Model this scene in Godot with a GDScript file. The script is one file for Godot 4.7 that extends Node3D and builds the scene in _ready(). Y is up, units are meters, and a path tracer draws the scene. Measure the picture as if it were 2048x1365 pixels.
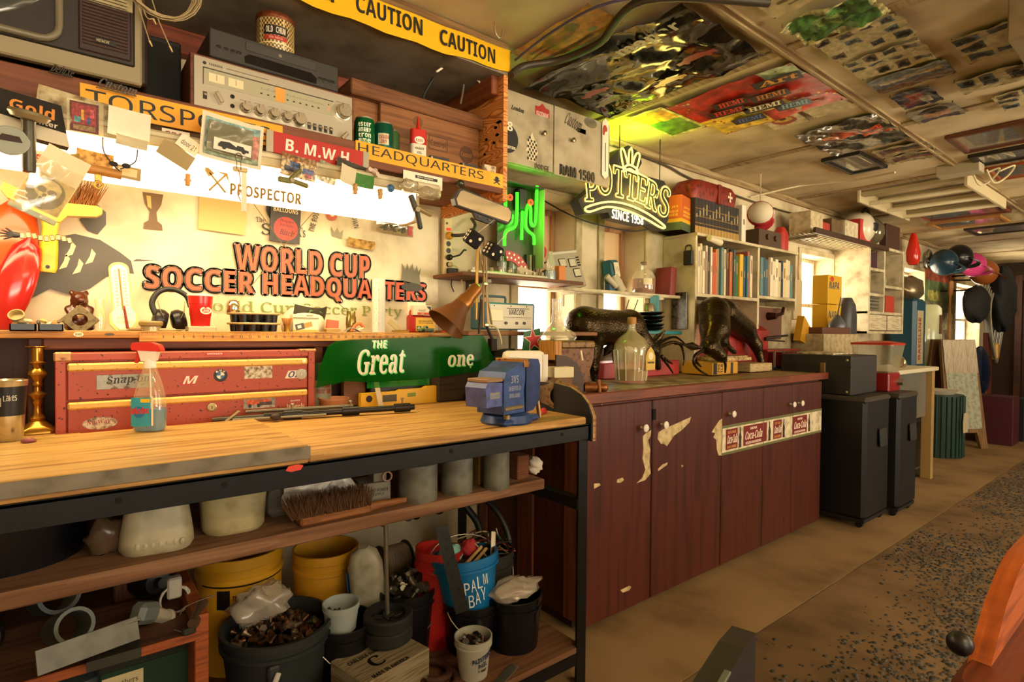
extends Node3D

# A long, low workshop: the back wall stands at z = -2.12, the camera at the origin, x runs along the wall, units are metres.

func _ready():
	# camera
	var cam = Camera3D.new()
	cam.name = "camera"
	add_child(cam)
	cam.position = Vector3(0, 1.14, 0)
	cam.rotation_degrees = Vector3(-1.0, -38.6, 0.5)
	cam.fov = 62.71
	cam.near = 0.02
	cam.current = true
	# sky and exposure
	var env = Environment.new()
	env.tonemap_mode = Environment.TONE_MAPPER_LINEAR
	env.tonemap_exposure = 1.35
	env.sdfgi_enabled = true
	env.ssao_enabled = true
	env.ssil_enabled = true
	var sm = ProceduralSkyMaterial.new()
	sm.sky_top_color = Color("efe4d2")
	sm.sky_horizon_color = Color("fff3e0")
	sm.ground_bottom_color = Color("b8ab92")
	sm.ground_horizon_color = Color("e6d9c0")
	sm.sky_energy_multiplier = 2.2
	sm.ground_energy_multiplier = 4.5  # ground half set brighter than the sky, an added up-light for the ceiling
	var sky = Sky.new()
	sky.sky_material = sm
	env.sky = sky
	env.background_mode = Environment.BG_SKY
	var we = WorldEnvironment.new()
	we.name = "world_environment"
	we.environment = env
	add_child(we)
	# large soft fill lights, added as unseen ceiling lamps behind and beside the camera
	fill_lamp_at(Vector3(0.9, 2.15, 1.35), 3.0)
	fill_lamp_at(Vector3(4.6, 2.15, 1.45), 2.2)

	make_textures()
	build_shell()
	build_workbench()
	build_cabinets()
	build_upper_shelf()
	build_lamp_shelf()
	build_back_shelf()
	build_bench_items()
	build_wall_units()
	build_counter_items()
	build_bookcase()
	build_far_room()
	build_ceiling_items()
	build_under_bench()
	build_foreground()

func area(nm: String, p: Vector3, look: Vector3, size: Vector2, e: float, c: Color):
	var l = AreaLight3D.new()
	l.name = nm
	add_child(l)
	l.position = p
	l.look_at(p + look, Vector3(0, 0, 1) if absf(look.y) > 0.9 else Vector3.UP)
	l.area_size = size
	l.light_energy = e
	l.light_color = c
	l.shadow_enabled = true
	l.area_range = 30.0
	return l

func omni(nm: String, p: Vector3, e: float, c: Color, size := 0.02):
	var l = OmniLight3D.new()
	l.name = nm
	add_child(l)
	l.position = p
	l.light_energy = e
	l.light_color = c
	l.light_size = size
	l.omni_range = 30.0
	l.omni_attenuation = 2.0
	l.shadow_enabled = true
	return l

var warm := Color(1.0, 0.88, 0.68)

func fill_lamp_at(p: Vector3, e: float):  # added fill lamp out of view; housing and diffuser only dress the light
	var f = thing("added_fill_lamp", "added fill lamp on the ceiling over the aisle, out of view" + (" near the bench" if p.x < 2.0 else " near the cabinets"), "lamp", p)
	part(f, "housing", mb().box(Vector3(0, 0.04, 0), Vector3(1.24, 0.05, 0.24), 0.004), mt("cfc4a4", 0.5))
	part(f, "diffuser", mb().box(Vector3(0, 0.005, 0), Vector3(1.2, 0.02, 0.2), 0.004), glow("ffecca", 1.5))
	area("fill_light", p - Vector3(0, 0.02, 0), Vector3(0, -1, 0), Vector2(1.2, 0.2), e, warm)

# ---------------------------------------------------------------- the room
const WZ := -2.12
const CY := 2.22

func build_shell():
	# floor: a smooth slab along the wall and a worn one with bare stones, a saw joint between them
	var fc = mt("94784f",.85,.0,"grime",.6,true)
	var fb = mt("7a6040",.9,.0,"grime",.9,true)
	struct("floor",mb().span(V(-1.8,-.12,-2.34),V(11.2,0,-1.066)),fc)
	var worn = struct("floor",mb().span(V(-1.8,-.12,-1.058),V(11.2,0,2.7)),fb)
	var st = mb().ball(Vector3.ZERO,V(1,.5,.8),7,4,.25,3).mesh()
	var mm = MultiMesh.new()
	mm.transform_format = MultiMesh.TRANSFORM_3D
	mm.use_colors = true
	mm.mesh = st
	var rn = RandomNumberGenerator.new()
	rn.seed = 11
	var pat = FastNoiseLite.new()
	pat.seed = 4
	pat.frequency = .5
	var xf = []
	var cl = []
	for i in 34000:
		var x = 1.2 + pow(rn.randf(),1.5) * 7.5
		var z = rn.randf_range(-1.04,.35)
		var edge = clampf((z + 1.0) / .5,.0,1.0)
		if pat.get_noise_2d(x,z) + .4 * edge < rn.randf_range(-.25,.4):
			continue
		var s = rn.randf_range(.004,.0115)
		xf.append(Transform3D(Basis.from_euler(V(rn.randf_range(-.3,.3),rn.randf() * TAU,0)).scaled(V(s,s,s)),V(x,.0,z)))
		var g = rn.randf_range(.018,.08)
		cl.append(Color(g * 1.15,g,g * .85))
	mm.instance_count = xf.size()
	for i in xf.size():
		mm.set_instance_transform(i,xf[i])
		mm.set_instance_color(i,cl[i])
	var mi = MultiMeshInstance3D.new()
	mi.name = "pebbles"
	mi.multimesh = mm
	var pm = StandardMaterial3D.new()
	pm.vertex_color_use_as_albedo = true
	pm.roughness = .55
	mi.material_override = pm
	worn.add_child(mi)
	mi.set_meta("kind","stuff")
	mi.set_meta("label","dark stones bare in the worn concrete")
	# walls
	var wm = mt("d2c4a4",.8,.0,"grime",.8,true)
	holes_wall("wall_back",-1.8,11.2,.0,CY,-2.34,WZ,WIN,wm)
	var fw = [[-.9,.9,.9,1.9],[2.6,4.6,.7,1.95],[6.0,7.6,.8,1.9]]
	holes_wall("wall_front",-1.8,11.2,.0,CY,2.5,2.7,fw,wm)
	struct("wall_left",mb().span(V(-1.98,0,-2.34),V(-1.8,CY,2.7)),wm)
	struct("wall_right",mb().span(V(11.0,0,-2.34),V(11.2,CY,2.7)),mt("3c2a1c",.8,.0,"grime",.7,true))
	struct("ceiling",mb().span(V(-1.98,CY,-2.34),V(11.2,CY + .12,2.7)),mt("dccba6",.7,.0,"grime",.55,true))
	# windows in the back wall
	var k = 0
	for w in WIN:
		k += 1
		window(k,w,k <= 2)
	# ceiling battens over the board joints
	var bm = mt("a8946e",.7,.0,"wood",1.5,true)
	var bt = mb()
	bt.span(V(1.35,CY - .012,-1.065),V(11,CY,-1.015))
	bt.span(V(1.35,CY - .02,-1.046),V(11,CY - .012,-1.034))
	struct("trim_1",bt,bm)
	var n = 1
	for x in [2.11,3.33,4.55,5.77,7.0,8.2,9.4]:
		n += 1
		struct("trim_%d" % n,mb().span(V(x,CY - .01,-2.12),V(x + .05,CY,1.2),.003),bm)
	struct("trim_20",mb().span(V(1.32,CY - .045,WZ),V(11,CY,WZ + .03),.008),bm)
	# the far door in the end wall
	var dm = mt("3a1d14",.6,.0,"wood_up",1.0)
	var d = struct("door_1",mb().span(V(10.93,.02,-1.75),V(10.99,1.95,-.85),.006),dm)
	part(d,"door_frame",mb().span(V(10.9,0,-1.83),V(11.0,2.03,-1.75),.004).span(V(10.9,0,-.85),V(11.0,2.03,-.77),.004).span(V(10.9,1.95,-1.75),V(11.0,2.03,-.85),.004),mt("4a2a1c",.6,.0,"wood_up",1.0))
	part(d,"door_knob",mb().at(V(10.9,.98,-1.66),0,0,90).lathe([Q(0,.09),Q(.012,.085),Q(.028,.06),Q(.022,.04),Q(.01,.03),Q(.01,0)],12),mt("c8a060",.3,.9))

const WIN := [[1.72,2.11,1.02,1.80],[2.33,2.69,1.02,1.77],[4.70,5.32,1.03,1.80],[7.12,7.82,1.2,1.87],[9.1,10.3,.95,1.82]]

func holes_wall(nm,x0,x1,y0,y1,z0,z1,hl,ma):
	var m = mb()
	var x = x0
	for h in hl:
		m.span(V(x,y0,z0),V(h[0],y1,z1))
		m.span(V(h[0],y0,z0),V(h[1],h[2],z1))
		m.span(V(h[0],h[3],z0),V(h[1],y1,z1))
		x = h[1]
	m.span(V(x,y0,z0),V(x1,y1,z1))
	return struct(nm,m,ma)

func window(k: int,w: Array,dusty: bool):
	var fm = mt("b58a5c" if dusty else "d8cbb0",.6,.0,"wood_up",2.0)
	var x0 = w[0]
	var x1 = w[1]
	var y0 = w[2]
	var y1 = w[3]
	var f = mb()
	var t = .028
	f.span(V(x0,y0,-2.31),V(x0 + t,y1,-2.27),.003).span(V(x1 - t,y0,-2.31),V(x1,y1,-2.27),.003)
	f.span(V(x0 + t,y0,-2.31),V(x1 - t,y0 + t,-2.27),.003).span(V(x0 + t,y1 - t,-2.31),V(x1 - t,y1,-2.27),.003)
	var ym = y0 + (y1 - y0) * .45
	f.span(V(x0 + t,ym,-2.31),V(x1 - t,ym + .03,-2.27),.003)
	var o = struct("window_%d" % k,f,fm)
	for q in [[y0 + t,ym],[ym + .03,y1 - t]]:
		part(o,"pane",mb().span(V(x0 + t,q[0],-2.293),V(x1 - t,q[1],-2.289)),glass("cfae78",.93,.5) if dusty and q[1] > ym + .1 else glass("fff2dc",.1))
	part(o,"window_sill",mb().span(V(x0 - .0,y0 - .02,-2.27),V(x1,y0 + .004,WZ + .03),.004),mt("cbbd9f",.7,.0,"grime",1.5))
	var cs = mb()
	cs.span(V(x0 - .045,y0 - .02,WZ),V(x0,y1 + .045,WZ + .014),.003).span(V(x1,y0 - .02,WZ),V(x1 + .045,y1 + .045,WZ + .014),.003).span(V(x0,y1,WZ),V(x1,y1 + .045,WZ + .014),.003)
	part(o,"window_casing",cs,mt("cdbf9e" if not dusty else "b9a880",.7,.0,"grime",1.5))

# ---------------------------------------------------------------- workbench and base cabinets
func build_workbench():
	var steel = mt("101216",.45,.4,"grime",3.0)
	var top = mt("c69a52",.6,.0,"wood",2.2)
	var b = thing("workbench","long wooden workbench on a black steel angle frame","workbench")
	part(b,"worktop",mb().span(V(.42,.845,-1.99),V(1.30,.868,-1.243),.004),top)
	part(b,"worktop",mb().span(V(-1.5,.845,-1.99),V(.42,.857,-1.243),.002),top)
	part(b,"worktop_slab",mb().span(V(-1.5,.857,-1.70),V(.42,.885,-1.236),.003),mt("c4a05c",.4,.0,"wood",1.6))
	part(b,"metal_edging",mb().span(V(-1.5,.856,-1.236),V(.421,.884,-1.233),.001),mt("7d7464",.5,.2,"grime",4.0))
	part(b,"front_rail",mb().span(V(-1.5,.797,-1.246),V(1.312,.845,-1.24),.001).span(V(-1.5,.839,-1.29),V(1.312,.845,-1.24)),steel)
	part(b,"end_rail",mb().span(V(1.306,.797,-1.98),V(1.312,.845,-1.24)),steel)
	for q in [[1.272,-1.29],[1.272,-1.98],[-1.45,-1.29],[-1.45,-1.98]]:
		var lg = mb().span(V(q[0] + .034,0,q[1]),V(q[0] + .04,.845,q[1] + .042)).span(V(q[0],0,q[1] + .036),V(q[0] + .04,.845,q[1] + .042))
		part(b,"leg",lg,steel)
	part(b,"brace",mb().span(V(1.27,.572,-1.96),V(1.31,.607,-1.25),.002),steel)
	part(b,"brace",mb().span(V(1.27,.075,-1.96),V(1.31,.112,-1.25),.002),steel)
	part(b,"bottom_rail",mb().span(V(-1.5,.075,-1.255),V(1.27,.112,-1.249)),steel)
	part(b,"middle_shelf",mb().span(V(-1.5,.607,-1.97),V(1.266,.642,-1.40),.004),mt("8a6547",.8,.0,"wood",1.4))
	part(b,"bottom_shelf",mb().span(V(-1.5,.112,-1.97),V(1.30,.13,-1.25),.002),mt("6e4a2e",.8,.0,"wood",1.2))
	# plywood end panel, rounded at the top front corner
	var pp = []
	for p in [Q(-1.99,.79),Q(-1.232,.79),Q(-1.232,.868),Q(-1.25,.905),Q(-1.285,.935),Q(-1.335,.955),Q(-1.40,.962),Q(-1.99,.962)]:
		pp.append(Q(p.x,p.y))
	for i in 3:
		var pm = mb()
		pm.t = Transform3D(Basis(V(0,0,1),V(0,1,0),V(-1,0,0)),V(1.3185 + i * .0065,0,0))
		pm.ext(pp,.006)
		part(b,"plywood_layer",pm,mt("1b1a19",.6) if i == 0 else mt(["","c09a62","a87e4c"][i],.8,.0,"wood",5.0))
	for x in [-.35,.075,.25,.79,1.19]:
		part(b,"bolt_hole",mb().cyl(V(x,.825,-1.239),V(x,.825,-1.2385),.006,.006,12),mt("020202",.9))
	part(b,"paint_splash",mb().at(V(.3889,.8397,-1.238)).ext([Q(-.02,-.004),Q(-.008,-.008),Q(.012,-.006),Q(.018,.003),Q(.004,.007),Q(-.014,.005)],.0012),mt("d8402c",.6))
	# light wooden plank lying along the back of the slab
	solo("plank","thin yellow plank lying behind the thick bench slab","plank",mb().span(V(-1.2,.857,-1.82),V(.03,.872,-1.705),.002),mt("b98e4a",.7,.0,"wood",3.0))

func knob(parent,p: Vector3):
	part(parent,"knob",mb().at(p,90).lathe([Q(0,0),Q(.005,0),Q(.0045,.018),Q(.014,.022),Q(.016,.027),Q(.012,.031),Q(0,.032)],14),mt("efe6d2",.35))

func build_cabinets():
	var red = mt("54200f",.45,.0,"wood_up",1.1)
	var dark = mt("33170f",.7)
	var FZ = -1.44
	var jx = [1.50,1.896,2.422,2.813,3.132,3.50]
	var units = [[0,2,"base_cabinet","wide brown base cabinet beside the workbench, its paper border torn off"],[2,3,"base_cabinet","narrow brown base cabinet in the middle with half of the soda border"],[3,5,"base_cabinet","brown base cabinet nearest the black cases with soda bottle border"]]
	var torn = mt("d9c392",.8,.0,"grime",6.0)
	var white = mt("ece0c2",.6)
	for q in units:
		var a = jx[q[0]]
		var e = jx[q[1]]
		var c = thing(q[2],q[3],"cabinet",V(a,0,WZ),.0,"brown base cabinets under one counter")
		var w = e - a
		part(c,"body",mb().span(V(0,.045,.005),V(w,.865,-WZ + FZ - .02)),red if q[0] == 0 else dark)
		part(c,"toe_kick",mb().span(V(.02,0,.02),V(w - .02,.045,.6)),dark)
		if q[0] == 0:
			part(c,"side_frame",mb().span(V(-.012,.045,.3),V(0,.865,.4),.004).span(V(-.012,.045,.58),V(0,.865,.66),.004).span(V(-.012,.045,.02),V(0,.865,.08),.004),mt("6e3a1e",.5,.0,"wood_up",1.4))
		for k in range(q[0],q[1]):
			var dx0 = jx[k] - a + .003
			var dx1 = jx[k + 1] - a - .003
			var d = part(c,"door",mb().span(V(dx0,.035,.66),V(dx1,.86,.68),.003),red)
			var kx = [1.822,1.954,2.484,3.099,3.194][k] - a
			knob(d,V(kx,.755,.68))
			if k == 1:
				part(d,"catch",mb().box(V(dx0 + .004,.8,.682),V(.022,.045,.008),.002),mt("15130f",.4,.7))
			if k == 0:
				for pl in [[V(1.833,.7077,-1.44),[[0,.01],[.02,.02],[.055,.03],[.05,.005],[.035,-.01],[.05,-.05],[.045,-.1],[.055,-.15],[.02,-.172],[-.035,-.176],[.0,-.16],[.02,-.13],[.0,-.08],[.005,-.04]]],[V(1.549,.5628,-1.44),[[0,.008],[.03,.004],[.036,-.004],[0,-.012]]],[V(1.7,.5595,-1.44),[[-.02,.006],[.012,.008],[.02,-.002],[.0,-.01],[-.022,-.006]]],[V(1.741,.115,-1.44),[[-.035,.008],[.02,.01],[.033,.002],[.02,-.008],[-.02,-.006]]]]:
					scrap(d,pl,c.position,torn)
			if k == 1:
				for pl in [[V(1.935,.692,-1.44),[[0,.03],[.03,.04],[.12,.055],[.235,.075],[.22,.05],[.17,.025],[.11,.005],[.06,-.035],[.04,-.022],[.02,-.02],[-.004,.005]]],[V(2.425,.6359,-1.44),[[-.004,.1],[-.03,.092],[-.06,.07],[-.09,.045],[-.06,.038],[-.075,.02],[-.05,.005],[-.045,-.04],[-.03,-.07],[-.004,-.075]]],[V(1.968,.5654,-1.44),[[-.03,-.006],[.03,.012],[.034,.022],[.0,.018],[-.03,.004]]],[V(2.107,.5581,-1.44),[[-.008,.006],[.01,.0],[.0,-.008]]]]:
					scrap(d,pl,c.position,torn)
			if k >= 2:
				soda_strip(d,dx0,dx1,k)
	# the counter
	var ct = thing("countertop","long brown counter with a wood front edge over the base cabinets","countertop",V(1.5,.868,WZ))
	part(ct,"counter_board",mb().span(V(0,0,0),V(2.09,.034,.66),.002),mt("a08a5e",.5,.0,"wood",1.5))
	part(ct,"edge_strip",mb().span(V(-.01,0,.66),V(2.095,.042,.678),.004),mt("7c3c1d",.45,.0,"wood",1.6))
	part(ct,"metal_trim",mb().span(V(0,.034,.6),V(1.9,.036,.662)),mt("8b7c5c",.4,.4))
	part(ct,"counter_plate",mb().span(V(.05,.034,.2),V(1.1,.039,.6),.001),mt("a59670",.5,.0,"stain",1.6))

func scrap(d,pl,o: Vector3,ma):
	var p = []
	for q in pl[1]:
		p.append(Q(q[0],q[1]))
	var at = pl[0] - o
	part(d,"torn_paper",mb().at(V(at.x,at.y,.68)).ext(p,.0009),ma)

# paper border with a soda name on red panels and brown bottles
func soda_strip(d,x0: float,x1: float,k: int):
	var y0 = .56
	var y1 = .7
	var st = part(d,"paper_border",mb().span(V(x0,y0,.68),V(x1,y1,.6812)),mt("eadfbd",.6,.0,"grime",4.0))
	var gr = mt("6b7040",.7)
	part(st,"border_edge",mb().span(V(x0,y1 - .012,.6812),V(x1,y1,.6818)),gr)
	part(st,"border_edge",mb().span(V(x0,y0,.6812),V(x1,y0 + .012,.6818)),gr)
	var rd = mt("7c1d14",.5)
	var wh = mt("f3e6cc",.5)
	var w = x1 - x0
	var ps = []
	if k == 2:
		ps = [[.03,.135,true],[.19,w,false]]
	elif k == 3:
		ps = [[.0,.03,false],[.1,.19,true]]
	else:
		ps = [[.0,.17,false]]
	for q in ps:
		part(st,"red_panel",mb().span(V(x0 + q[0],y0 + .022,.6812),V(x0 + q[1],y1 - .02,.682)),rd)
		var cx = x0 + (q[0] + q[1]) * .5
		if q[1] - q[0] < .05:
			continue
		var ww = (q[1] - q[0]) * .86
		letters(st,"Coca-Cola",V(cx,y0 + .05,.682),ww,.042,wh,"serifitalicbold",Vector3.ZERO,.25,.0008)
		letters(st,"ICE COLD" if q[2] else "DRINK",V(cx,y1 - .042,.682),ww * (.8 if q[2] else .4),.012,mt("d8a24a",.5) if q[2] else wh,"bold",Vector3.ZERO,.0,.0008)
		letters(st,"SOLD HERE" if q[2] else "DELICIOUS AND REFRESHING",V(cx,y0 + .028,.682),ww * .9,.012,mt("d8a24a",.5) if q[2] else wh,"bold",Vector3.ZERO,.0,.0008)
	var bx = [[.16],[.06,.215],[.2]][k - 2]
	for b in bx:
		part(st,"printed_bottle",mb().at(V(x0 + b,y0 + .02,.6812)).ext([Q(-.012,0),Q(.012,0),Q(.01,.03),Q(.013,.05),Q(.005,.075),Q(.004,.1),Q(-.004,.1),Q(-.005,.075),Q(-.013,.05),Q(-.01,.03)],.0006),mt("3a2a1e",.5))

# ---------------------------------------------------------------- the shelf over the bench
func sign_plate(nm,label,cat,a: Vector3,w: float,h: float,th: float,ma,rz := .0,ry := .0) -> Node3D:
	var s = thing(nm,label,cat,a)
	s.rotation_degrees = V(0,ry,rz)
	part(s,"plate",mb().span(V(-w * .5,0,0),V(w * .5,h,th),.0006),ma)
	return s

func build_upper_shelf():
	var ply = mt("f0a860",.55,.0,"ply",1.3)
	var u = thing("plywood_shelf","deep plywood wall shelf with an end panel above the workbench","shelf")
	part(u,"shelf_board",mb().span(V(-1.79,1.678,WZ + .002),V(1.285,1.70,-1.69),.002),mt("8d5a34",.6,.0,"wood",1.5))
	part(u,"fascia",mb().span(V(-1.79,1.655,-1.69),V(1.285,1.728,-1.676),.003),mt("7a4425",.6,.0,"wood",1.5))
	part(u,"end_panel",mb().span(V(1.285,1.628,WZ + .002),V(1.306,2.10,-1.672),.002),ply)
	part(u,"roof_board",mb().span(V(-1.79,2.10,WZ + .002),V(1.306,2.118,-1.672),.002),mt("8e8270",.8,.0,"grime",1.5))
	part(u,"roof_front",mb().span(V(-1.79,2.118,-1.69),V(1.306,2.218,-1.672),.002),mt("8a6a40",.7,.0,"wood",1.5))
	part(u,"cleat",mb().span(V(-1.79,2.02,WZ + .002),V(1.285,2.10,-2.08),.004),mt("8a3f22",.6,.0,"wood",1.5))
	part(u,"cleat",mb().span(V(1.25,2.03,-2.08),V(1.285,2.10,-1.70),.004),mt("8a4a28",.6,.0,"wood",1.5))
	part(u,"shelf_bracket",mb().span(V(.98,1.63,WZ + .002),V(1.0,1.678,-1.72),.003),mt("a0602e",.6,.0,"wood",1.5))
	var paint = mt("dccfae",.7)
	var pz = [[-1.70,1.93,.02],[-1.72,1.915,.012],[-1.78,1.885,.01],[-1.71,1.885,.014],[-1.73,1.86,.01],[-1.79,1.83,.008]]
	for q in pz:
		var m = mb()
		m.t = Transform3D(Basis(V(0,0,-1),V(0,1,0),V(-1,0,0)),V(1.2849,q[1],q[0]))
		m.ext([Q(-q[2],-.003),Q(0,-.006),Q(q[2],.0),Q(q[2] * .4,.007),Q(-q[2] * .5,.004)],.0006)
		part(u,"paint_chip",m,paint)
	# caution tape along the front of the roof
	var yel = mt("e8b410",.4)
	var blk = mt("14110c",.5)
	var tp = thing("caution_tape","yellow tape printed CAUTION sagging along the top of the shelf","tape",V(.5,2.11,-1.668))
	var rows = [[],[]]
	for i in 33:
		var x = -1.0 + 1.81 * i / 32.0
		var sag = -.02 * sin(PI * clampf((x + .3) / 1.1,0,1)) - .004 * sin(i * 1.7)
		var zz = .003 * sin(i * .9)
		rows[0].append(V(x,sag,zz + .002))
		rows[1].append(V(x,.083 + sag * .4,zz * .4))
	var wrap = mb()
	wrap.grid([rows[1],rows[0]])
	part(tp,"tape_band",wrap,yel)
	part(tp,"tape_end",mb().span(V(.806,-.003,-.06),V(.8075,.08,.003)),yel)
	for q in [[712,845,.014],[880,990,.012],[540,668,.012],[365,498,.014]]:
		var xa = [.704,1.004,.4389,.2112][[712,880,540,365].find(q[0])] - .5
		var xb = [.9357,1.238,.6347,.3747][[712,880,540,365].find(q[0])] - .5
		letters(tp,"CAUTION",V((xa + xb) * .5,q[2] - .002,.004),xb - xa,.052,blk,"bold",V(0,0,.5))
	letters(tp,"C",V(.8078,.015,-.03),.03,.052,blk,"bold",V(0,90,0))
	# white wires poking through the roof
	var wr = thing("loose_wires","cut white and grey wires hanging through the shelf roof","wires",V(1.173,2.17,-1.8))
	for q in [[V(-.045,-.03,.02),V(-.115,-.09,.02)],[V(.03,-.045,.02),V(.1,-.085,.02)],[V(.045,-.06,-.04),V(.03,-.15,-.04)]]:
		part(wr,"wire",mb().tube(spline([V(0,.0,0),q[0],q[1]],5),.0042,7),mt("e9dfc8",.4) if q[0].z > 0 else mt("8b7a62",.5))
	part(wr,"wire",mb().tube(spline([V(-.03,.0,-.05),V(-.07,-.06,-.06),V(-.1,-.14,-.1),V(-.06,-.15,-.1)],6),.005,7),mt("1d1a18",.5))
	solo("cable","thick black cable arching along the wall behind the receiver","cable",mb().tube(spline([V(.42,1.92,-2.09),V(.75,1.97,-2.08),V(.95,2.0,-2.06),V(1.15,1.99,-2.07),V(1.22,1.95,-2.08)],8),.009,8),mt("15130f",.5))
	# yellow letter strips
	var sg = mt("f0a413",.4)
	var s1 = sign_plate("letter_sign","yellow strip with the black letters TORSPORTS under the receiver","sign",V(.26,1.655,-1.676),.46,.064,.003,sg,.6)
	letters(s1,"TORSPORTS",V(-.012,.01,.003),.415,.042,blk,"sans")
	var s2 = sign_plate("letter_sign","yellow strip reading HEADQUARTERS in front of the oil can","sign",V(1.0,1.677,-1.676),.585,.052,.003,sg,-.3)
	letters(s2,"HEADQUARTERS",V(-.045,.009,.003),.48,.036,blk,"sans")
	part(s2,"danger_label",mb().span(V(.225,.002,.003),V(.285,.048,.0036)),mt("f2b01c",.4))
	part(s2,"skull_mark",mb().at(V(.256,.03,.0036)).ext(circle(.009,12),.0006).at(V(.256,.02,.0036)).ext([Q(-.016,-.008),Q(-.013,-.011),Q(.016,.005),Q(.013,.008)],.0005).ext([Q(.016,-.008),Q(.013,-.011),Q(-.016,.005),Q(-.013,.008)],.0006),blk)
	var s3 = sign_plate("name_plate","red plate with white letters B. M.W.H. below the receiver","sign",V(.5902,1.634,-1.655),.275,.06,.003,mt("b3221c",.35),-.6)
	for s in [-1,1]:
		part(s3,"silver_end",mb().box(V(.142 * s,.03,.0015),V(.02,.062,.005),.001),mt("a9a08c",.35,.6))
	letters(s3,"B. M.W.H.",V(.0,.012,.003),.2,.034,mt("e8e0d0",.4),"bold",Vector3.ZERO,.06)
	receiver()
	tape_deck()
	television()
	# tobacco can
	var can = thing("tobacco_can","round patterned OLD CHUM tobacco tin with a rusty lid","can",V(.505,1.952,-1.80))
	var ci = Image.create(256,128,false,Image.FORMAT_RGB8)
	ci.fill(Color("d9b873"))
	for y in 128:
		for x in 256:
			if (x / 4 + y / 4) % 2 == 0:
				ci.set_pixel(x,y,Color("4a3a22"))
			if (x % 52) < 3 or y % 44 < 2:
				ci.set_pixel(x,y,Color("e6cf96"))
	part(can,"tin_body",mb().lathe([Q(.05,0),Q(.0535,.004),Q(.0535,.118)],32),print_mat(ci,.4))
	part(can,"lid",mb().lathe([Q(.0545,.112),Q(.056,.114),Q(.056,.126),Q(.053,.13),Q(.0,.128)],32),mt("8a4a2a",.5,.5,"rust",8.0))
	can.rotation_degrees.y = -15
	for q in [[.06,.088,.031,blk,.0004],[.045,.0585,.031,mt("b2392a",.5),.0006]]:
		part(can,"label_band",arc_band(.0536 + q[4],q[0],q[1],-.62,.62),q[3])
	wrap_letters(can,"OLD CHUM",.0543,.066,.018,1.05,mt("e9dcc2",.5))
	wrap_letters(can,"PIPE TOBACCO",.0545,.0485,.006,.7,mt("e9b0a0",.5))
	# wooden crate with burnt-in marks
	var cr = thing("wooden_crate","brown wooden crate with a lid and faded stamped marks","crate",V(0,1.70,-1.80))
	var cw = mt("8c5a2e",.65,.0,"wood",2.0)
	part(cr,"box_body",mb().span(V(.85,.0,-.24),V(1.262,.235,.0),.002),cw)
	part(cr,"box_side",mb().span(V(.75,.0,-.24),V(.85,.235,-.02),.002),cw)
	part(cr,"lid",mb().span(V(.74,.222,-.26),V(1.275,.275,.012),.004),mt("7d4f28",.65,.0,"wood",2.0))
	var burn = mt("54341a",.8)
	part(cr,"stamped_mark",mb().span(V(1.04,.105,.0),V(1.12,.108,.0006)).span(V(1.04,.152,.0),V(1.12,.155,.0006)).span(V(1.04,.105,.0),V(1.043,.155,.0006)).span(V(1.117,.105,.0),V(1.12,.155,.0006)),burn)
	letters(cr,"Castrol",V(1.08,.118,.0),.066,.024,burn,"bold",Vector3.ZERO,.0,.0008)
	part(cr,"stamped_mark",mb().at(V(1.205,.115,0)).ext(circle(.032,20),.0006),burn)
	letters(cr,"Castrol",V(1.205,.106,.0006),.05,.018,mt("8a5c34",.8),"bold",Vector3.ZERO,.0,.0006)
	part(cr,"stamped_mark",mb().at(V(.995,.19,0)).ext(circle(.02,16),.0005),mt("6c4522",.8))
	part(cr,"dark_label",mb().span(V(.9,.12,0),V(.965,.155,.0006)),mt("6a4424",.8))
	# drink cans
	drink_can(V(.76,1.70,-1.725),"green drink can half hidden beside the receiver","0f6b3a",["ester","amily","tron","ime"])
	drink_can(V(.828,1.70,-1.728),"green ginger ale can with a red shield next to the crate","14614a",[])
	drink_can(V(.875,1.70,-1.775),"pale green drink can behind the ginger ale can","4d7a4a",[])
	# oil tin
	var oc = thing("oil_tin","red and white handy oil tin with a red spout","oil tin",V(.948,1.70,-1.712),-8.0)
	part(oc,"tin_body",mb().loft([rr(.056,.026,.011,.0),rr(.056,.026,.011,.075)],true,false),mt("e8dcc4",.4))
	part(oc,"tin_top",mb().loft([rr(.0565,.0265,.011,.075),rr(.0565,.0265,.011,.123),rr(.054,.024,.01,.126)]),mt("c0281f",.35))
	part(oc,"spout",mb().lathe([Q(.012,.126),Q(.0075,.134),Q(.005,.15),Q(.0025,.172),Q(0,.173)],12),mt("c22a20",.35))
	part(oc,"oval_badge",mb().at(V(0,.088,.0133)).ext(circle(.018,20,Vector2.ZERO,.0125),.0006),mt("f2e6d0",.4))
	letters(oc,"ESSO",V(0,.083,.0139),.026,.009,mt("a8231c",.4),"bold",Vector3.ZERO,.0,.0005)
	letters(oc,"HANDY",V(0,.056,.0133),.034,.008,blk,"bold",Vector3.ZERO,.0,.0005)
	letters(oc,"OIL",V(0,.042,.0133),.018,.008,blk,"bold",Vector3.ZERO,.0,.0005)
	# small boxed parts in clear packs
	for q in [[V(1.028,1.734,-1.7),"spark plug pack with a red stripe beside the oil tin",.075],[V(1.155,1.73,-1.7),"spark plug pack with a red stripe nearer the end panel",.07]]:
		var sp = thing("plug_pack",q[1],"package",V(q[0].x,1.70,-1.71),-6.0,"boxed spark plugs")
		part(sp,"carton",mb().box(V(0,.024,0),V(q[2],.048,.022),.001),mt("33302c",.5,.0,"speck",9.0))
		part(sp,"red_stripe",mb().span(V(-q[2] * .36,.022,.011),V(q[2] * .5,.034,.0116)),mt("a0261f",.5))
		part(sp,"plug_top",mb().cyl(V(-q[2] * .42,.0,.014),V(-q[2] * .42,.043,.014),.004,.003,8),mt("d8d4c8",.3,.6))
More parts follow.
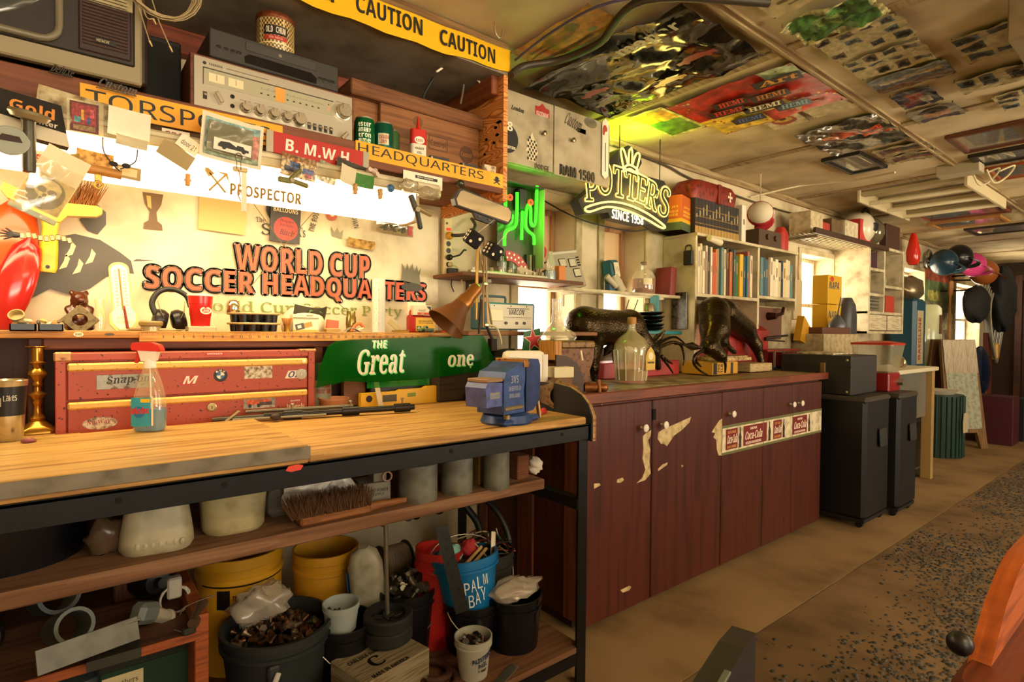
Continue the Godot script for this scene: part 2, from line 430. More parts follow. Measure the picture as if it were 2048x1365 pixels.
	solo("small_box","small cream parts box at the end of the shelf","box",mb().box(V(0,.03,0),V(.055,.06,.02),.001),mt("d3bfa0",.7,.0,"stain",9.0),V(1.245,1.70,-1.708))
	# rear-view mirror and dice are hung from the end panel
	mirror_and_dice()

func arc_band(r: float,y0: float,y1: float,a0: float,a1: float) -> MB:
	var m = mb()
	var P = [[],[]]
	for i in 13:
		var a = a0 + (a1 - a0) * i / 12.0
		P[0].append(V(sin(a) * r,y0,cos(a) * r))
		P[1].append(V(sin(a) * r,y1,cos(a) * r))
	m.grid([P[1],P[0]])
	return m

# letters bent round an upright cylinder, facing +z
func wrap_letters(parent,s: String,r: float,y: float,h: float,arc: float,ma,kind := "bold",lean := .0):
	var n = s.length()
	for i in n:
		if s[i] == " ":
			continue
		var a = arc * ((i + .5) / n - .5)
		letters(parent,s[i],V(sin(a) * (r + .0002),y + lean * a,cos(a) * (r + .0002)),r * arc / n * .82,h,ma,kind,V(0,rad_to_deg(a),0),.0,.0007)

func drink_can(p: Vector3,label: String,hex: String,lines: Array):
	var c = thing("drink_can",label,"can",p,-24.0)
	part(c,"can_body",mb().lathe([Q(.024,0),Q(.031,.008),Q(.0325,.012),Q(.0325,.108),Q(.029,.118)],24),mt(hex,.25,.5))
	part(c,"can_top",mb().lathe([Q(.0295,.117),Q(.0295,.121),Q(.027,.121),Q(.026,.118),Q(0,.118)],24),mt("b8b4a8",.3,.9))
	var y = .088
	for l in lines:
		wrap_letters(c,l,.0328,y,.013,1.3,mt("dfe6cf",.4))
		y -= .019 if y > .075 and y < .08 else .017
	if hex == "14614a":
		part(c,"shield",arc_band(.0328,.045,.082,-.6,.5),mt("d8cfae",.4))
		wrap_letters(c,"CANADA",.0331,.064,.012,1.0,mt("b3271f",.4))
		wrap_letters(c,"DRY",.0331,.049,.012,.6,mt("b3271f",.4))

func receiver():
	var r = thing("stereo_receiver","silver stereo receiver in a walnut case with rows of knobs","receiver",V(.487,1.70,-1.70))
	var walnut = mt("6e3a1e",.5,.0,"wood",3.0)
	var sil = mt("b5ad9b",.35,.5)
	part(r,"case",mb().span(V(-.226,.0,-.34),V(.226,.172,.0),.002),walnut)
	part(r,"face_panel",mb().span(V(-.218,.003,.0),V(.218,.165,.006),.001),sil)
	var win = part(r,"dial_window",mb().span(V(-.195,.095,.006),V(.155,.137,.0068)),mt("a9a48a",.25))
	part(win,"window_frame",mb().span(V(-.197,.136,.006),V(.157,.139,.008)).span(V(-.197,.093,.006),V(-.195,.139,.008)),mt("4a4438",.4))
	for x in [-.183,-.135]:
		part(win,"meter",mb().span(V(x,.104,.0068),V(x + .038,.127,.0074)),mt("d8cda6",.4))
		part(win,"meter_needle",mb().box(V(x + .019,.117,.0077),V(.001,.016,.0006)),mt("3a2418",.5))
	part(win,"dial_pointer",mb().span(V(-.012,.096,.0068),V(.015,.136,.0074)),mt("d69a4a",.3))
	var tick = mb()
	for i in 40:
		var x = -.05 + i * .0045
		tick.span(V(x,.119,.0068),V(x + .0008,.122 + (.003 if i % 4 == 0 else .0),.0073))
		if i % 4 == 0:
			tick.span(V(x - .003,.105,.0068),V(x + .003,.109,.0073))
	part(win,"dial_scale",tick,mt("3c382c",.5))
	letters(r,"YAMAHA",V(-.166,.147,.006),.034,.0065,mt("26221c",.5),"bold",Vector3.ZERO,.0,.0006)
	part(r,"logo",mb().at(V(-.193,.15,.006)).ext(circle(.0045,14),.0006),mt("26221c",.5))
	part(r,"printed_line",mb().span(V(-.14,.149,.006),V(-.03,.151,.0063)),mt("6c6454",.5))
	var knobs = [[-.092,.055,.0135,.022],[-.056,.055,.0135,.022],[-.018,.055,.0135,.022],[.018,.055,.0135,.022],[.053,.055,.018,.024],[.188,.113,.022,.022]]
	for k in knobs:
		var kn = part(r,"knob",mb().at(V(k[0],k[1],.006),90).lathe([Q(k[2] * 1.12,0),Q(k[2] * 1.12,.003),Q(k[2],.004),Q(k[2] * .94,k[3]),Q(k[2] * .86,k[3] + .002),Q(0,k[3] + .002)],24),mt("d0c8b6",.22,.85))
		part(kn,"pointer_mark",mb().box(V(k[0] - k[2] * .4,k[1] + k[2] * .5,.008 + k[3]),V(.0016,k[2] * .7,.001)),mt("5a5346",.5))
		part(r,"knob_scale",mb().at(V(k[0],k[1] + k[2] + .006,.006)).ext([Q(-k[2],0),Q(k[2],0),Q(k[2],.0012),Q(-k[2],.0012)],.0004),mt("5a5346",.5))
	for q in [[-.16,.062,30.0],[.188,.037,-40.0]]:
		part(r,"lever_knob",mb().at(V(q[0],q[1],.016),0,0,q[2]).box(Vector3.ZERO,V(.011,.03,.02),.002),mt("d0c8b6",.25,.85))
	for y in [.078,.052]:
		part(r,"jack",mb().at(V(-.125,y,.006),90).lathe([Q(.0058,0),Q(.0058,.0015),Q(.0035,.0018),Q(.0035,.0005),Q(0,.0005)],14),mt("1d1a15",.3,.5))
	for i in 6:
		var x = -.192 if i == 0 else .068 + i * .0165
		var y = .064 if i == 0 else .048
		part(r,"switch_slot",mb().span(V(x - .005,y - .01,.006),V(x + .005,y + .01,.0065)),mt("2a2620",.5))
		part(r,"switch_lever",mb().at(V(x,y + .002,.011),25).box(Vector3.ZERO,V(.008,.006,.012),.001),mt("d8d0c0",.25,.85))
	for y in [.118,.11,.125]:
		part(r,"indicator_lamp",mb().at(V(.143,y,.0068)).ext(circle(.002,10),.0008),glow("ff5a3a",1.2) if y < .12 else mt("3a2a20",.4))

func tape_deck():
	var d = thing("video_recorder","charcoal video cassette recorder lying on the receiver","video recorder",V(.487,1.872,-1.712),1.0)
	var g = mt("2e2b27",.5)
	part(d,"case",mb().span(V(-.178,.004,-.26),V(.178,.081,-.004),.003),g)
	part(d,"front_panel",mb().span(V(-.18,.005,-.006),V(.18,.083,.004),.003),g)
	part(d,"cassette_flap",mb().span(V(-.088,.05,.004),V(.108,.074,.0055),.0005),mt("383430",.5))
	part(d,"flap_edge",mb().span(V(-.0895,.049,.003),V(.1095,.0755,.0042)),mt("0d0c0b",.5))
	part(d,"display_screen",mb().at(V(.01,.026,.004)).ext([Q(-.1,-.012),Q(-.102,.004),Q(-.09,.014),Q(.085,.014),Q(.102,.002),Q(.1,-.014)],.0015),mt("0a0b10",.12))
	part(d,"badge",mb().at(V(.005,.062,.0055)).ext(circle(.005,16),.0006),mt("8b8272",.35,.5))
	for x in [-.157,-.139,-.121,-.105,.122,.136,.149,.162]:
		part(d,"button",mb().at(V(x,.034 if x < 0 else .03,.004),90).lathe([Q(.0068,0),Q(.0068,.002),Q(.005,.0025),Q(0,.0022)],14),mt("15140f",.35))
	part(d,"foot",mb().box(V(-.15,.002,-.03),V(.02,.005,.02)).box(V(.15,.002,-.03),V(.02,.005,.02)),g)

func television():
	var x1 = .1509
	var t = thing("television","old television with a wooden speaker grille and cream surround","television",V(0,1.70,-1.66))
	var br = mt("2b1a10",.5,.0,"wood",2.0)
	part(t,"cabinet",mb().span(V(-.46,.04,-.4),V(x1 + .012,.39,-.004),.006),br)
	part(t,"surround",mb().span(V(-.45,.036,-.02),V(x1,.39,.004),.004),mt("8d8062",.4))
	var gx0 = .0271
	var gx1 = .1282
	part(t,"dark_mask",mb().span(V(-.43,.075,.0),V(gx1 + .008,.38,.008),.004),mt("1c110b",.5))
	part(t,"screen",mb().at(V(-.2,.25,.006)).ball(Vector3.ZERO,V(.19,.155,.012),20,12),mt("2d2f28",.12))
	part(t,"screen_rim",mb().tube(rr_xy(.385,.325,.035,V(-.2,.25,.012)),.008,8,true),mt("6d6450",.4))
	var gr = part(t,"speaker_grille",mb().span(V(gx0,.085,.006),V(gx1,.375,.012),.004),mt("2a140c",.5))
	var rib = mb()
	for i in 34:
		rib.box(V((gx0 + gx1) * .5,.102 + i * .0078,.0135),V(gx1 - gx0 - .014,.0042,.005),.001)
	part(gr,"grille_ribs",rib,mt("3a1d12",.5))
	part(gr,"maker_plate",mb().span(V(gx0 + .03,.108,.016),V(gx1 - .03,.12,.018)),mt("16100c",.4))
	letters(gr,"HITACHI",V((gx0 + gx1) * .5 - .005,.111,.018),.024,.006,mt("c9bfa0",.3,.5),"bold",Vector3.ZERO,.0,.0006)
	part(t,"control_plate",mb().span(V(gx0 + .01,1.901 - 1.70,.01),V(gx1 + .003,.385,.016),.001),mt("a3966f",.4))
	part(t,"foot",mb().span(V(-.42,0,-.36),V(-.38,.04,-.03)).span(V(.08,0,-.36),V(.12,.04,-.03)),br)
	# script badges lying on the shelf edge
	var sb = thing("script_badge","chrome Custom script badge on the shelf edge","badge",V(.099,1.714,-1.655))
	letters(sb,"Custom",V(0,-.004,0),.075,.02,mt("55504a",.35,.6),"serifitalicbold",V(0,0,-4),.4,.004)
	part(sb,"underline",mb().box(V(0,-.007,.001),V(.08,.002,.003)),mt("55504a",.35,.6))
	var sb2 = thing("script_badge","dark Deluxe script badge below the television screen","badge",V(-.0047,1.724,-1.65))
	letters(sb2,"Deluxe",V(0,-.006,0),.04,.018,mt("3a342c",.4,.6),"serifitalicbold",V(0,0,-4),.4,.004)
	part(sb2,"underline",mb().box(V(0,-.009,.001),V(.045,.002,.003)),mt("3a342c",.4,.6))
	# black speaker box behind, and coiled cable in front
	var sp = thing("loudspeaker","black loudspeaker box standing between television and receiver","speaker",V(.215,1.70,-1.80))
	part(sp,"box",mb().span(V(-.05,0,-.2),V(.04,.23,0),.004),mt("191511",.7,.0,"fabric",8.0))
	part(sp,"grille_cloth",mb().span(V(-.045,.015,0),V(.035,.215,.006),.002),mt("0c0b0a",.9))
	var co = thing("cable_coil","coil of pale cable with metal plugs hanging under the roof","cable",V(.1843,1.932,-1.6))
	for i in 9:
		var loop = []
		for k in 20:
			var a = TAU * k / 20.0
			loop.append(V(cos(a) * (.068 + .0022 * i) + .001 * (i % 3),sin(a) * (.078 + .002 * (i % 5)) + .04,.003 * (i % 4) + .004 * sin(a * 2 + i)))
		part(co,"loop",mb().tube(loop,.0016,5,true),mt("9c8862",.4))
	for q in [[-.055,-.085,-.02],[-.045,-.03,-.03],[-.02,-.085,.015]]:
		var e = [V(q[0],.0,0),V(q[0] + .015,-.05,0),V(q[0] + .035 + q[2] * .2,q[1] - .02,0)]
		part(co,"loose_end",mb().tube(spline(e,4),.0016,5),mt("9c8862",.4))
		part(co,"plug",mb().cyl(e[2],e[2] + V(.006,-.012,0),.003,.002,8),mt("c8b27a",.3,.8))

func rr_xy(w: float,h: float,r: float,o: Vector3) -> Array:
	var out = []
	for p in rr(w,h,r,.0,4):
		out.append(o + V(p.x,p.z,0))
	return out

func mirror_and_dice():
	var m = thing("rear_view_mirror","car rear-view mirror clipped under the shelf end","mirror",V(1.075,1.549,-1.5))
	var prof = [Q(-.115,.008),Q(-.108,-.012),Q(.105,-.045),Q(.117,-.03),Q(.119,-.003),Q(.106,.01),Q(-.088,.044),Q(-.1,.038)]
	var inner = []
	for p in prof:
		inner.append(p * Q(.94,.86))
	part(m,"housing",mb().ext(prof,.022,-.022),mt("2a2520",.5))
	part(m,"mirror_glass",mb().ext(inner,.002,.0),mt("b8aa90",.04,1.0))
	part(m,"switch_bar",mb().ext([Q(-.04,-.026),Q(.05,-.04),Q(.035,-.056),Q(-.03,-.046)],.012,-.012),mt("161412",.5))
	for x in [-.018,.022]:
		part(m,"map_lamp_switch",mb().at(V(x,-.04 - .16 * x,.001),0,0,-8).box(Vector3.ZERO,V(.014,.006,.004),.001),mt("4a443c",.4))
	part(m,"mounting_arm",mb().tube([V(.0,.03,-.02),V(.0,.05,-.05),V(.005,.09,-.14)],.008,8),mt("3a342c",.4))
	part(m,"mounting_ball",mb().ball(V(.005,.105,-.15),V(.016,.014,.016),12,8),mt("4d5246",.25,.7))
	var fur = mt("0f0c0a",.95)
	var dot = mt("e8dcbe",.7)
	for q in [[V(1.034,1.438,-1.5),20.0,-32.0,"black fuzzy dice hanging higher and nearer the power strip",[2,6]],[V(1.113,1.405,-1.5),38.0,-24.0,"black fuzzy dice hanging lower in front of the red fan",[2,6]]]:
		var d = thing("fuzzy_dice",q[3],"dice",q[0],.0,"pair of black fuzzy dice")
		d.rotation_degrees = V(18,q[1] - 40.0,q[2])
		var s = .05
		part(d,"cube",mb().box(Vector3.ZERO,V(s,s,s),.006),fur)
		for k in [-1,1]:
			part(d,"spot",mb().at(V(.011 * k,.011 * k,s * .5)).ext(circle(.005,12),.001),dot)
			for j in [-1,0,1]:
				part(d,"spot",mb().at(V(-s * .5,.013 * j,.01 * k),0,-90).ext(circle(.0045,12),.001),dot)
		part(d,"string",mb().tube([V(.0,s * .5,0),V(.015 if q[2] > -30 else .02,.09,.0)],.0011,5),mt("d8c9a2",.7))

# ---------------------------------------------------------------- fluorescent lamp and what is clipped to it
func paper(nm,label,cat,p: Vector3,w: float,h: float,ma,rot := Vector3.ZERO,curl := Q(.004,-.004),wave := .004) -> Node3D:
	return solo(nm,label,cat,mb().sheet(w,h,curl,wave,int(w * 9999),8,8),ma,p,rot)

# a print made of blocks of colour: [x0, y0, x1, y1, colour] in parts of the sheet
func blocks(w: int,h: int,bg: String,bl: Array,grain := .06,sd := 1) -> Image:
	var im = Image.create(w,h,false,Image.FORMAT_RGB8)
	im.fill(Color(bg))
	for b in bl:
		if b.size() == 5:
			im.fill_rect(Rect2i(int(b[0] * w),int(b[1] * h),maxi(1,int((b[2] - b[0]) * w)),maxi(1,int((b[3] - b[1]) * h))),Color(b[4]))
		else:
			for y in range(maxi(0,int((b[1] - b[3]) * h)),mini(h,int((b[1] + b[3]) * h))):
				for x in range(maxi(0,int((b[0] - b[2]) * w)),mini(w,int((b[0] + b[2]) * w))):
					if pow((float(x) / w - b[0]) / b[2],2) + pow((float(y) / h - b[1]) / b[3],2) < 1.0:
						im.set_pixel(x,y,Color(b[4]))
	var fn = FastNoiseLite.new()
	fn.seed = sd
	fn.frequency = .06
	for y in h:
		for x in w:
			var k = 1.0 + grain * 2.0 * fn.get_noise_2d(x,y)
			var c = im.get_pixel(x,y)
			im.set_pixel(x,y,Color(c.r * k,c.g * k,c.b * k))
	return im

func build_lamp_shelf():
	var L = thing("fluorescent_lamp","bright fluorescent strip lamp under the shelf, hung with papers","lamp")
	part(L,"hood",mb().span(V(-.55,1.606,-1.86),V(.985,1.626,-1.62),.006),mt("cfc4a4",.5,.0,"grime",2.0))
	part(L,"hood_lip",mb().span(V(-.55,1.585,-1.63),V(.985,1.610,-1.618),.003),mt("b8aa84",.5,.0,"grime",2.0))
	part(L,"diffuser",mb().loft([ring_yz(-.53),ring_yz(.93)]),glow("ffe9c4",2.6))
	part(L,"end_cap",mb().span(V(.93,1.51,-1.82),V(.95,1.606,-1.70),.004),mt("b9aa88",.5))
	part(L,"end_cap",mb().span(V(-.55,1.51,-1.82),V(-.53,1.606,-1.70),.004),mt("b9aa88",.5))
	part(L,"strap",mb().span(V(-.3,1.626,-1.75),V(-.28,1.678,-1.73)).span(V(.7,1.626,-1.75),V(.72,1.678,-1.73)),mt("8a8070",.4,.6))
	area("lamp_light_down",V(.2,1.508,-1.755),V(0,-1,.0),Q(1.46,.1),.68,Color(1.0,.88,.64))
	area("lamp_light_front",V(.2,1.55,-1.688),V(0,-.35,1),Q(1.46,.06),.36,Color(1.0,.88,.64))
	area("lamp_light_back",V(.2,1.55,-1.832),V(0,-.15,-1),Q(1.46,.06),.16,Color(1.0,.88,.64))
	var ink = mt("17130e",.5)
	var wht = mt("e9dfc6",.6)
	# chrome PROSPECTOR script on the diffuser
	var pb = thing("script_badge","metal PROSPECTOR letters with crossed pick and shovel on the lamp","badge",V(.4091,1.52,-1.675))
	letters(pb,"PROSPECTOR",V(.038,-.014,0),.19,.03,mt("7a5c28",.4,.4),"bold",Vector3.ZERO,.0,.006)
	for s in [-1,1]:
		part(pb,"tool_mark",mb().at(V(-.088,.012,.001 * s),0,0,40 * s).box(Vector3.ZERO,V(.005,.062,.004),.001).ext([Q(-.009,.022),Q(.009,.022),Q(.006,.04),Q(0,.046),Q(-.006,.04)] if s > 0 else [Q(-.022,.02),Q(0,.03),Q(.022,.02),Q(0,.038)],.004,-.002),mt("8a6f3c",.35,.6))
	# papers, left to right
	var gold = thing("filter_carton","black and white Gold filter carton propped on the lamp","carton",V(-.0505,1.593,-1.6))
	gold.rotation_degrees = V(-12,10,-4)
	part(gold,"carton",mb().at(Vector3.ZERO).ext([Q(-.065,-.043),Q(.062,-.048),Q(.045,.047),Q(-.062,.047)],.02,-.02),ink)
	part(gold,"white_panel",mb().ext([Q(-.06,-.046),Q(.063,-.049),Q(.056,-.018),Q(-.06,-.012)],.001),mt("c9bea4",.6))
	letters(gold,"Gold",V(-.003,.006,.0005),.075,.026,mt("d9893e",.45))
	letters(gold,"Filter",V(.02,-.012,.0012),.04,.012,mt("e3d8c0",.45),"bold")
	var card = thing("trading_card","small picture card in a clear sleeve with a crimson frame","card",V(.0381,1.612,-1.6))
	part(card,"sleeve",mb().sheet(.066,.078,Q(.002,0),.001,5),glass("d8c8a0",.25,.2))
	var ci = blocks(96,112,"5a2418",[[.08,.07,.92,.76,"8c2f2c"],[.12,.78,.9,.95,"8a6a46"],[.3,.5,.16,.18,0,0],[.4,.25,.5,.6,"d8a23a"],[.6,.5,.72,.72,"35508c"],[.15,.5,.38,.7,"4e8a8c"],[.7,.2,.85,.5,"b04a52"]].filter(func(b): return b.size() == 5),.2)
	part(card,"card_print",mb().at(V(-.002,.002,.0015)).sheet(.052,.066,Vector2.ZERO,.0,2,2,2),print_mat(ci))
	paper("paper_sheet","blank white paper hanging on the lamp beside the picture card","paper",V(.1213,1.623,-1.61),.083,.066,wht,V(0,0,-3))
	paper("paper_sheet","folded cream slip below the blank white paper","paper",V(.1257,1.58,-1.605),.062,.024,mt("cbbd97",.6),V(0,0,-5))
	paper("paper_sheet","wide yellowed paper behind the picture card","paper",V(.0335,1.645,-1.63),.16,.05,mt("c3b48e",.6,.0,"stain",6.0),V(0,0,-6))
	solo("cardboard_tag","plain brown cardboard tag tilted on the lamp hood","tag",mb().box(Vector3.ZERO,V(.075,.04,.002)),mt("a08a5a",.7),V(.2157,1.568,-1.605),V(0,0,-28))
	var dt = thing("door_tag","white tag with a hand-drawn number under the cardboard tag","tag",V(.2446,1.6,-1.61))
	dt.rotation_degrees.z = -30
	part(dt,"tag",mb().box(Vector3.ZERO,V(.05,.035,.001)),wht)
	letters(dt,"door 21",V(0,-.008,.0006),.034,.014,ink,"sans",Vector3.ZERO,.0,.0004)
	var crc = sign_plate("sticker","white sticker with red letters CRC under the shelf edge","sticker",V(.2245,1.62,-1.67),.062,.028,.001,wht)
	letters(crc,"CRC",V(-.004,.008,.001),.042,.014,mt("9c2a22",.5),"bold",Vector3.ZERO,.0,.0006)
	# big photo with a bagged truck sticker
	var ph = thing("photo_print","white-bordered photo holding a bagged truck sticker on the lamp","photo",V(.3389,1.624,-1.59))
	ph.rotation_degrees = V(0,0,-4.5)
	part(ph,"print",mb().sheet(.145,.115,Q(.006,.0),.004,4),mt("ddd2b6",.5))
	part(ph,"picture",mb().at(V(0,-.002,.003)).sheet(.128,.094,Q(.006,0),.004,4),print_mat(blocks(96,72,"6f7a6c",[[.0,.0,1.0,.2,"7fa3a0"],[.86,.2,1.0,1.0,"b87a6a"],[0,.85,1,1,"8a9a7c"]],.25)))
	part(ph,"plastic_bag",mb().at(V(-.006,-.002,.01)).sheet(.105,.078,Q(.003,0),.006,8),glass("8a8468",.55,.15))
	part(ph,"truck_sticker",mb().at(V(.0,-.02,.016)).sheet(.088,.03,Vector2.ZERO,.001,3,4,2),mt("e6dcc6",.5))
	part(ph,"truck_drawing",mb().at(V(.002,-.026,.0172)).ext([Q(-.036,0),Q(.036,0),Q(.036,.006),Q(.026,.007),Q(.022,.013),Q(.008,.013),Q(.006,.008),Q(-.01,.016),Q(-.03,.014),Q(-.036,.006)],.0005).ext(circle(.005,10,Q(-.022,.0)),.0008).ext(circle(.005,10,Q(.024,.0)),.0008),ink)
	var bc = thing("binder_clip","wire binder clip gripping the truck photo, with a white strap","clip",V(.3498,1.569,-1.575))
	part(bc,"clip_body",mb().box(V(.005,-.018,0),V(.035,.012,.01),.002),mt("c0ab7c",.4,.3))
	part(bc,"wire_handle",mb().tube(spline([V(-.004,-.02,.006),V(-.005,.0,.008),V(-.008,.014,.008),V(.0,.022,.008),V(.008,.014,.008),V(.005,.0,.008),V(.006,-.02,.006)],4),.0012,6),mt("6a5c44",.3,.8))
	part(bc,"strap",mb().box(V(.014,-.075,.002),V(.012,.1,.002)),mt("e8dcc0",.6))
	part(bc,"rubber_band",mb().tube(spline([V(.0,-.02,.005),V(.004,-.05,.007),V(-.002,-.08,.005),V(.006,-.1,.005)],4),.0014,5),mt("b8742c",.5))
	# photos further right
	var pi = blocks(128,84,"b59a72",[[0,0,1,.25,"8c6a46"],[.1,.55,.6,.8,"2d2a34"],[.25,.3,.55,.6,"3c4a68"],[.62,.5,.95,.75,"46507c"],[.7,.72,.9,.9,"9a3a34"],[.3,.2,.5,.32,"a0622c"],[.2,.68,.1,.1,0,"1a1816"]].filter(func(b): return b.size() == 5),.4)
	paper("photo_print","colour photo of racing cars clipped under the red plate","photo",V(.5137,1.595,-1.61),.095,.062,print_mat(pi,.4),V(0,0,-5),Q(.006,-.003))
	paper("photo_print","grey photo half hidden behind the racing car photo","photo",V(.6016,1.6,-1.625),.055,.06,print_mat(blocks(64,64,"8f8a76",[[0,.6,1,1,"d0c4a4"],[.2,.2,.7,.5,"4a463c"]],.3)),V(0,0,-12))
	var br = thing("brochure","cream and green folded brochure on the lamp hood","brochure",V(.6751,1.593,-1.6))
	br.rotation_degrees = V(-8,0,-9)
	part(br,"leaf",mb().at(V(-.022,0,0),0,12).sheet(.05,.055,Q(.003,0),.002,3),mt("cfc3a0",.6))
	part(br,"leaf",mb().at(V(.03,-.002,0),0,-14).sheet(.055,.042,Q(.003,0),.002,4),mt("3e7a34",.5))
	solo("dark_folder","dark folder tucked on the lamp hood under the letters","folder",mb().sheet(.1,.04,Q(.004,0),.004,6),mt("3a3428",.6),V(.6819,1.627,-1.635),V(-10,0,-12))
	solo("race_toy","tiny white and red race car model above the green brochure","toy car",mb().box(Vector3.ZERO,V(.04,.012,.014),.004).box(V(.004,.008,0),V(.014,.008,.01),.003).cyl(V(-.014,-.005,-.009),V(-.014,-.005,.009),.006).cyl(V(.013,-.005,-.009),V(.013,-.005,.009),.006),mt("c8b0a0",.4,.0,"speck",20.0),V(.7383,1.625,-1.61),V(0,0,-24))
	solo("rubber_ball","small blue rubber ball beside the plastic bags on the lamp","ball",mb().ball(Vector3.ZERO,V(.0125,.0125,.0125)),mt("33608c",.4),V(.7902,1.58,-1.6))
	for q in [[V(.854,1.598,-1.6),V(.03,.022,.018),"crumpled clear plastic bag next to the blue ball",3],[V(.9267,1.585,-1.6),V(.04,.018,.02),"flat clear plastic bag at the end of the lamp hood",5]]:
		solo("plastic_bag",q[2],"bag",mb().ball(Vector3.ZERO,q[1],18,10,.55,q[3]),glass("b5a98a",.4,.12),q[0])
	var st2 = sign_plate("sticker","long black and white slogan sticker on a white strip","sticker",V(.9451,1.623,-1.672),.15,.045,.001,wht,-.5)
	part(st2,"black_bar",mb().span(V(-.03,.026,.001),V(.055,.036,.0016)),ink)
	letters(st2,"BUILT TO DRIVE",V(.008,.029,.0016),.06,.0045,wht,"bold",Vector3.ZERO,.0,.0004)
	# clamps hanging from the lip
	spring_clamp(V(.874,1.524,-1.59),"black and tan spring clamp gripping the right end of the lamp","2a2620",10.0,1.0)
	spring_clamp(V(.4885,1.548,-1.59),"olive green spring clamp gripping the middle of the lamp","6b6a2c",75.0,.75)
	for q in [[V(.6753,1.559,-1.6),"wooden clothes peg nearest the green brochure on the lamp lip"],[V(.7553,1.557,-1.6),"wooden clothes peg nearest the blue ball on the lamp lip"],[V(.2517,1.528,-1.68),"small wooden clip hanging below the lamp near the gold letters"]]:
		var pg = thing("clothes_peg",q[1],"peg",q[0],.0,"wooden pegs on the lamp")
		for s in [-1,1]:
			part(pg,"jaw",mb().at(V(0,0,.004 * s),8 * s).box(Vector3.ZERO,V(.011,.03,.005),.001),mt("b98a48",.6,.0,"wood_up",8.0))
		part(pg,"spring",mb().cyl(V(-.008,0,0),V(.008,0,0),.004),mt("8a7d60",.3,.8))
	# headset of thin black wire
	var hs = thing("wire_headset","thin black headset with two small pads hanging on the lamp","headset",V(.101,1.531,-1.585))
	part(hs,"band",mb().tube(spline([V(-.032,.042,0),V(-.03,.01,0),V(-.012,-.018,0),V(.0,-.028,0)],5),.0014,6).tube(spline([V(.034,.028,0),V(.03,.0,0),V(.012,-.016,0),V(.0,-.024,0)],5),.0014,6),ink)
	for s in [-1,1]:
		part(hs,"ear_pad",mb().ball(V(.012 * s,-.014,0),V(.009,.006,.005),10,6),mt("2e2a26",.8))
	# cards and clip at the left
	paper("photo_print","faded yellow photo tilted under the lamp light","photo",V(.006,1.511,-1.63),.055,.045,mt("d9b868",.6,.0,"stain",12.0),V(0,0,14))
	paper("paper_sheet","amber envelope clipped behind the wooden clip","envelope",V(.0565,1.532,-1.64),.07,.04,mt("dcae5c",.6,.0,"stain",12.0),V(0,0,-4))
	var fr = sign_plate("framed_photo","small tan picture frame lying under the wooden clip","frame",V(.1192,1.499,-1.64),.052,.03,.003,mt("a68a50",.5),-4.0)
	part(fr,"picture",mb().span(V(-.02,.006,.003),V(.018,.025,.0036)),mt("e3cc94",.6))
	var wc = thing("wooden_clip","wide wooden bar clip with a brass hanging loop","clip",V(.0688,1.5,-1.6))
	part(wc,"bar",mb().at(Vector3.ZERO,0,0,-3).cyl(V(-.036,0,0),V(.036,0,0),.011,.011,12),mt("c98f45",.5,.0,"wood",8.0))
	part(wc,"loop",mb().box(V(-.008,-.018,.004),V(.014,.018,.004),.002).at(V(-.008,-.034,.004)).tube(spline([V(.008,0,0),V(0,.009,0),V(-.008,0,0),V(0,-.008,0)],4,true),.0032,6,true),mt("c9a04a",.3,.6))
	var bag = thing("zip_bag","clear zip bag with a printed skull hanging at an angle","bag",V(-.0223,1.447,-1.57))
	bag.rotation_degrees = V(0,0,-25)
	part(bag,"white_header",mb().at(V(0,.03,-.004)).sheet(.08,.1,Q(.003,.0),.003,2),mt("e9d8ac",.5))
	part(bag,"picture",mb().at(V(.0,-.022,.001)).sheet(.078,.075,Q(.003,.0),.003,9),print_mat(blocks(96,96,"c9a95c",[[.5,.5,.42,.46,0,"4a3a1e"],[.5,.36,.3,.28,0,"d8c27c"],[.38,.42,.1,.09,0,"3a2c16"],[.62,.42,.1,.09,0,"3a2c16"],[.5,.56,.05,.06,0,"3a2c16"],[.32,.66,.68,.7,"3a2c16"],[.4,.6,.43,.8,"e0cc8a"],[.5,.6,.53,.8,"e0cc8a"],[.6,.6,.63,.8,"e0cc8a"]].map(func(b): return b if b.size() == 5 else [b[0],b[1],b[2],b[3],b[5],b[5]]),.12)))
	part(bag,"clear_front",mb().at(V(.0,-.015,.006)).sheet(.084,.125,Q(.004,.0),.006,4),glass("f0e0b0",.16,.08))
	part(bag,"zip_strip",mb().box(V(0,-.072,.003),V(.084,.012,.006),.002),mt("a8b09a",.3))
	var rs = sign_plate("sticker","white box end with a red flower logo behind the skull bag","sticker",V(-.0383,1.493,-1.66),.034,.042,.012,wht)
	part(rs,"logo",mb().span(V(-.013,.008,.012),V(.013,.034,.0126)),mt("b52a22",.5))
	part(rs,"logo_petals",mb().at(V(0,.021,.0126)).ext(circle(.004,8),.0005),wht)
	for a in 8:
		part(rs,"logo_ray",mb().at(V(0,.021,.0126),0,0,a * 45).ext([Q(-.0016,.0075),Q(.0016,.0075),Q(0,.0125)],.0005),wht)
	var mu = thing("steel_masher","grey metal plunger with a flat round top hanging at far left","plunger",V(-.0578,1.465,-1.56))
	part(mu,"stem",mb().lathe([Q(0,0),Q(.011,.001),Q(.012,.008),Q(.012,.105),Q(.014,.108)],16),mt("4c4636",.4,.4))
	part(mu,"disc",mb().at(V(0,.108,0),12,0,-6).lathe([Q(0,0),Q(.03,.003),Q(.036,.012),Q(.034,.018),Q(.02,.02),Q(.018,.017),Q(0,.017)],28),mt("8d8264",.35,.5))
	var bd = thing("round_badge","round grey badge with a dark picture at the left edge","badge",V(-.0867,1.522,-1.55))
	part(bd,"disc",mb().at(Vector3.ZERO,78).lathe([Q(.0,0),Q(.031,0),Q(.032,.003),Q(.03,.005),Q(0,.005)],28),mt("9fa294",.4))
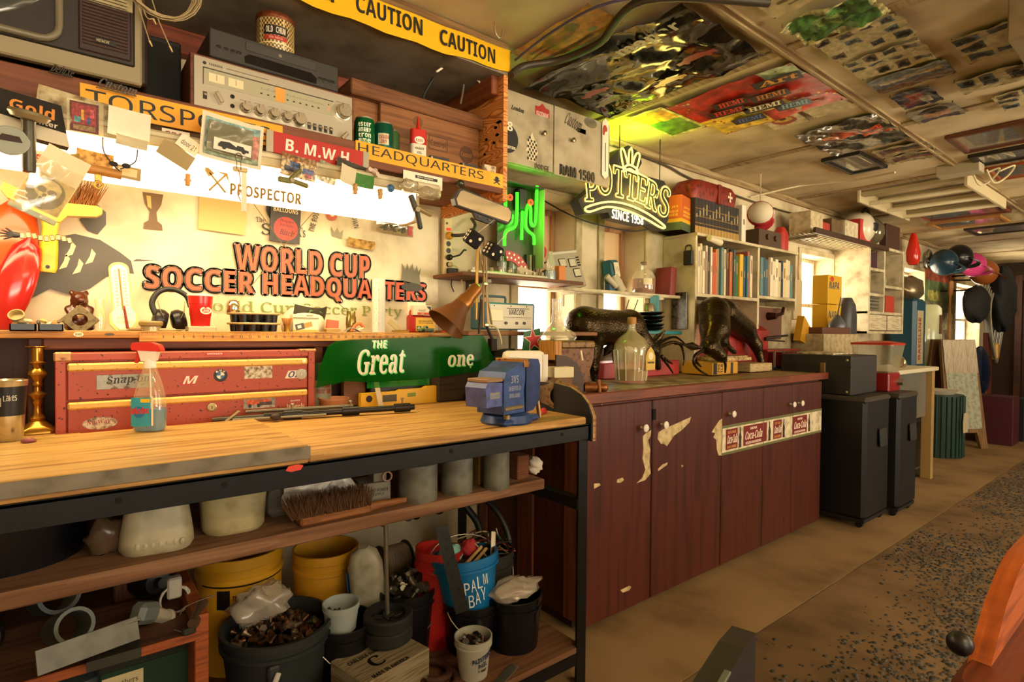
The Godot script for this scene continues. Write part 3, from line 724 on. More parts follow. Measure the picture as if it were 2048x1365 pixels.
	part(bd,"picture",mb().at(V(0,.004,.006),-12).ext([Q(-.02,-.006),Q(.02,-.006),Q(.015,.006),Q(-.012,.008)],.001),mt("3c2b26",.5))

func ring_yz(x: float) -> Array:
	return [V(x,1.605,-1.695),V(x,1.54,-1.692),V(x,1.515,-1.712),V(x,1.512,-1.76),V(x,1.515,-1.80),V(x,1.54,-1.82),V(x,1.605,-1.82)]

func spring_clamp(p: Vector3,label: String,hex: String,rz: float,s: float):
	var c = thing("spring_clamp",label,"clamp",p)
	c.rotation_degrees.z = rz
	c.scale = V(s,s,s)
	part(c,"handle",mb().at(V(.004,-.03,0),0,0,4).box(Vector3.ZERO,V(.017,.065,.014),.005),mt(hex,.5))
	part(c,"handle",mb().at(V(.028,-.006,0),0,0,62).box(Vector3.ZERO,V(.015,.06,.014),.005),mt("8a7446" if hex == "2a2620" else hex,.5))
	part(c,"jaw",mb().at(V(-.006,.022,0),0,0,14).box(Vector3.ZERO,V(.02,.05,.012),.004),mt("3a342a" if hex == "2a2620" else hex,.5))
	part(c,"spring",mb().cyl(V(.002,.0,-.01),V(.002,.0,.01),.008),mt("8d836c",.3,.8))

# ---------------------------------------------------------------- banner, yardstick shelf and what stands on it
func outlined(parent,s: String,p: Vector3,w: float,h: float,kind := "bold"):
	var m = text_mesh(s,kind,.01)
	var b = m.get_aabb()
	var sx = w / b.size.x
	var sy = h / b.size.y
	var o = p - V((b.position.x + b.size.x * .5) * sx,b.position.y * sy,0)
	var k = 0
	for q in [[.0085,mt("2a261e",.6),.0],[.0032,mt("f3e8cf",.5),.0007]]:
		var st = SurfaceTool.new()
		for i in 10:
			var a = TAU * i / 10.0
			st.append_from(m,0,Transform3D(Basis(V(sx,0,0),V(0,sy,0),V(0,0,.06)),o + V(cos(a) * q[0],sin(a) * q[0],q[2])))
		part(parent,"letter_outline" if k == 0 else "letter_edge",st.commit(),q[1])
		k += 1
	letters(parent,s,p + V(0,0,.0016),w,h,mt("e8552e",.45),kind,Vector3.ZERO,.0,.0008)

func flat(parent,nm,o: Vector3,pts: Array,ma,th := .0006):
	var p = []
	for q in pts:
		p.append(Q(q[0],q[1]))
	return part(parent,nm,mb().at(o).ext(p,th),ma)

func build_back_shelf():
	var B = WZ + .004
	var ink = mt("2b261c",.6)
	var grey = mt("5a5446",.6)
	var bn = thing("vinyl_banner","large white vinyl banner reading WORLD CUP SOCCER HEADQUARTERS","banner",V(0,0,B))
	var P = []
	for j in 9:
		var row = []
		for i in 33:
			var x = -.75 + 2.02 * i / 32.0
			var y = 1.10 + .56 * j / 8.0
			row.append(V(x,y,.004 + .004 * sin(x * 9 + y * 14) * sin(y * 11 - x * 3)))
		P.append(row)
	P.reverse()
	part(bn,"sheet",mb().grid(P),mt("e6d8b4",.42,.0,"grime",1.2))
	outlined(bn,"WORLD CUP",V((.4591 + .9501) * .5,1.345,.009),.9501 - .4591,.088)
	outlined(bn,"SOCCER HEADQUARTERS",V((.1982 + 1.206) * .5,1.25,.009),1.206 - .1982,.088)
	letters(bn,"World Cup Soccer Party",V((.3228 + 1.088) * .5,1.187,.009),.78,.05,mt("7a8a3a",.6),"serif")
	# dark torn silhouette
	var sil = mt("4b453a",.45)
	var so = V(0,0,.0085)
	var pts = [V(-.0799,1.218,-2.11),V(-.0774,1.296,-2.11),V(-.0608,1.355,-2.11),V(-.0217,1.402,-2.11),V(.0243,1.417,-2.11),V(.084,1.406,-2.11),V(.1336,1.373,-2.11),V(.1617,1.349,-2.11),V(.1694,1.309,-2.11),V(.1334,1.312,-2.11),V(.0983,1.294,-2.11),V(.0592,1.257,-2.11),V(.012,1.236,-2.11),V(-.0336,1.252,-2.11)]
	var pl = []
	for q in pts:
		pl.append([q.x,q.y])
	flat(bn,"silhouette",so,pl,sil)
	pts = [V(.0362,1.46,-2.11),V(.0505,1.495,-2.11),V(.0782,1.511,-2.11),V(.099,1.491,-2.11),V(.0989,1.453,-2.11),V(.0779,1.421,-2.11),V(.0539,1.43,-2.11)]
	pl = []
	for q in pts:
		pl.append([q.x,q.y])
	flat(bn,"silhouette",so,pl,sil)
	for q in [V(.0125,1.369,-2.11),V(.0298,1.319,-2.11),V(-.0015,1.331,-2.11),V(.0596,1.351,-2.11)]:
		flat(bn,"highlight",V(q.x,q.y,.0092),[[-.012,-.022],[.006,-.014],[.014,.012],[.004,.026],[.0,.004]],mt("dccf9f",.5))
	flat(bn,"streak",V(.1957,1.352,.0085),[[-.03,-.004],[.03,.003],[-.02,.004]],sil)
	# gold cup, a plain goblet
	var tp = V(.22,1.453,-2.11)
	flat(bn,"printed_cup",V(tp.x,tp.y,.0085),[[-.026,0],[.026,0],[.024,.018],[.012,.028],[.009,.055],[.022,.08],[.028,.115],[-.028,.115],[-.022,.08],[-.009,.055],[-.012,.028],[-.024,.018]],mt("6b4a1c",.5))
	flat(bn,"cup_shine",V(tp.x,tp.y,.0092),[[-.014,.07],[-.004,.065],[-.006,.105],[-.018,.105]],mt("c9a04c",.4))
	# pub logos
	letters(bn,"THE ROSE",V(.738,1.543,-2.11) - V(0,0,B - .0085),.085,.02,grey,"bold",V(0,0,74))
	letters(bn,"CROWN",V(.8767,1.57,-2.11) - V(0,0,B - .0085),.07,.02,grey,"bold",V(0,0,-76))
	var rz = V(.7971,1.577,-2.11)
	part(bn,"printed_rose",mb().at(V(rz.x,rz.y,.0085)).ext(circle(.021,14),.0006),mt("b8543c",.6))
	part(bn,"rose_swirl",mb().at(V(rz.x,rz.y,.0092)).ext(circle(.009,7,Q(.002,.003)),.0005),mt("e0cfa4",.6))
	var cz = V(.8189,1.505,-2.11)
	flat(bn,"printed_crown",V(cz.x,cz.y,.0085),[[-.02,-.008],[.018,-.014],[.024,.022],[.01,.006],[.0,.028],[-.01,.008],[-.024,.028]],mt("8c8468",.6))
	letters(bn,"The",V(.5402,1.517,-2.11) - V(0,0,B - .0085),.03,.018,ink,"serif")
	letters(bn,"S",V(.5586,1.475,-2.11) - V(0,0,B - .0085),.03,.04,ink,"serif")
	letters(bn,"K's",V(.681,1.48,-2.11) - V(0,0,B - .0085),.03,.035,ink,"serif")
	part(bn,"logo_ring",mb().at(V(.6168,1.569,-2.11) - V(0,0,B - .008)).ext(circle(.058,30),.0008),ink)
	part(bn,"king_print",mb().at(V(1.133,1.378,-2.11) - V(0,0,B - .0085)).ext([Q(-.045,-.03),Q(.045,-.045),Q(.04,-.005),Q(.048,.028),Q(.034,.006),Q(.028,.036),Q(.016,.008),Q(.006,.042),Q(-.006,.01),Q(-.018,.042),Q(-.024,.012),Q(-.042,.04),Q(-.04,.0)],.0006),mt("77705a",.5))
	part(bn,"king_print",mb().at(V(1.138,1.321,-2.11) - V(0,0,B - .0092)).ext(circle(.05,18,Vector2.ZERO,.018),.0006),mt("46402f",.5))
	# card over the pub logo
	var bc = sign_plate("novelty_card","black balloon card with a red circle pinned to the banner","card",V(.618,1.451,-2.09),.105,.145,.004,mt("2a2118",.45,.0,"speck",9.0),-2.0)
	part(bc,"red_circle",mb().at(V(.002,.05,.004)).ext(circle(.042,26),.0006),mt("c8362a",.5))
	letters(bc,"BALLOONS",V(0,.108,.004),.085,.016,mt("cbb98a",.5))
	for q in [["Happy",.07],["birthday",.055],["Bitch",.026]]:
		letters(bc,q[0],V(.004,q[1],.0046),.05,.013 if q[1] > .03 else .022,mt("1a0f0a",.5),"serifitalicbold",V(0,0,-4),.2,.0005)
	solo("string","thin string crossed in front of the balloon card","string",mb().tube([V(.4952,1.584,-2.06),V(.6104,1.437,-2.07),V(.8275,1.216,-2.05)],.0013,5).tube([V(.7277,1.589,-2.06),V(.6113,1.438,-2.073),V(.4725,1.252,-2.05)],.0013,5),mt("7a6038",.7))
	var fx = thing("chrome_badge","4X4 truck badge in a clear pack pinned to the banner","badge",V(1.053,1.554,-2.09))
	fx.rotation_degrees.z = -3
	part(fx,"clear_pack",mb().sheet(.165,.045,Q(.0,.003),.003,7),glass("a8966a",.45,.1))
	letters(fx,"4X4",V(-.012,-.014,.004),.115,.026,mt("4a4434",.25,.7),"bold",Vector3.ZERO,.3,.005)
	part(fx,"red_tab",mb().span(V(.058,-.02,.004),V(.076,.02,.006)),mt("b32a20",.4))
	solo("paper_bag","crumpled brown paper scrap on the banner above the towel roll","paper",mb().sheet(.11,.035,Q(.006,.0),.012,14),mt("b8944e",.8,.0,"stain",8.0),V(.9075,1.477,-2.09),V(0,0,-4))
	solo("paper_sheet","tan paper square taped to the banner right of the gold cup","paper",mb().sheet(.145,.125,Q(.002,0),.003,17),mt("c9ad68",.6),V(.4197,1.529,-2.1),V(0,0,-2))
	# yardstick shelf
	var sh = thing("ledge_shelf","narrow wooden ledge faced with a yardstick behind the bench","shelf")
	var brn = mt("7c4524",.6,.0,"wood",1.6)
	part(sh,"ledge_board",mb().span(V(-1.5,1.113,WZ + .002),V(1.2,1.130,-1.87),.003),mt("9c6a34",.6,.0,"wood",1.8))
	part(sh,"ledge_nosing",mb().span(V(-1.5,1.112,-1.87),V(1.2,1.132,-1.856),.002),mt("b5813c",.6,.0,"wood",3.0))
	part(sh,"apron",mb().span(V(-.045,1.082,-1.9),V(1.1,1.112,-1.88),.003),brn)
	part(sh,"back_board",mb().span(V(-1.5,.857,-2.02),V(1.12,1.112,-2.0)),mt("4c2415",.6,.0,"wood_up",1.6))
	part(sh,"upright",mb().span(V(.66,.868,-1.99),V(.69,1.112,-1.9),.003),brn)
	part(sh,"upright",mb().span(V(-.075,.857,-1.99),V(-.045,1.112,-1.88),.003),mt("4a2415",.6,.0,"wood_up",1.6))
	var ys = part(sh,"yardstick",mb().span(V(.16,1.102,-1.856),V(1.075,1.132,-1.851),.001),mt("d29a3e",.5,.0,"wood",4.0))
	var x6 = .293
	var tk = mb()
	for i in 230:
		var x = x6 - .1524 + i * .0254 / 8.0 + .0
		if x < .165 or x > 1.07:
			continue
		var hh = .012 if i % 8 == 0 else (.008 if i % 4 == 0 else .005)
		tk.span(V(x - .0003,1.131 - hh,-1.851),V(x + .0003,1.131,-1.8506))
	part(ys,"tick_marks",tk,mt("33240f",.6))
	for i in range(3,36):
		var x = x6 + (i - 6) * .0254
		if x > .17 and x < 1.06:
			letters(ys,str(i),V(x,1.112,-1.851),.005 if i < 10 else .009,.007,mt("33240f",.6),"bold",Vector3.ZERO,.0,.0004,"numeral")
	# stickers on the ledge edge
	var su = thing("sticker","white oval sticker on the ledge edge above the tool chest","sticker",V(.0276,1.122,-1.853))
	part(su,"oval",mb().ext(circle(.0105,20,Vector2.ZERO,.0062),.0006),mt("e8dcb8",.5))
	letters(su,"BMB",V(0,-.003,.0006),.013,.006,ink,"bold",Vector3.ZERO,.0,.0004)
	solo("sticker","black and cream striped sticker on the ledge edge","sticker",mb().at(Vector3.ZERO).ext(circle(.011,18,Vector2.ZERO,.0035),.0008),mt("4a3b22",.5),V(.0935,1.122,-1.853))
	ledge_items()

func std(nm,label,cat,px: Vector3,ry := .0,group := "") -> Node3D:
	return thing(nm,label,cat,V(px.x,1.130,px.z),ry,group)

func ledge_items():
	var ink = mt("191611",.5)
	var brass = mt("b08a3e",.35,.7)
	# red fenders
	for q in [[V(-.1141,1.268,-2.04),.13,.36,"e0531f","tall orange glossy fender blade leaning at the far left"],[V(-.0988,1.265,-1.98),.085,.25,"a8201a","dark red glossy fender blade in front of the orange one"]]:
		var rings = []
		for j in 11:
			var t = j / 10.0
			var w = q[1] * (.28 + .72 * sin(PI * (.1 + .78 * t)))
			if j == 10:
				w *= .35
			var row = []
			for k in 13:
				var a = TAU * k / 13.0
				row.append(V(cos(a) * w * .5 - .03 * (1.0 - t),t * q[2],sin(a) * .016 + .02 * sin(PI * t)))
			row.reverse()
			rings.append(row)
		solo("fender_blade",q[4],"fender",mb().loft(rings),mt(q[3],.15),V(q[0].x,1.13,q[0].z),V(-3,0,-6 if q[1] < .13 else -2))
	var hd = thing("rubber_hand","small black rubber hand on a metal watch band","toy",V(-.0996,1.377,-1.93))
	part(hd,"palm",mb().ball(Vector3.ZERO,V(.012,.008,.004),10,6),ink)
	for i in 5:
		var a = 2.2 + i * .42
		part(hd,"finger",mb().tube([Vector3.ZERO,V(cos(a) * .016,sin(a) * .012,0),V(cos(a) * .03,sin(a) * .02,0)],[.004,.003,.0018],6),ink)
	for i in 9:
		part(hd,"band_link",mb().at(V(.014 + i * .012,.003 * sin(i * 1.3),0),0,0,8 * (i % 3)).box(Vector3.ZERO,V(.011,.016,.004),.002),mt("a09270",.25,.8))
	# yellow hand brush
	var br = thing("hand_brush","yellow hand brush with brown bristles hanging on the banner","brush",V(-.0369,1.291,-2))
	br.rotation_degrees.z = -3
	var yl = mt("e0a412",.35)
	part(br,"handle",mb().loft([rr_up(.034,.018,.0),rr_up(.042,.022,.012),rr_up(.04,.022,.07),rr_up(.034,.02,.12),rr_up(.045,.022,.15)]),yl)
	part(br,"head",mb().ext([Q(-.02,.14),Q(.02,.14),Q(.035,.16),Q(.1,.17),Q(.112,.18),Q(.112,.195),Q(.1,.2),Q(.03,.195),Q(-.06,.21),Q(-.1,.225),Q(-.105,.205),Q(-.09,.185),Q(-.05,.172)],.03,-.015),yl)
	part(br,"hang_hole",mb().at(V(0,.014,.0112)).ext(circle(.005,12),.0006),ink)
	var bs = mb()
	for i in 130:
		var x = -.03 + .125 * fmod(i * .618,1.0)
		var z = -.01 + .02 * fmod(i * .377,1.0)
		bs.cyl(V(x,.19,z),V(x + .02 + .012 * sin(i),.265 + .012 * cos(i * 1.7),z * 1.6),.0016,.0006,4,false)
	var bp = part(br,"bristles",bs,mt("8c5420",.8))
	bp.set_meta("kind","stuff")
	# glazed bear
	var bear = solo("bear_figurine","brown glazed bear figurine sitting behind the square flange","figurine",bear_mesh(),mt("4a2212",.18),V(.0305,1.13,-1.96),V(0,8,0))
	part(bear,"light_fur",mb().at(V(.0,.05,.022)).ball(Vector3.ZERO,V(.016,.02,.006),10,6,.4,3),mt("b08a52",.3))
	# square flange
	var fl = std("metal_flange","square metal flange plate with a round hole standing on a corner","flange",V(.0316,1.161,-1.9))
	var fm = mb().at(V(.0,.03,0),-18,0,45)
	for i in 24:
		var a0 = TAU * i / 24.0
		var a1 = TAU * (i + 1) / 24.0
		var oq = func(a): return Q(cos(a),sin(a)) / maxf(absf(cos(a)),absf(sin(a))) * .03
		fm.ext([Q(cos(a0),sin(a0)) * .017,oq.call(a0),oq.call(a1),Q(cos(a1),sin(a1)) * .017],.008,-.004)
	part(fl,"plate",fm,mt("6a5c40",.6,.3,"rust",10.0))
	# tray, strainer cup
	var ty = std("plastic_tray","dark blue two-part plastic tray full of odd bits","tray",V(-.0551,1.133,-1.88))
	for s in [-1,1]:
		part(ty,"compartment",mb().span(V(.027 * s - .025,0,-.03),V(.027 * s + .025,.003,.03)).span(V(.027 * s - .025,0,.027),V(.027 * s + .025,.018,.03)).span(V(.027 * s - .025,0,-.03),V(.027 * s + .025,.018,-.027)).span(V(.027 * s - .025,0,-.03),V(.027 * s - .022,.018,.03)).span(V(.027 * s + .022,0,-.03),V(.027 * s + .025,.018,.03)),mt("26303c",.4))
	solo("strainer_cup","tilted tan threaded cap lying on the blue tray","cap",mb().at(Vector3.ZERO,55,0,10).lathe([Q(.013,-.008),Q(.0145,-.008),Q(.0165,.006),Q(.0145,.006),Q(.0125,-.006),Q(0,-.006)],22),mt("a8905a",.5),V(-.0952,1.168,-1.885))
	var rn = RandomNumberGenerator.new()
	rn.seed = 5
	for i in 9:
		var c = ["b98f4a","7a6a48","d8c79c","8a5a2c","5a5244","c9a85c","e8dcc4","a8743c","6a5a38"][i]
		solo("loose_part",["tan cork","grey bolt","cream peg","brown wood chip","dark washer","brass plug","white folded card","amber knob","olive clip"][i] + " lying in the blue two-part tray","part",mb().at(Vector3.ZERO,rn.randf() * 90,rn.randf() * 180,rn.randf() * 60).box(Vector3.ZERO,V(rn.randf_range(.012,.024),.008,.01),.003),mt(c,.5),V(-.055 - .04 + i * .0105,1.148 + .004 * (i % 3),-1.88 + .008 * (i % 2)))
	# glass vial
	solo("glass_vial","clear glass bottle neck standing beside the thermometer","bottle",mb().lathe([Q(.0,0),Q(.013,.001),Q(.0125,.006),Q(.0135,.01),Q(.0125,.015),Q(.0145,.03),Q(.014,.05),Q(.01,.06),Q(.01,.08),Q(.012,.082),Q(.012,.088),Q(.009,.088),Q(.0085,.06),Q(.0125,.048),Q(.0125,.02),Q(0,.004)],20),glass("e8d9a8",.22,.04),V(.0745,1.13,-1.92))
	# thermometer
	var th = thing("wall_thermometer","large cream advertising thermometer leaning on the banner","thermometer",V(.1326,1.135,-1.92))
	th.position.y = 1.131
	th.rotation_degrees = V(-10,0,4)
	var tp = []
	for i in 12:
		tp.append(Q(cos(PI * i / 11.0) * .024,.178 + sin(PI * i / 11.0) * .02))
	for p in [Q(-.024,.06),Q(-.034,.045),Q(-.034,.02),Q(-.02,.0),Q(.02,.0),Q(.034,.02),Q(.034,.045),Q(.024,.06)]:
		tp.append(p)
	part(th,"board",mb().ext(tp,.008),mt("d8b86a",.45))
	var t2 = []
	for p in tp:
		t2.append(Q(p.x * .82,.1 + (p.y - .1) * .92))
	part(th,"face",mb().ext(t2,.001,.008),mt("ece0bc",.5))
	part(th,"glass_column",mb().cyl(V(.0,.06,.0105),V(.0,.178,.0105),.0022,.0022,8),mt("8a7446",.2))
	part(th,"red_column",mb().cyl(V(.006,.005,.0095),V(.003,.07,.0095),.004,.003,8),mt("7c2a1a",.3))
	var dg = mb()
	for i in 11:
		for s in [-1,1]:
			dg.span(V(.007 * s,.072 + i * .0098,.009),V(.014 * s,.074 + i * .0098,.0094))
	part(th,"degree_marks",dg,mt("9c8250",.5))
	letters(th,"WIN",V(-.006,.032,.009),.022,.008,mt("8a7040",.5),"serif",Vector3.ZERO,.0,.0004)
	letters(th,"PLUMBING",V(0,.021,.009),.036,.007,mt("8a7040",.5),"serif",Vector3.ZERO,.0,.0004)
	# ear muffs
	var em = std("ear_muffs","black ear muffs with a padded band behind the red cup","ear muffs",V(.2484,1.151,-1.95))
	part(em,"headband",mb().tube(spline([V(-.04,.05,.01),V(-.048,.085,.0),V(-.03,.118,-.005),V(.005,.128,-.008),V(.04,.11,-.005),V(.052,.075,.0)],5),.008,8),ink)
	for s in [-1,1]:
		part(em,"ear_cup",mb().at(V(.024 * s - .004,.034,0),0,0,90 + 12 * s).lathe([Q(0,-.02),Q(.024,-.018),Q(.032,-.006),Q(.033,.004),Q(.03,.014),Q(.018,.02),Q(0,.02)],20),mt("1c1813",.35))
		part(em,"wire_yoke",mb().tube([V(.035 * s,.09,.012),V(.03 * s,.06,.03),V(.022 * s,.04,.034)],.0016,6),mt("6a6048",.3,.8))
	# red cup on a flat tin
	var tin = std("flat_tin","flat grey tin under the red party cup","tin",V(.3163,1.139,-1.88))
	part(tin,"tin",mb().box(V(0,.008,0),V(.075,.016,.05),.002),mt("a89a76",.4,.4))
	var cup = thing("party_cup","red plastic AGD party cup with a white rim","cup",V(.315,1.147,-1.88))
	part(cup,"cup_body",mb().lathe([Q(0,0),Q(.025,0),Q(.0275,.03),Q(.0285,.031),Q(.031,.066),Q(.0322,.067),Q(.0335,.09)],28),mt("c4201b",.25))
	part(cup,"rim",mb().lathe([Q(.0335,.088),Q(.0355,.09),Q(.0355,.093),Q(.0335,.094),Q(.032,.09),Q(.024,.003)],28),mt("f0e6d2",.3))
	part(cup,"oval_logo",mb().at(V(.009,.046,.0275),-3,17).ext(circle(.0165,24,Vector2.ZERO,.011),.0014),mt("eec9b0",.4))
	part(cup,"logo_field",mb().at(V(.0092,.046,.0278),-3,17).ext(circle(.0115,24,Vector2.ZERO,.0065),.0016),mt("a8201a",.4))
	letters(cup,"AGD",V(.0097,.0425,.0294),.016,.007,mt("f0e2c8",.4),"serifbold",V(-3,17,0),.0,.0005)
	# flat round tin with pad
	var ft = std("polish_tin","round metal tin with a stitched tan lid at the yardstick start","tin",V(.1906,1.142,-1.88))
	part(ft,"tin",mb().lathe([Q(0,0),Q(.024,0),Q(.025,.014),Q(.024,.015)],24),mt("b5a784",.3,.6))
	part(ft,"lid",mb().lathe([Q(.024,.015),Q(.029,.018),Q(.03,.026),Q(.027,.03),Q(.024,.027),Q(0,.027)],24),mt("a08548",.5,.0,"fabric",20.0))
	# pens and drivers along the edge
	for q in [[258,300,"7a5a2c","brown handled screwdriver lying at the start of the yardstick"],[290,318,"b3261d","red handled knife lying below the red cup"],[318,372,"a8946a","long steel punch lying below the red cup"],[372,402,"5c5a24","olive pen stub lying right of the red cup"],[238,262,"c9b890","cream pencil stub lying beside the thermometer foot"]]:
		var a = V([.1379,.1749,.2082,.2751,.1153][[258,290,318,372,238].find(q[0])],1.135,-1.866)
		var b = V([.1867,.2082,.2751,.3138,.1424][[258,290,318,372,238].find(q[0])],1.135,-1.868)
		var dr = thing("hand_tool",q[3],"tool",a)
		part(dr,"grip",mb().cyl(Vector3.ZERO,(b - a) * .6,.005,.0045,8),mt(q[2],.4))
		part(dr,"shaft",mb().cyl((b - a) * .6,b - a,.002,.0015,6),mt("a89c80",.3,.8))
	# two black lobed discs, chrome bell
	for k in 2:
		var dz = std("lobed_disc",["lower black lobed plastic disc of the stack of two","upper black lobed plastic disc of the stack of two"][k],"disc",V(.4749,1.137,-1.925),10.0 * k,"stacked black lobed discs")
		dz.position.y += .031 * k
		part(dz,"rim",mb().lathe([Q(.06,.024),Q(.077,.024),Q(.079,.027),Q(.077,.03),Q(.06,.03),Q(.06,.024)],36),mt("b09a68",.45))
		part(dz,"hub",mb().lathe([Q(0,.002),Q(.05,.002),Q(.06,.026),Q(0,.026)],24),mt("12110f",.4))
		for i in 10:
			var a = TAU * i / 10.0
			part(dz,"lobe",mb().cyl(V(cos(a) * .058,.0,sin(a) * .058),V(cos(a) * .058,.025,sin(a) * .058),.011,.014,10),mt("1b1a18",.35))
	solo("chrome_bell","chrome bell cup standing on the upper lobed disc","bell",mb().lathe([Q(.0195,0),Q(.0205,.002),Q(.0195,.02),Q(.0165,.033),Q(.009,.039),Q(0,.04)],24),mt("d8c7a0",.12,.95),V(.4131,1.192,-1.925))
	# cap
	var cp = thing("baseball_cap","cream trucker cap with a dark curved brim behind the filter box","cap",V(.6547,1.145,-2.0),20.0)
	part(cp,"crown",mb().ball(V(0,.012,0),V(.072,.068,.075),20,12),mt("ded2b0",.8))
	part(cp,"brim",mb().at(V(.01,.03,.055),20).sheet(.135,.08,Q(-.035,-.004),.0,1,12,4,.004),mt("3c3627",.8))
	part(cp,"arched_print",mb().at(V(0,.055,.062),-35).ext([Q(-.03,-.006),Q(-.02,.006),Q(0,.011),Q(.02,.006),Q(.03,-.006),Q(.018,.0),Q(0,.004),Q(-.018,.0)],.003),mt("4a6a34",.7))
	# filter box
	var fb = std("filter_box","white oil filter carton with a picture of a filter on the ledge","carton",V(.6237,1.136,-1.875),-4.0)
	part(fb,"carton",mb().box(V(0,.03,-.022),V(.082,.06,.044),.001),mt("e6d9b6",.6))
	part(fb,"grey_band",mb().span(V(-.041,.044,0),V(.041,.05,.0006)),mt("8f8a74",.6))
	letters(fb,"Mobil",V(.012,.0535,0),.02,.005,mt("55503f",.5),"bold",Vector3.ZERO,.0,.0006)
	part(fb,"yellow_base",mb().span(V(-.041,.0,0),V(.041,.009,.0007)),mt("d2a548",.6))
	part(fb,"filter_picture",mb().at(V(-.008,.022,0),0,0,14).span(V(-.026,-.01,0),V(.002,.01,.0008)),mt("45443f",.5))
	part(fb,"filter_picture",mb().at(V(-.008,.022,0),0,0,14).span(V(.002,-.008,0),V(.028,.008,.0008)),mt("b8862c",.4))
	part(fb,"white_mark",mb().at(V(-.02,.019,.0008),0,0,14).span(V(-.007,-.005,0),V(.005,.005,.0005)),mt("ece2c8",.5))
	# other small things on the ledge
	var wirebr = std("wire_brush","brass wire wheel brush left of the filter carton","brush",V(.5642,1.138,-1.88))
	part(wirebr,"cup",mb().lathe([Q(0,0),Q(.009,0),Q(.009,.02),Q(.012,.024)],14),brass)
	for i in 16:
		var a = TAU * i / 16.0
		part(wirebr,"bristle_tuft",mb().cyl(V(cos(a) * .008,.022,sin(a) * .008),V(cos(a) * .016,.046,sin(a) * .016),.002,.0012,5),mt("b57a3a",.5,.4))
	solo("steel_flask","brassy steel bottle standing on the ledge beside the towel roll","bottle",mb().lathe([Q(0,0),Q(.016,0),Q(.0165,.012),Q(.0185,.03),Q(.0175,.055),Q(.015,.06),Q(.0155,.076),Q(0,.077)],22),mt("8f7a46",.25,.8),V(.8015,1.13,-1.93))
	solo("tape_tool","orange plastic tape dispenser behind the filter carton","dispenser",mb().ext([Q(-.02,0),Q(.02,0),Q(.021,.026),Q(-.016,.03)],.02),mt("c8532a",.4),V(.7283,1.145,-1.93))
	solo("wood_block","small pale wood block under the orange dispenser","block",mb().box(V(0,.007,0),V(.05,.014,.03),.002),mt("a8884c",.7),V(.7284,1.13,-1.92))
	var cl = std("bar_clamp","orange plastic clamp with a grey wavy metal strip","clamp",V(.8088,1.149,-1.89))
	part(cl,"bow",mb().tube(spline([V(-.022,.004,0),V(-.008,.026,0),V(.01,.032,0),V(.024,.018,0)],5),.0055,8),mt("d2662c",.4))
	part(cl,"bar",mb().tube([V(-.018,.004,.004),V(.02,.016,.004)],.004,6),mt("d8c9a0",.4))
	solo("metal_strip","grey wavy metal strip lying on the ledge edge","strip",mb().ext([Q(-.045,0),Q(-.02,.004),Q(-.005,.016),Q(.012,.014),Q(.03,.004),Q(.045,.0),Q(.045,.0012),Q(.03,.006),Q(.012,.0165),Q(-.006,.0185),Q(-.022,.006),Q(-.045,.0015)],.02,-.01),mt("8a8468",.4,.5),V(.7766,1.13,-1.872))
	# paper towel roll
	var ro = std("paper_towel","tall white paper towel roll standing on the ledge","paper towel",V(.8864,1.137,-1.885))
	part(ro,"roll",mb().lathe([Q(0,0),Q(.0235,0),Q(.0235,.194),Q(.009,.195),Q(.009,.18),Q(0,.18)],28),mt("f2ead8",.9,.0,"fabric",12.0))
	part(ro,"loose_sheet",mb().at(V(.004,.096,.0238),0,28).sheet(.03,.19,Q(-.003,.0),.001,3,6,4),mt("f2ead8",.9,.0,"fabric",12.0))
	# first aid box and glove boxes
	var fa = std("first_aid_box","red plastic first aid box with a yellow label","first aid box",V(1.093,1.139,-1.93),-6.0)
	part(fa,"case",mb().box(V(0,.034,-.02),V(.105,.068,.045),.006),mt("b8241c",.35))
	part(fa,"handle",mb().tube(spline([V(-.045,.066,-.02),V(-.043,.085,-.02),V(-.03,.09,-.02),V(-.026,.066,-.02)],4),.004,7),mt("b8241c",.35))
	part(fa,"yellow_label",mb().span(V(-.03,.006,.0025),V(.052,.06,.0035)),mt("e6b41c",.5))
	letters(fa,"KNIGHT WELDING SUPPLY LTD",V(.012,.044,.0035),.062,.005,ink,"bold",Vector3.ZERO,.0,.0004)
	letters(fa,"(780) 778-4115 (780) 778-1888",V(.012,.036,.0035),.06,.005,ink,"bold",Vector3.ZERO,.0,.0004)
	part(fa,"green_cross_field",mb().span(V(-.026,.01,.0035),V(-.008,.027,.0042)),mt("1f7a36",.5))
	part(fa,"white_cross",mb().span(V(-.019,.012,.0042),V(-.015,.025,.0048)).span(V(-.0235,.0165,.0042),V(-.0105,.0205,.0048)),mt("eee6d2",.5))
	for k in 2:
		var gb = thing("glove_box",["cream glove box lying on the first aid box","cream glove box lying behind on the first aid box"][k],"carton",V(fa.position.x - .004 - .006 * k,1.199,-1.935 - .034 * k),-10.0,"glove boxes on the first aid box")
		part(gb,"carton",mb().box(V(0,.019 + .007 * k,0),V(.075,.038 + .014 * k,.03),.001),mt("e9dfc2",.6))
		part(gb,"red_band",mb().span(V(-.02,.002,.015),V(.0375,.011,.0156)),mt("c84a34",.5))
		part(gb,"corner_mark",mb().at(V(.0375,.038,.015)).ext([Q(-.022,-.003),Q(-.003,-.003),Q(-.003,-.022)],.0006),mt("2c3346",.5))
		if k == 0:
			letters(gb,"touch",V(-.002,.015,.015),.028,.009,ink,"sans",Vector3.ZERO,.0,.0005)
			letters(gb,"250",V(.0,.0035,.0156),.012,.005,mt("f0d080",.5),"bold",Vector3.ZERO,.0,.0004)
	solo("perforated_strap","cream perforated strap curved behind the towel roll","strap",mb().at(Vector3.ZERO,0,0,-38).box(Vector3.ZERO,V(.06,.02,.004),.001),mt("d2bd86",.6,.0,"speck",14.0),V(.9744,1.158,-1.935))
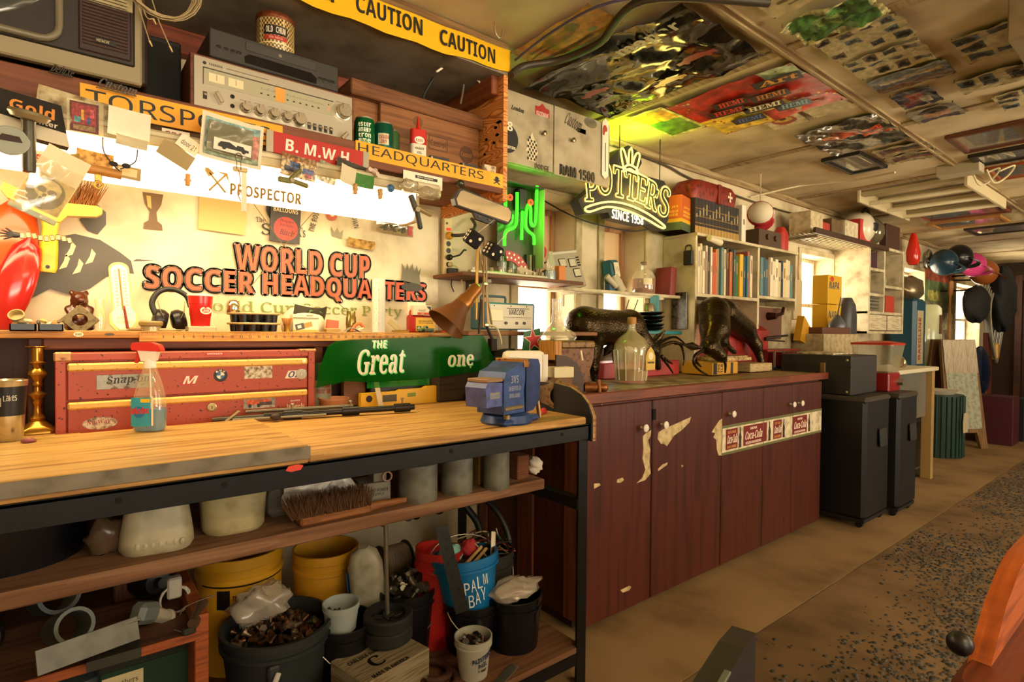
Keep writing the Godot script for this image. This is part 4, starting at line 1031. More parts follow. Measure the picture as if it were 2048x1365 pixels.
	# toy truck
	var tt = std("toy_truck","small green die-cast pickup truck on the ledge","toy truck",V(1.077,1.133,-1.875),4.0)
	part(tt,"body",mb().box(V(0,.011,0),V(.06,.009,.022),.003).box(V(-.018,.014,0),V(.022,.01,.02),.004).span(V(.006,.015,-.011),V(.03,.0185,-.009)).span(V(.006,.015,.009),V(.03,.0185,.011)),mt("5f7a4e",.4))
	part(tt,"cab",mb().loft([rr(.018,.02,.004,.016,3,V(-.002,0,0)),rr(.015,.017,.005,.026,3,V(-.002,0,0)),rr(.01,.012,.004,.0285,3,V(-.002,0,0))]),mt("6c875a",.4))
	part(tt,"side_window",mb().box(V(-.002,.0215,.0092),V(.01,.005,.001)),mt("20241c",.2))
	for x in [-.02,.019]:
		for z in [-.011,.011]:
			part(tt,"wheel",mb().cyl(V(x,.0065,z - .002),V(x,.0065,z + .002),.0065,.0065,14),ink)
			part(tt,"mudguard",mb().at(V(x,.008,z)).ext([Q(-.011,0),Q(-.008,.007),Q(0,.0095),Q(.008,.007),Q(.011,0),Q(.008,.001),Q(0,.0068),Q(-.008,.001)],.005,-.0025),mt("56714a",.4))
	solo("plastic_stopper","small red ribbed plastic cap right of the toy truck","stopper",mb().lathe([Q(0,0),Q(.011,0),Q(.011,.006),Q(.008,.008),Q(.008,.014),Q(0,.015)],16),mt("b33424",.4),V(1.164,1.13,-1.885))
	solo("black_funnel","small black rubber plug lying near the red cap","plug",mb().tube([V(-.02,.006,0),V(-.008,.009,0),V(.004,.012,0),V(.02,.016,-.02)],[.004,.009,.006,.0015],10),ink,V(1.2,1.13,-1.872))
	solo("brass_nozzle","long brass torch nozzle lying between towel roll and truck","nozzle",mb().tube([V(-.03,.006,0),V(.01,.006,.004),V(.035,.006,.006)],[.0035,.005,.004],10),brass,V(.9645,1.13,-1.875))
	power_strip()

func rr_up(w: float,d: float,y: float) -> Array:
	return rr(w,d,minf(w,d) * .45,y,3)

func bear_mesh():
	return nets([[V(0,.03,0),V(0,.055,0),.026,.024],[V(0,.085,.006),V(0,.09,.008),.021,.019],[V(0,.084,.022),V(0,.083,.03),.01,.008],[V(-.016,.106,.002),V(-.016,.107,.002),.007,.006],[V(.016,.106,.002),V(.016,.107,.002),.007,.006],[V(-.024,.06,.008),V(-.018,.04,.024),.01,.009],[V(.024,.06,.008),V(.018,.04,.024),.01,.009],[V(-.02,.014,.0),V(-.022,.012,.028),.014,.01],[V(.02,.014,.0),V(.022,.012,.028),.014,.01]],.004,.008)

# one smooth skin round tapered bones: [from, to, radius, radius]
func nets(bones: Array,cell: float,k: float) -> ArrayMesh:
	var lo = bones[0][0]
	var hi = lo
	for b in bones:
		for i in 2:
			lo = lo.min(b[i] - Vector3.ONE * (b[2 + i] + k + cell * 2))
			hi = hi.max(b[i] + Vector3.ONE * (b[2 + i] + k + cell * 2))
	var n = Vector3i(((hi - lo) / cell).ceil()) + Vector3i.ONE
	var f = PackedFloat32Array()
	f.resize(n.x * n.y * n.z)
	f.fill(1.0)
	for b in bones:
		var m = maxf(b[2],b[3]) + k * 2.0 + cell * 2
		var i0 = Vector3i(((b[0].min(b[1]) - lo - Vector3.ONE * m) / cell).floor()).clamp(Vector3i.ZERO,n - Vector3i.ONE)
		var i1 = Vector3i(((b[0].max(b[1]) - lo + Vector3.ONE * m) / cell).ceil()).clamp(Vector3i.ZERO,n - Vector3i.ONE)
		var ab: Vector3 = b[1] - b[0]
		var l2 = maxf(ab.length_squared(),1e-9)
		for z in range(i0.z,i1.z + 1):
			for y in range(i0.y,i1.y + 1):
				for x in range(i0.x,i1.x + 1):
					var p = lo + V(x,y,z) * cell
					var t = clampf((p - b[0]).dot(ab) / l2,.0,1.0)
					var d = (p - b[0] - ab * t).length() - lerpf(b[2],b[3],t)
					var q = (z * n.y + y) * n.x + x
					var o = f[q]
					var h = maxf(k - absf(o - d),.0) / k
					f[q] = minf(o,d) - h * h * k * .25
	var idx = {}
	var V = PackedVector3Array()
	var IX = PackedInt32Array()
	var off = [0,1,n.x,n.x + 1,n.x * n.y,n.x * n.y + 1,n.x * n.y + n.x,n.x * n.y + n.x + 1]
	for z in n.z - 1:
		for y in n.y - 1:
			for x in n.x - 1:
				var q = (z * n.y + y) * n.x + x
				var c = 0
				for i in 8:
					if f[q + off[i]] < .0:
						c += 1
				if c == 0 or c == 8:
					continue
				var s = Vector3.ZERO
				var cnt = 0
				for e in [[0,1],[2,3],[4,5],[6,7],[0,2],[1,3],[4,6],[5,7],[0,4],[1,5],[2,6],[3,7]]:
					var a = f[q + off[e[0]]]
					var b2 = f[q + off[e[1]]]
					if (a < .0) != (b2 < .0):
						var t = a / (a - b2)
						var pa = V(e[0] & 1,(e[0] >> 1) & 1,e[0] >> 2)
						var pb = V(e[1] & 1,(e[1] >> 1) & 1,e[1] >> 2)
						s += pa.lerp(pb,t)
						cnt += 1
				idx[q] = V.size()
				V.append(lo + (V(x,y,z) + s / cnt) * cell)
	var step = [1,n.x,n.x * n.y]
	for q in idx:
		for a in 3:
			var u = step[(a + 1) % 3]
			var w = step[(a + 2) % 3]
			var s0 = f[q] < .0
			if s0 == (f[q + step[a]] < .0):
				continue
			if not (idx.has(q - u) and idx.has(q - w) and idx.has(q - u - w)):
				continue
			var A = idx[q]
			var Bq = idx[q - u]
			var C = idx[q - u - w]
			var D = idx[q - w]
			if s0:
				IX.append_array([A,C,Bq,A,D,C])
			else:
				IX.append_array([A,Bq,C,A,C,D])
	var st = SurfaceTool.new()
	st.begin(Mesh.PRIMITIVE_TRIANGLES)
	st.set_smooth_group(0)
	for p in V:
		st.add_vertex(p)
	for i in IX:
		st.add_index(i)
	st.generate_normals()
	return st.commit()

func power_strip():
	var ink = mt("191611",.5)
	var ps = thing("power_strip","cream upright power strip screwed to the wall beside the banner","power strip",V(1.306,1.367,-2.1))
	var cr = mt("cbb682",.5)
	part(ps,"case",mb().span(V(-.022,0,-.012),V(.024,.265,.012),.004),cr)
	part(ps,"switch_lamp",mb().box(V(.002,.215,.014),V(.02,.011,.006),.001),glow("d8281c",.6))
	for i in 5:
		var y = .062 + i * .03
		part(ps,"outlet",mb().at(V(.002,y,.012),90).lathe([Q(.0115,0),Q(.0115,.0015),Q(0,.0015)],16),ink)
	for y in [.24,.012]:
		part(ps,"screw",mb().at(V(-.006,y,.012),90).lathe([Q(.0055,0),Q(.005,.0015),Q(0,.002)],10),mt("3a3428",.5))
	var o = ps.position
	var yp = thing("power_plug","yellow heavy plug with a thick grey cord in the power strip","plug",o + V(.002,.186,.014))
	part(yp,"plug_body",mb().at(Vector3.ZERO,90).lathe([Q(.016,0),Q(.017,.008),Q(.013,.024),Q(.008,.028)],16),mt("e0a62c",.4))
	part(yp,"cord",mb().tube(spline([V(0,0,.02),V(.03,.0,.05),V(.07,.012,.06),V(.105,.05,.05),V(.12,.09,.0)],6),.0075,8),mt("3a342a",.5))
	var bp = thing("power_plug","black plug with a thin cord toward the dice","plug",o + V(.002,.092,.014))
	part(bp,"plug_body",mb().at(Vector3.ZERO,90,0,0).lathe([Q(.013,0),Q(.013,.014),Q(.006,.026)],14),ink)
	part(bp,"cord",mb().tube(spline([V(0,0,.022),V(.03,.01,.04),V(.06,.035,.03),V(.09,.04,.0)],6),.004,7),ink)
	var wp = thing("power_plug","cream plug with a cream lamp cord in the lowest outlet","plug",o + V(.002,.062,.014))
	part(wp,"plug_body",mb().at(V(.006,0,0),90).lathe([Q(.01,0),Q(.01,.012),Q(.004,.022)],14),mt("d9c795",.5))
	part(wp,"cord",mb().tube(spline([V(.006,0,.02),V(.03,-.015,.03),V(.045,-.05,.03),V(.06,-.11,.02)],6),.0038,7),mt("cdbb88",.5))
	var ad = thing("power_adapter","black power adapter block plugged in under the strip","adapter",o + V(.016,.022,.02))
	part(ad,"block",mb().box(Vector3.ZERO,V(.048,.046,.03),.003),ink)
	part(ad,"rating_label",mb().box(V(.01,.002,.0152),V(.02,.026,.0008)),mt("3c372e",.6))
	part(ad,"cord",mb().tube(spline([V(0,-.02,0),V(-.006,-.05,.005),V(.004,-.08,.01)],5),.0025,6),ink)

# ---------------------------------------------------------------- on the workbench
func build_bench_items():
	var ink = mt("191611",.5)
	var wht = mt("e9dfc6",.5)
	tool_chest()
	# spray bottle of blue cleaner
	var w = thing("spray_bottle","clear spray bottle of blue window cleaner with a red trigger","spray bottle",V(.164,.885,-1.643),-28.0)
	var R = func(wd,dp,y): return rr(wd,dp,minf(wd,dp) * .42,y,5)
	part(w,"bottle",mb().loft([R.call(.062,.04,.0),R.call(.07,.046,.004),R.call(.072,.047,.05),R.call(.066,.043,.09),R.call(.046,.034,.13),R.call(.03,.027,.152),R.call(.024,.024,.162)]),glass("e8d8b0",.16,.03))
	part(w,"blue_liquid",mb().loft([R.call(.06,.038,.002),R.call(.0675,.0435,.006),R.call(.0695,.0445,.05),R.call(.0685,.044,.056)]),glass("0a7fa0",.86,.05))
	part(w,"front_label",mb().at(V(-.012,.05,.0245),0,-6).sheet(.045,.07,Q(-.003,0),.0,1,6,4),mt("2f9ab0",.4))
	part(w,"yellow_flash",mb().at(V(-.004,.078,.0256),0,-6).sheet(.028,.009,Q(-.001,0),.0,1,3,2),mt("e8c020",.4))
	part(w,"label_globe",mb().at(V(-.014,.05,.0252),0,-6).ext(circle(.014,20),.0006),mt("2474a8",.4))
	letters(w,"Windex",V(-.012,.046,.0262),.042,.016,mt("d8281e",.4),"bold",V(0,-6,4),.15,.0008)
	part(w,"white_stripe",mb().span(V(.0125,.016,.0225),V(.0165,.088,.0235)),wht)
	part(w,"collar",mb().lathe([Q(.0135,.156),Q(.0135,.174),Q(.011,.18)],18),mt("ede4d4",.4))
	part(w,"nozzle_body",mb().ext([Q(-.016,.174),Q(.014,.174),Q(.018,.19),Q(.024,.205),Q(-.026,.206),Q(-.02,.19)],.022,-.011),mt("ede4d4",.4))
	part(w,"spray_head",mb().ext([Q(-.036,.201),Q(-.03,.2),Q(.026,.197),Q(.03,.2),Q(.024,.213),Q(.006,.22),Q(-.034,.219),Q(-.038,.21)],.026,-.013),mt("d8332a",.3))
	part(w,"trigger",mb().ext([Q(-.028,.2),Q(-.016,.2),Q(-.02,.185),Q(-.028,.168),Q(-.033,.17),Q(-.027,.186)],.012,-.006),mt("cc2a22",.3))
	part(w,"dip_tube",mb().cyl(V(.004,.01,0),V(.0,.16,0),.002,.002,6),wht)
	# tumbler and candlesticks
	var tu = thing("steel_tumbler","steel travel tumbler with a black band at the bench end","tumbler",V(-.1016,.885,-1.68),12.0)
	part(tu,"steel_base",mb().lathe([Q(0,0),Q(.026,0),Q(.0275,.002),Q(.031,.058)],30),mt("c0b69c",.2,.9))
	part(tu,"black_band",mb().lathe([Q(.0312,.058),Q(.0355,.123)],30),mt("0e131a",.3))
	part(tu,"rim",mb().lathe([Q(.0355,.123),Q(.037,.135),Q(.0355,.137),Q(.034,.13),Q(0,.12)],30),mt("c9bd9c",.2,.9))
	wrap_letters(tu,"Lakes",.0342,.092,.012,.7,mt("c9c4b4",.4),"sans")
	part(tu,"swirl_mark",arc_band(.0338,.08,.1,-.75,-.45),mt("a8a494",.4))
	var brass = mt("a8782a",.25,.8)
	for q in [[V(-.0551,.872,-1.839),"turned brass candlestick between the tumbler and the tool chest"],[V(-.126,.872,-1.857) + V(-.03,0,-.06),"brass candlestick with a yellow candle at the very left edge"]]:
		var cs = thing("candlestick",q[1],"candlestick",V(q[0].x,.872,q[0].z - .02),.0,"brass candlesticks")
		part(cs,"foot",mb().loft([rr(.07,.07,.012,.0),rr(.07,.07,.012,.008),rr(.055,.055,.014,.016),rr(.05,.05,.02,.02),rr(.03,.03,.014,.03)]),brass)
		part(cs,"stem",mb().lathe([Q(.014,.03),Q(.016,.038),Q(.009,.048),Q(.0075,.07),Q(.011,.08),Q(.009,.084),Q(.019,.098),Q(.008,.106),Q(.007,.116),Q(.012,.122),Q(.009,.13),Q(.012,.138),Q(.02,.148),Q(.017,.156),Q(.009,.165),Q(.01,.172),Q(.017,.178),Q(.0125,.182),Q(.0125,.215),Q(.024,.218),Q(.024,.22),Q(.01,.22),Q(0,.21)],22),brass)
		if q[1].contains("yellow"):
			part(cs,"candle",mb().cyl(V(0,.22,0),V(0,.232,0),.008),mt("e0b020",.5))
	for q in [[V(-.0555,.87,-1.853),V(.0423,.87,-1.853),"c9b684","pale dowel lying along the bench in front of the tool chest"],[V(.0347,.87,-1.84),V(.1427,.87,-1.878),"9a917c","steel scriber lying behind the spray bottle"],[V(.2309,.87,-1.836),V(.2763,.87,-1.825),"c0ab78","short cream rod right of the spray bottle"]]:
		solo("rod",q[2] if q.size() < 4 else q[3],"rod",mb().cyl(q[0] + V(0,.005,.01),q[1] + V(0,.005,.01),.0042,.003,8),mt(q[2],.4))
	solo("steel_ring","dark steel ring leaning against the lower drawer","ring",mb().at(Vector3.ZERO,75).lathe([Q(.012,-.004),Q(.02,-.004),Q(.02,.004),Q(.012,.004),Q(.012,-.004)],24),mt("5a4a34",.4,.5),V(.2772,.857,-1.899) + V(0,.019,.004))
	solo("ground_stain","small pink lump on the plank beside the tumbler","lump",mb().ball(Vector3.ZERO,V(.014,.006,.009),10,6,.6,4),mt("8a4a4a",.7),V(-.063,.885,-1.624) + V(0,.004,0))
	# folded black stand
	var st = thing("folded_stand","folded black metal stand with clamps lying on the bench","stand",V(0,.87,0))
	var bl = mt("24211d",.4,.5)
	var a = V(.3467,.87,-1.774)
	var b = V(.904,.87,-1.65)
	a.y = .012
	b.y = .016
	part(st,"leg_tube",mb().tube([a + V(-.02,-.002,0),a.lerp(b,.4)],.0075,8),mt("4a453c",.35,.6))
	part(st,"leg_tube",mb().tube([a.lerp(b,.2),b],.0095,8),bl)
	part(st,"leg_tube",mb().tube([a.lerp(b,.12) + V(0,.014,-.01),a.lerp(b,.66) + V(0,.014,-.012)],.0055,8),mt("6a6250",.35,.6))
	part(st,"leg_tube",mb().tube([a.lerp(b,.05) + V(0,-.005,.015),a.lerp(b,.5) + V(0,-.005,.018)],.0045,8),mt("7a7058",.35,.6))
	for t in [.34,.64,.93]:
		var p = a.lerp(b,t)
		part(st,"clamp_collar",mb().tube([p - (b - a) * .045,p + (b - a) * .045],.0145,10),bl)
		part(st,"wing_screw",mb().cyl(p,p + V(0,.03,.002),.003,.003,8).ball(p + V(0,.03,0),V(.007,.004,.003),8,5),mt("9a907a",.3,.8))
	part(st,"rubber_knob",mb().ball(a.lerp(b,.26) + V(-.01,.0,.03),V(.015,.011,.012),12,8),mt("33201a",.6))
	part(st,"flat_link",mb().at(a + V(.03,.006,.012),0,25,30).box(Vector3.ZERO,V(.05,.004,.01),.001),mt("a89a78",.35,.6))
	# green acrylic sign
	var gs = thing("acrylic_sign","green see-through acrylic sign lettered THE Great one","sign",V(0,0,-1.79))
	var pp = []
	for q in [V(.6275,.9535,-1.79),V(.6402,1.019,-1.79),V(.6644,1.085,-1.79),V(.6925,1.102,-1.79),V(.7401,1.107,-1.79),V(1.28,1.123,-1.79),V(1.305,1.086,-1.79),V(1.356,.9889,-1.79),V(1.234,.9796,-1.79),V(1,.9616,-1.79),V(.8115,.962,-1.79),V(.7234,.9697,-1.79)]:
		pp.append(Q(q.x,q.y))
	var ga = glass("0a5410",.74,.12)
	ga.metallic_specular = .12
	part(gs,"acrylic_panel",mb().ext(pp,.005),ga)
	for q in [["THE",V(.841,1.079,-1.78),.055,.026,"bold"],["Great",V(.847,.9902,-1.78),.175,.085,"serifitalicbold"],["one",V(1.174,1.007,-1.78),.115,.042,"serifitalicbold"]]:
		letters(gs,q[0],V(q[1].x + .004,q[1].y - .004,.0052),q[2],q[3],mt("5ad86a",.4),q[4],V(0,0,1),.12,.0008,"letter_shadow")
		letters(gs,q[0],V(q[1].x,q[1].y,.0062),q[2],q[3],mt("f2e2cc",.4),q[4],V(0,0,1),.12,.001)
	for q in [V(.8175,1.027,-1.78),V(.8176,.9999,-1.78),V(1.22,1,-1.78)]:
		part(gs,"screw",mb().at(V(q.x,q.y,.006),90).lathe([Q(.004,0),Q(.0035,.002),Q(0,.0025)],10),mt("c8b88c",.3,.7))
	solo("acrylic_offcut","small square offcut of green acrylic under the green sign","offcut",mb().span(V(.8069,.97 - .03,-1.806),V(1.052,1.035,-1.802),.001),glass("128a1c",.5,.05))
	solo("wood_strip","pale wood strip leaning on the spirit level","strip",mb().at(Vector3.ZERO,-6,0,9).span(V(-.009,0,0),V(.009,.1,.004),.0005),mt("d8c8a4",.7),V(.8619,.87,-1.812))
	# cans and boxes behind the sign
	var mo = thing("oil_can","grey-green premium motor oil can behind the green sign","can",V(.6833,.869,-1.905))
	part(mo,"can_body",mb().lathe([Q(0,0),Q(.036,0),Q(.036,.12)],26),mt("8f8f74",.4))
	part(mo,"green_band",mb().lathe([Q(.0364,.1),Q(.0364,.155),Q(.035,.158),Q(0,.158)],26),mt("2f5a34",.4))
	for q in [["Premium",.075,1.3],["motor oil",.055,1.4],["CONTENTS 1 QUART",.02,.9]]:
		wrap_letters(mo,q[0],.0364,q[1],.015 if q[2] > 1.0 else .006,q[2],mt("9c3020",.5) if q[2] > 1.0 else ink)
	var bw = thing("clay_bowl","terracotta dish standing on the bench by the tool chest","bowl",V(.7043,.868,-1.836))
	part(bw,"dish",mb().lathe([Q(0,0),Q(.04,0),Q(.046,.036),Q(.049,.038),Q(.049,.044),Q(.045,.044),Q(.039,.006),Q(0,.005)],30),mt("b57a50",.7))
	var lv = thing("spirit_level","yellow spirit level standing on edge below the green sign","level",V(.7991,.869,-1.835))
	var L = 1.224 - .7991
	part(lv,"body",mb().ext([Q(0,0),Q(L,0),Q(L,.062),Q(L * .62,.062),Q(L * .58,.055),Q(L * .36,.055),Q(L * .33,.05),Q(0,.05)],.022,-.022),mt("e0ac14",.4))
	part(lv,"grip_slot",mb().span(V(L * .19,.015,0),V(L * .32,.04,.001),.0004),mt("4c4222",.5))
	for x in [.07,.93]:
		part(lv,"vial_hole",mb().at(V(L * x,.03,0)).ext(circle(.012,18),.001),ink)
	part(lv,"vial",mb().box(V(L * .46,.035,.001),V(.034,.014,.004),.002),mt("7a8a30",.15))
	part(lv,"white_end_tape",mb().span(V(L * .8,.004,.0),V(L * .9,.036,.0012)),mt("e0d2a8",.6))
	var rb = thing("record_box","black record sleeve with white script behind the level","record sleeve",V(.9608,.925,-1.88))
	part(rb,"sleeve",mb().box(V(0,.03,0),V(.215,.075,.012),.001),mt("14140f",.4))
	letters(rb,"EKLUND",V(.01,.047,.006),.16,.03,mt("d8ccb0",.5),"serifbold",Vector3.ZERO,.0,.0008)
	letters(rb,"and the Rustin' Albertans",V(.03,.026,.006),.14,.016,mt("e8dcc4",.5),"serifitalic",Vector3.ZERO,.0,.0008)
	part(rb,"stand_block",mb().box(V(0,-.03,-.01),V(.2,.05,.03)),mt("3a2c1c",.7))
	solo("ornament_box","small painted box beside the record sleeve","box",mb().box(V(0,.05,0),V(.08,.1,.03),.002),mt("8a5c3a",.6,.0,"speck",8.0),V(.8085,.87,-1.925))
	solo("black_mask","small black rubber mask ornament right of the record sleeve","ornament",mb().ball(V(0,.03,0),V(.03,.03,.015),14,8,.3,8),ink,V(1.12,.925,-1.885))
	solo("green_hose_coil","coil of dark green cord at the level's right end","coil",mb().lathe([Q(.014,0),Q(.026,.0),Q(.028,.006),Q(.025,.01),Q(.028,.016),Q(.025,.02),Q(.028,.027),Q(.025,.034),Q(.014,.034)],22),mt("1c2a1a",.5),V(1.234,.869,-1.789))
	blue_vise()
	rusty_vise()
	# hex nut
	var nt = thing("hex_nut","huge brass-brown hex nut standing on edge with a ring","nut",V(1.343,.868,-1.417) + V(0,.052,-.015))
	nt.rotation_degrees = V(0,-22,0)
	var hx = []
	for i in 6:
		hx.append(Q(cos(TAU * i / 6.0 + .52),sin(TAU * i / 6.0 + .52)) * .058)
	var nm = mb()
	for i in 24:
		var a0 = TAU * i / 24.0
		var a1 = TAU * (i + 1) / 24.0
		var hr = func(an):
			var s = fposmod(an - .52,TAU / 6.0) - TAU / 12.0
			return Q(cos(an),sin(an)) * .0502 / cos(s)
		nm.ext([Q(cos(a0),sin(a0)) * .034,hr.call(a0),hr.call(a1),Q(cos(a1),sin(a1)) * .034],.06,-.03)
	part(nt,"nut_body",nm,mt("7a5a2c",.35,.6,"rust",8.0))
	part(nt,"ring",mb().at(V(.052,.03,.025),20,60).lathe([Q(.011,-.004),Q(.018,-.004),Q(.018,.004),Q(.011,.004),Q(.011,-.004)],18),mt("a8743a",.35,.6))
	for q in [[V(1.233,.868,-1.38),"c83a28","red plastic clip lying between vise and hex nut"],[V(1.19,.868,-1.651),"d04a34","small red plastic clip left of the blue vise"]]:
		solo("plastic_clip",q[2],"clip",mb().box(V(0,.006,0),V(.05,.01,.016),.003).box(V(.008,.013,0),V(.02,.01,.012),.003),mt(q[1],.4),q[0],V(0,25,0))
	solo("steel_scraper","narrow cream scraper lying left of the vise","scraper",mb().at(Vector3.ZERO,0,60,0).box(V(0,.003,0),V(.07,.003,.022),.001),mt("c8b88c",.5),V(1.199,.868,-1.714))
	# white plastic jug lying behind the vise
	var wb = thing("plastic_case","white rounded plastic case standing behind the blue vise","case",V(1.274,.868,-1.53),-20.0)
	part(wb,"shell",mb().loft([rr(.15,.06,.02,.0),rr(.15,.06,.02,.185),rr(.145,.055,.02,.197),rr(.12,.04,.015,.203)]),mt("e6dcc8",.35))
	part(wb,"lid_edge",mb().loft([rr(.03,.066,.01,.01,4,V(.07,0,-.002)),rr(.03,.066,.01,.19,4,V(.07,0,-.002))]),mt("d5ccba",.35))
	solo("styrofoam_block","pale foam block beside the white case","block",mb().box(V(0,.0,0),V(.085,.04,.05),.002),mt("d9cba0",.9),V(1.443,.9897,-1.515),V(0,-12,0))
	solo("wood_block","wood block holding up the pale foam block","block",mb().span(V(-.04,0,-.022),V(.04,.9897 - .02 - .868,.022),.003),mt("6a4a2a",.7),V(1.443,.868,-1.515),V(0,-12,0))
	desk_lamp()

func tool_chest():
	var t = thing("tool_chest","rusty red two-drawer tool chest covered with stickers","tool chest",V(-.02,.857,-1.80))
	var red = mt("a8442a",.45,.1,"speck",3.0)
	var W = .647
	var Ht = .218
	part(t,"chest_body",mb().span(V(0,.003,-.185),V(W,Ht,-.012),.003),red)
	part(t,"frame",mb().span(V(0,0,-.012),V(.022,Ht,.003),.002).span(V(W - .022,0,-.012),V(W,Ht,.003),.002).span(V(.022,Ht - .02,-.012),V(W - .022,Ht,.003),.002).span(V(.022,0,-.012),V(W - .022,.006,.003),.002),red)
	var d1 = part(t,"drawer",mb().span(V(.024,.098,-.01),V(W - .024,.194,.001),.002),red)
	var d2 = part(t,"drawer",mb().span(V(.024,.008,-.01),V(W - .024,.094,.001),.002),red)
	var yl = mt("d8a648",.4,.2,"speck",5.0)
	part(d1,"drawer_pull",mb().span(V(.024,.172,.0),V(W - .026,.192,.012),.004),yl)
	part(d2,"drawer_pull",mb().span(V(.024,.074,.0),V(W - .026,.093,.012),.004),yl)
	part(t,"corner_guard",mb().span(V(-.003,Ht - .022,-.02),V(.035,Ht + .003,.006),.004),mt("b8804a",.4,.3,"rust",8.0))
	part(t,"corner_guard",mb().span(V(W - .05,Ht - .006,-.02),V(W + .003,Ht + .003,.006),.002),mt("b8804a",.4,.3,"rust",8.0))
	var z = .0012
	var sv = mt("8f8a7c",.35,.5,"rust",6.0)
	var ink = mt("15120e",.5)
	var wh = mt("eee2c8",.5)
	var plt = part(d1,"maker_plate",mb().span(V(.083,.122,.001),V(.208,.16,.0025),.0006),sv)
	letters(plt,"Snap-on",V(.15,.131,.0025),.095,.026,ink,"serifitalicbold",V(0,0,2),.2,.001)
	var ms = part(d1,"sticker",mb().at(V(.292,.138,z)).ext([Q(-.022,-.014),Q(.012,-.014),Q(.024,.013),Q(-.01,.013)],.0006),mt("b3241e",.4))
	letters(ms,"M",V(.292,.127,z + .0006),.03,.022,wh,"bold",Vector3.ZERO,.4,.0006)
	var rd = part(d1,"roundel",mb().at(V(.373,.147,z)).ext(circle(.0185,28),.0006),ink)
	for i in 4:
		part(rd,"roundel_quarter",mb().at(V(.373,.147,z + .0006),0,0,i * 90).ext([Q(0,0),Q(.0105,0),Q(.0091,.0052),Q(.0052,.0091),Q(0,.0105)],.0005),mt("2a6a9c",.4) if i % 2 == 1 else wh)
	for i in 3:
		var an = [2.25,1.57,.89][i]
		letters(rd,"BMW"[i],V(.373 + cos(an) * .0142,.147 + sin(an) * .0142 - .0025,z + .0006),.006,.0055,wh,"bold",Vector3.ZERO,.0,.0004)
	part(d1,"sticker",mb().span(V(.437,.134,.001),V(.516,.171,.0018)),mt("d8cfbc",.6,.0,"stain",14.0))
	var oi = part(d1,"sticker",mb().at(V(.588,.142,z)).ext([Q(-.034,-.012),Q(.02,-.012),Q(.03,.012),Q(-.024,.012)],.0006),wh)
	letters(oi,"OIL",V(.584,.132,z + .0006),.045,.02,mt("1d3a78",.4),"bold",Vector3.ZERO,.35,.0006)
	part(d1,"washer",mb().at(V(.604,.142,.002),90).lathe([Q(.0165,0),Q(.0165,.0015),Q(.004,.0018),Q(.004,.0)],22),mt("a8a08c",.35,.7))
	part(d1,"pull_screw",mb().at(V(.608,.182,.012),90).lathe([Q(.007,0),Q(.006,.002),Q(0,.0025)],14),mt("d8c490",.35,.6))
	var rs = part(t,"red_label",mb().span(V(.33,Ht - .012,.003),V(.385,Ht - .003,.0038)),mt("b0241c",.4))
	letters(rs,"WHITEGATE",V(.3575,Ht - .0095,.0038),.04,.004,wh,"bold",Vector3.ZERO,.0,.0004)
	var ov = part(d2,"oval_sticker",mb().at(V(.09,.035,z)).ext(circle(.037,28,Vector2.ZERO,.016),.0006),mt("ddd2ba",.5,.0,"stain",14.0))
	letters(ov,"Nu-Way",V(.087,.031,z + .0006),.05,.013,mt("a83024",.4),"serifitalicbold",V(0,0,4),.2,.0005)
	var lk = part(d2,"lock",mb().at(V(.35,.056,z),90).lathe([Q(.0135,0),Q(.0125,.004),Q(.009,.005),Q(.0085,.0035),Q(0,.0035)],22),mt("a89468",.3,.7))
	part(lk,"keyhole",mb().box(V(.35,.056,.0051),V(.002,.008,.0008)),ink)
	part(d2,"car_photo",mb().at(V(.48,.058,z + .0004)).sheet(.09,.03,Vector2.ZERO,.0,1,2,2),print_mat(blocks(96,32,"8a8274",[[.1,.1,.85,.6,"c8501e"],[.5,.4,.9,.75,"4a2c20"],[0,.75,1,1,"a89c88"],[.15,.55,.25,.9,"1a1714"],[.42,.5,.52,.9,"1a1714"]],.2),.4))
	for q in [["Appraised By",.056,.03,.006],["Wheels",.034,.055,.015],["Classic Auto Appraisal",.026,.062,.0055]]:
		letters(d2,q[0],V(.585,q[1],z),q[2],q[3],mt("ead8bc",.5),"serifitalicbold",Vector3.ZERO,.15,.0005)

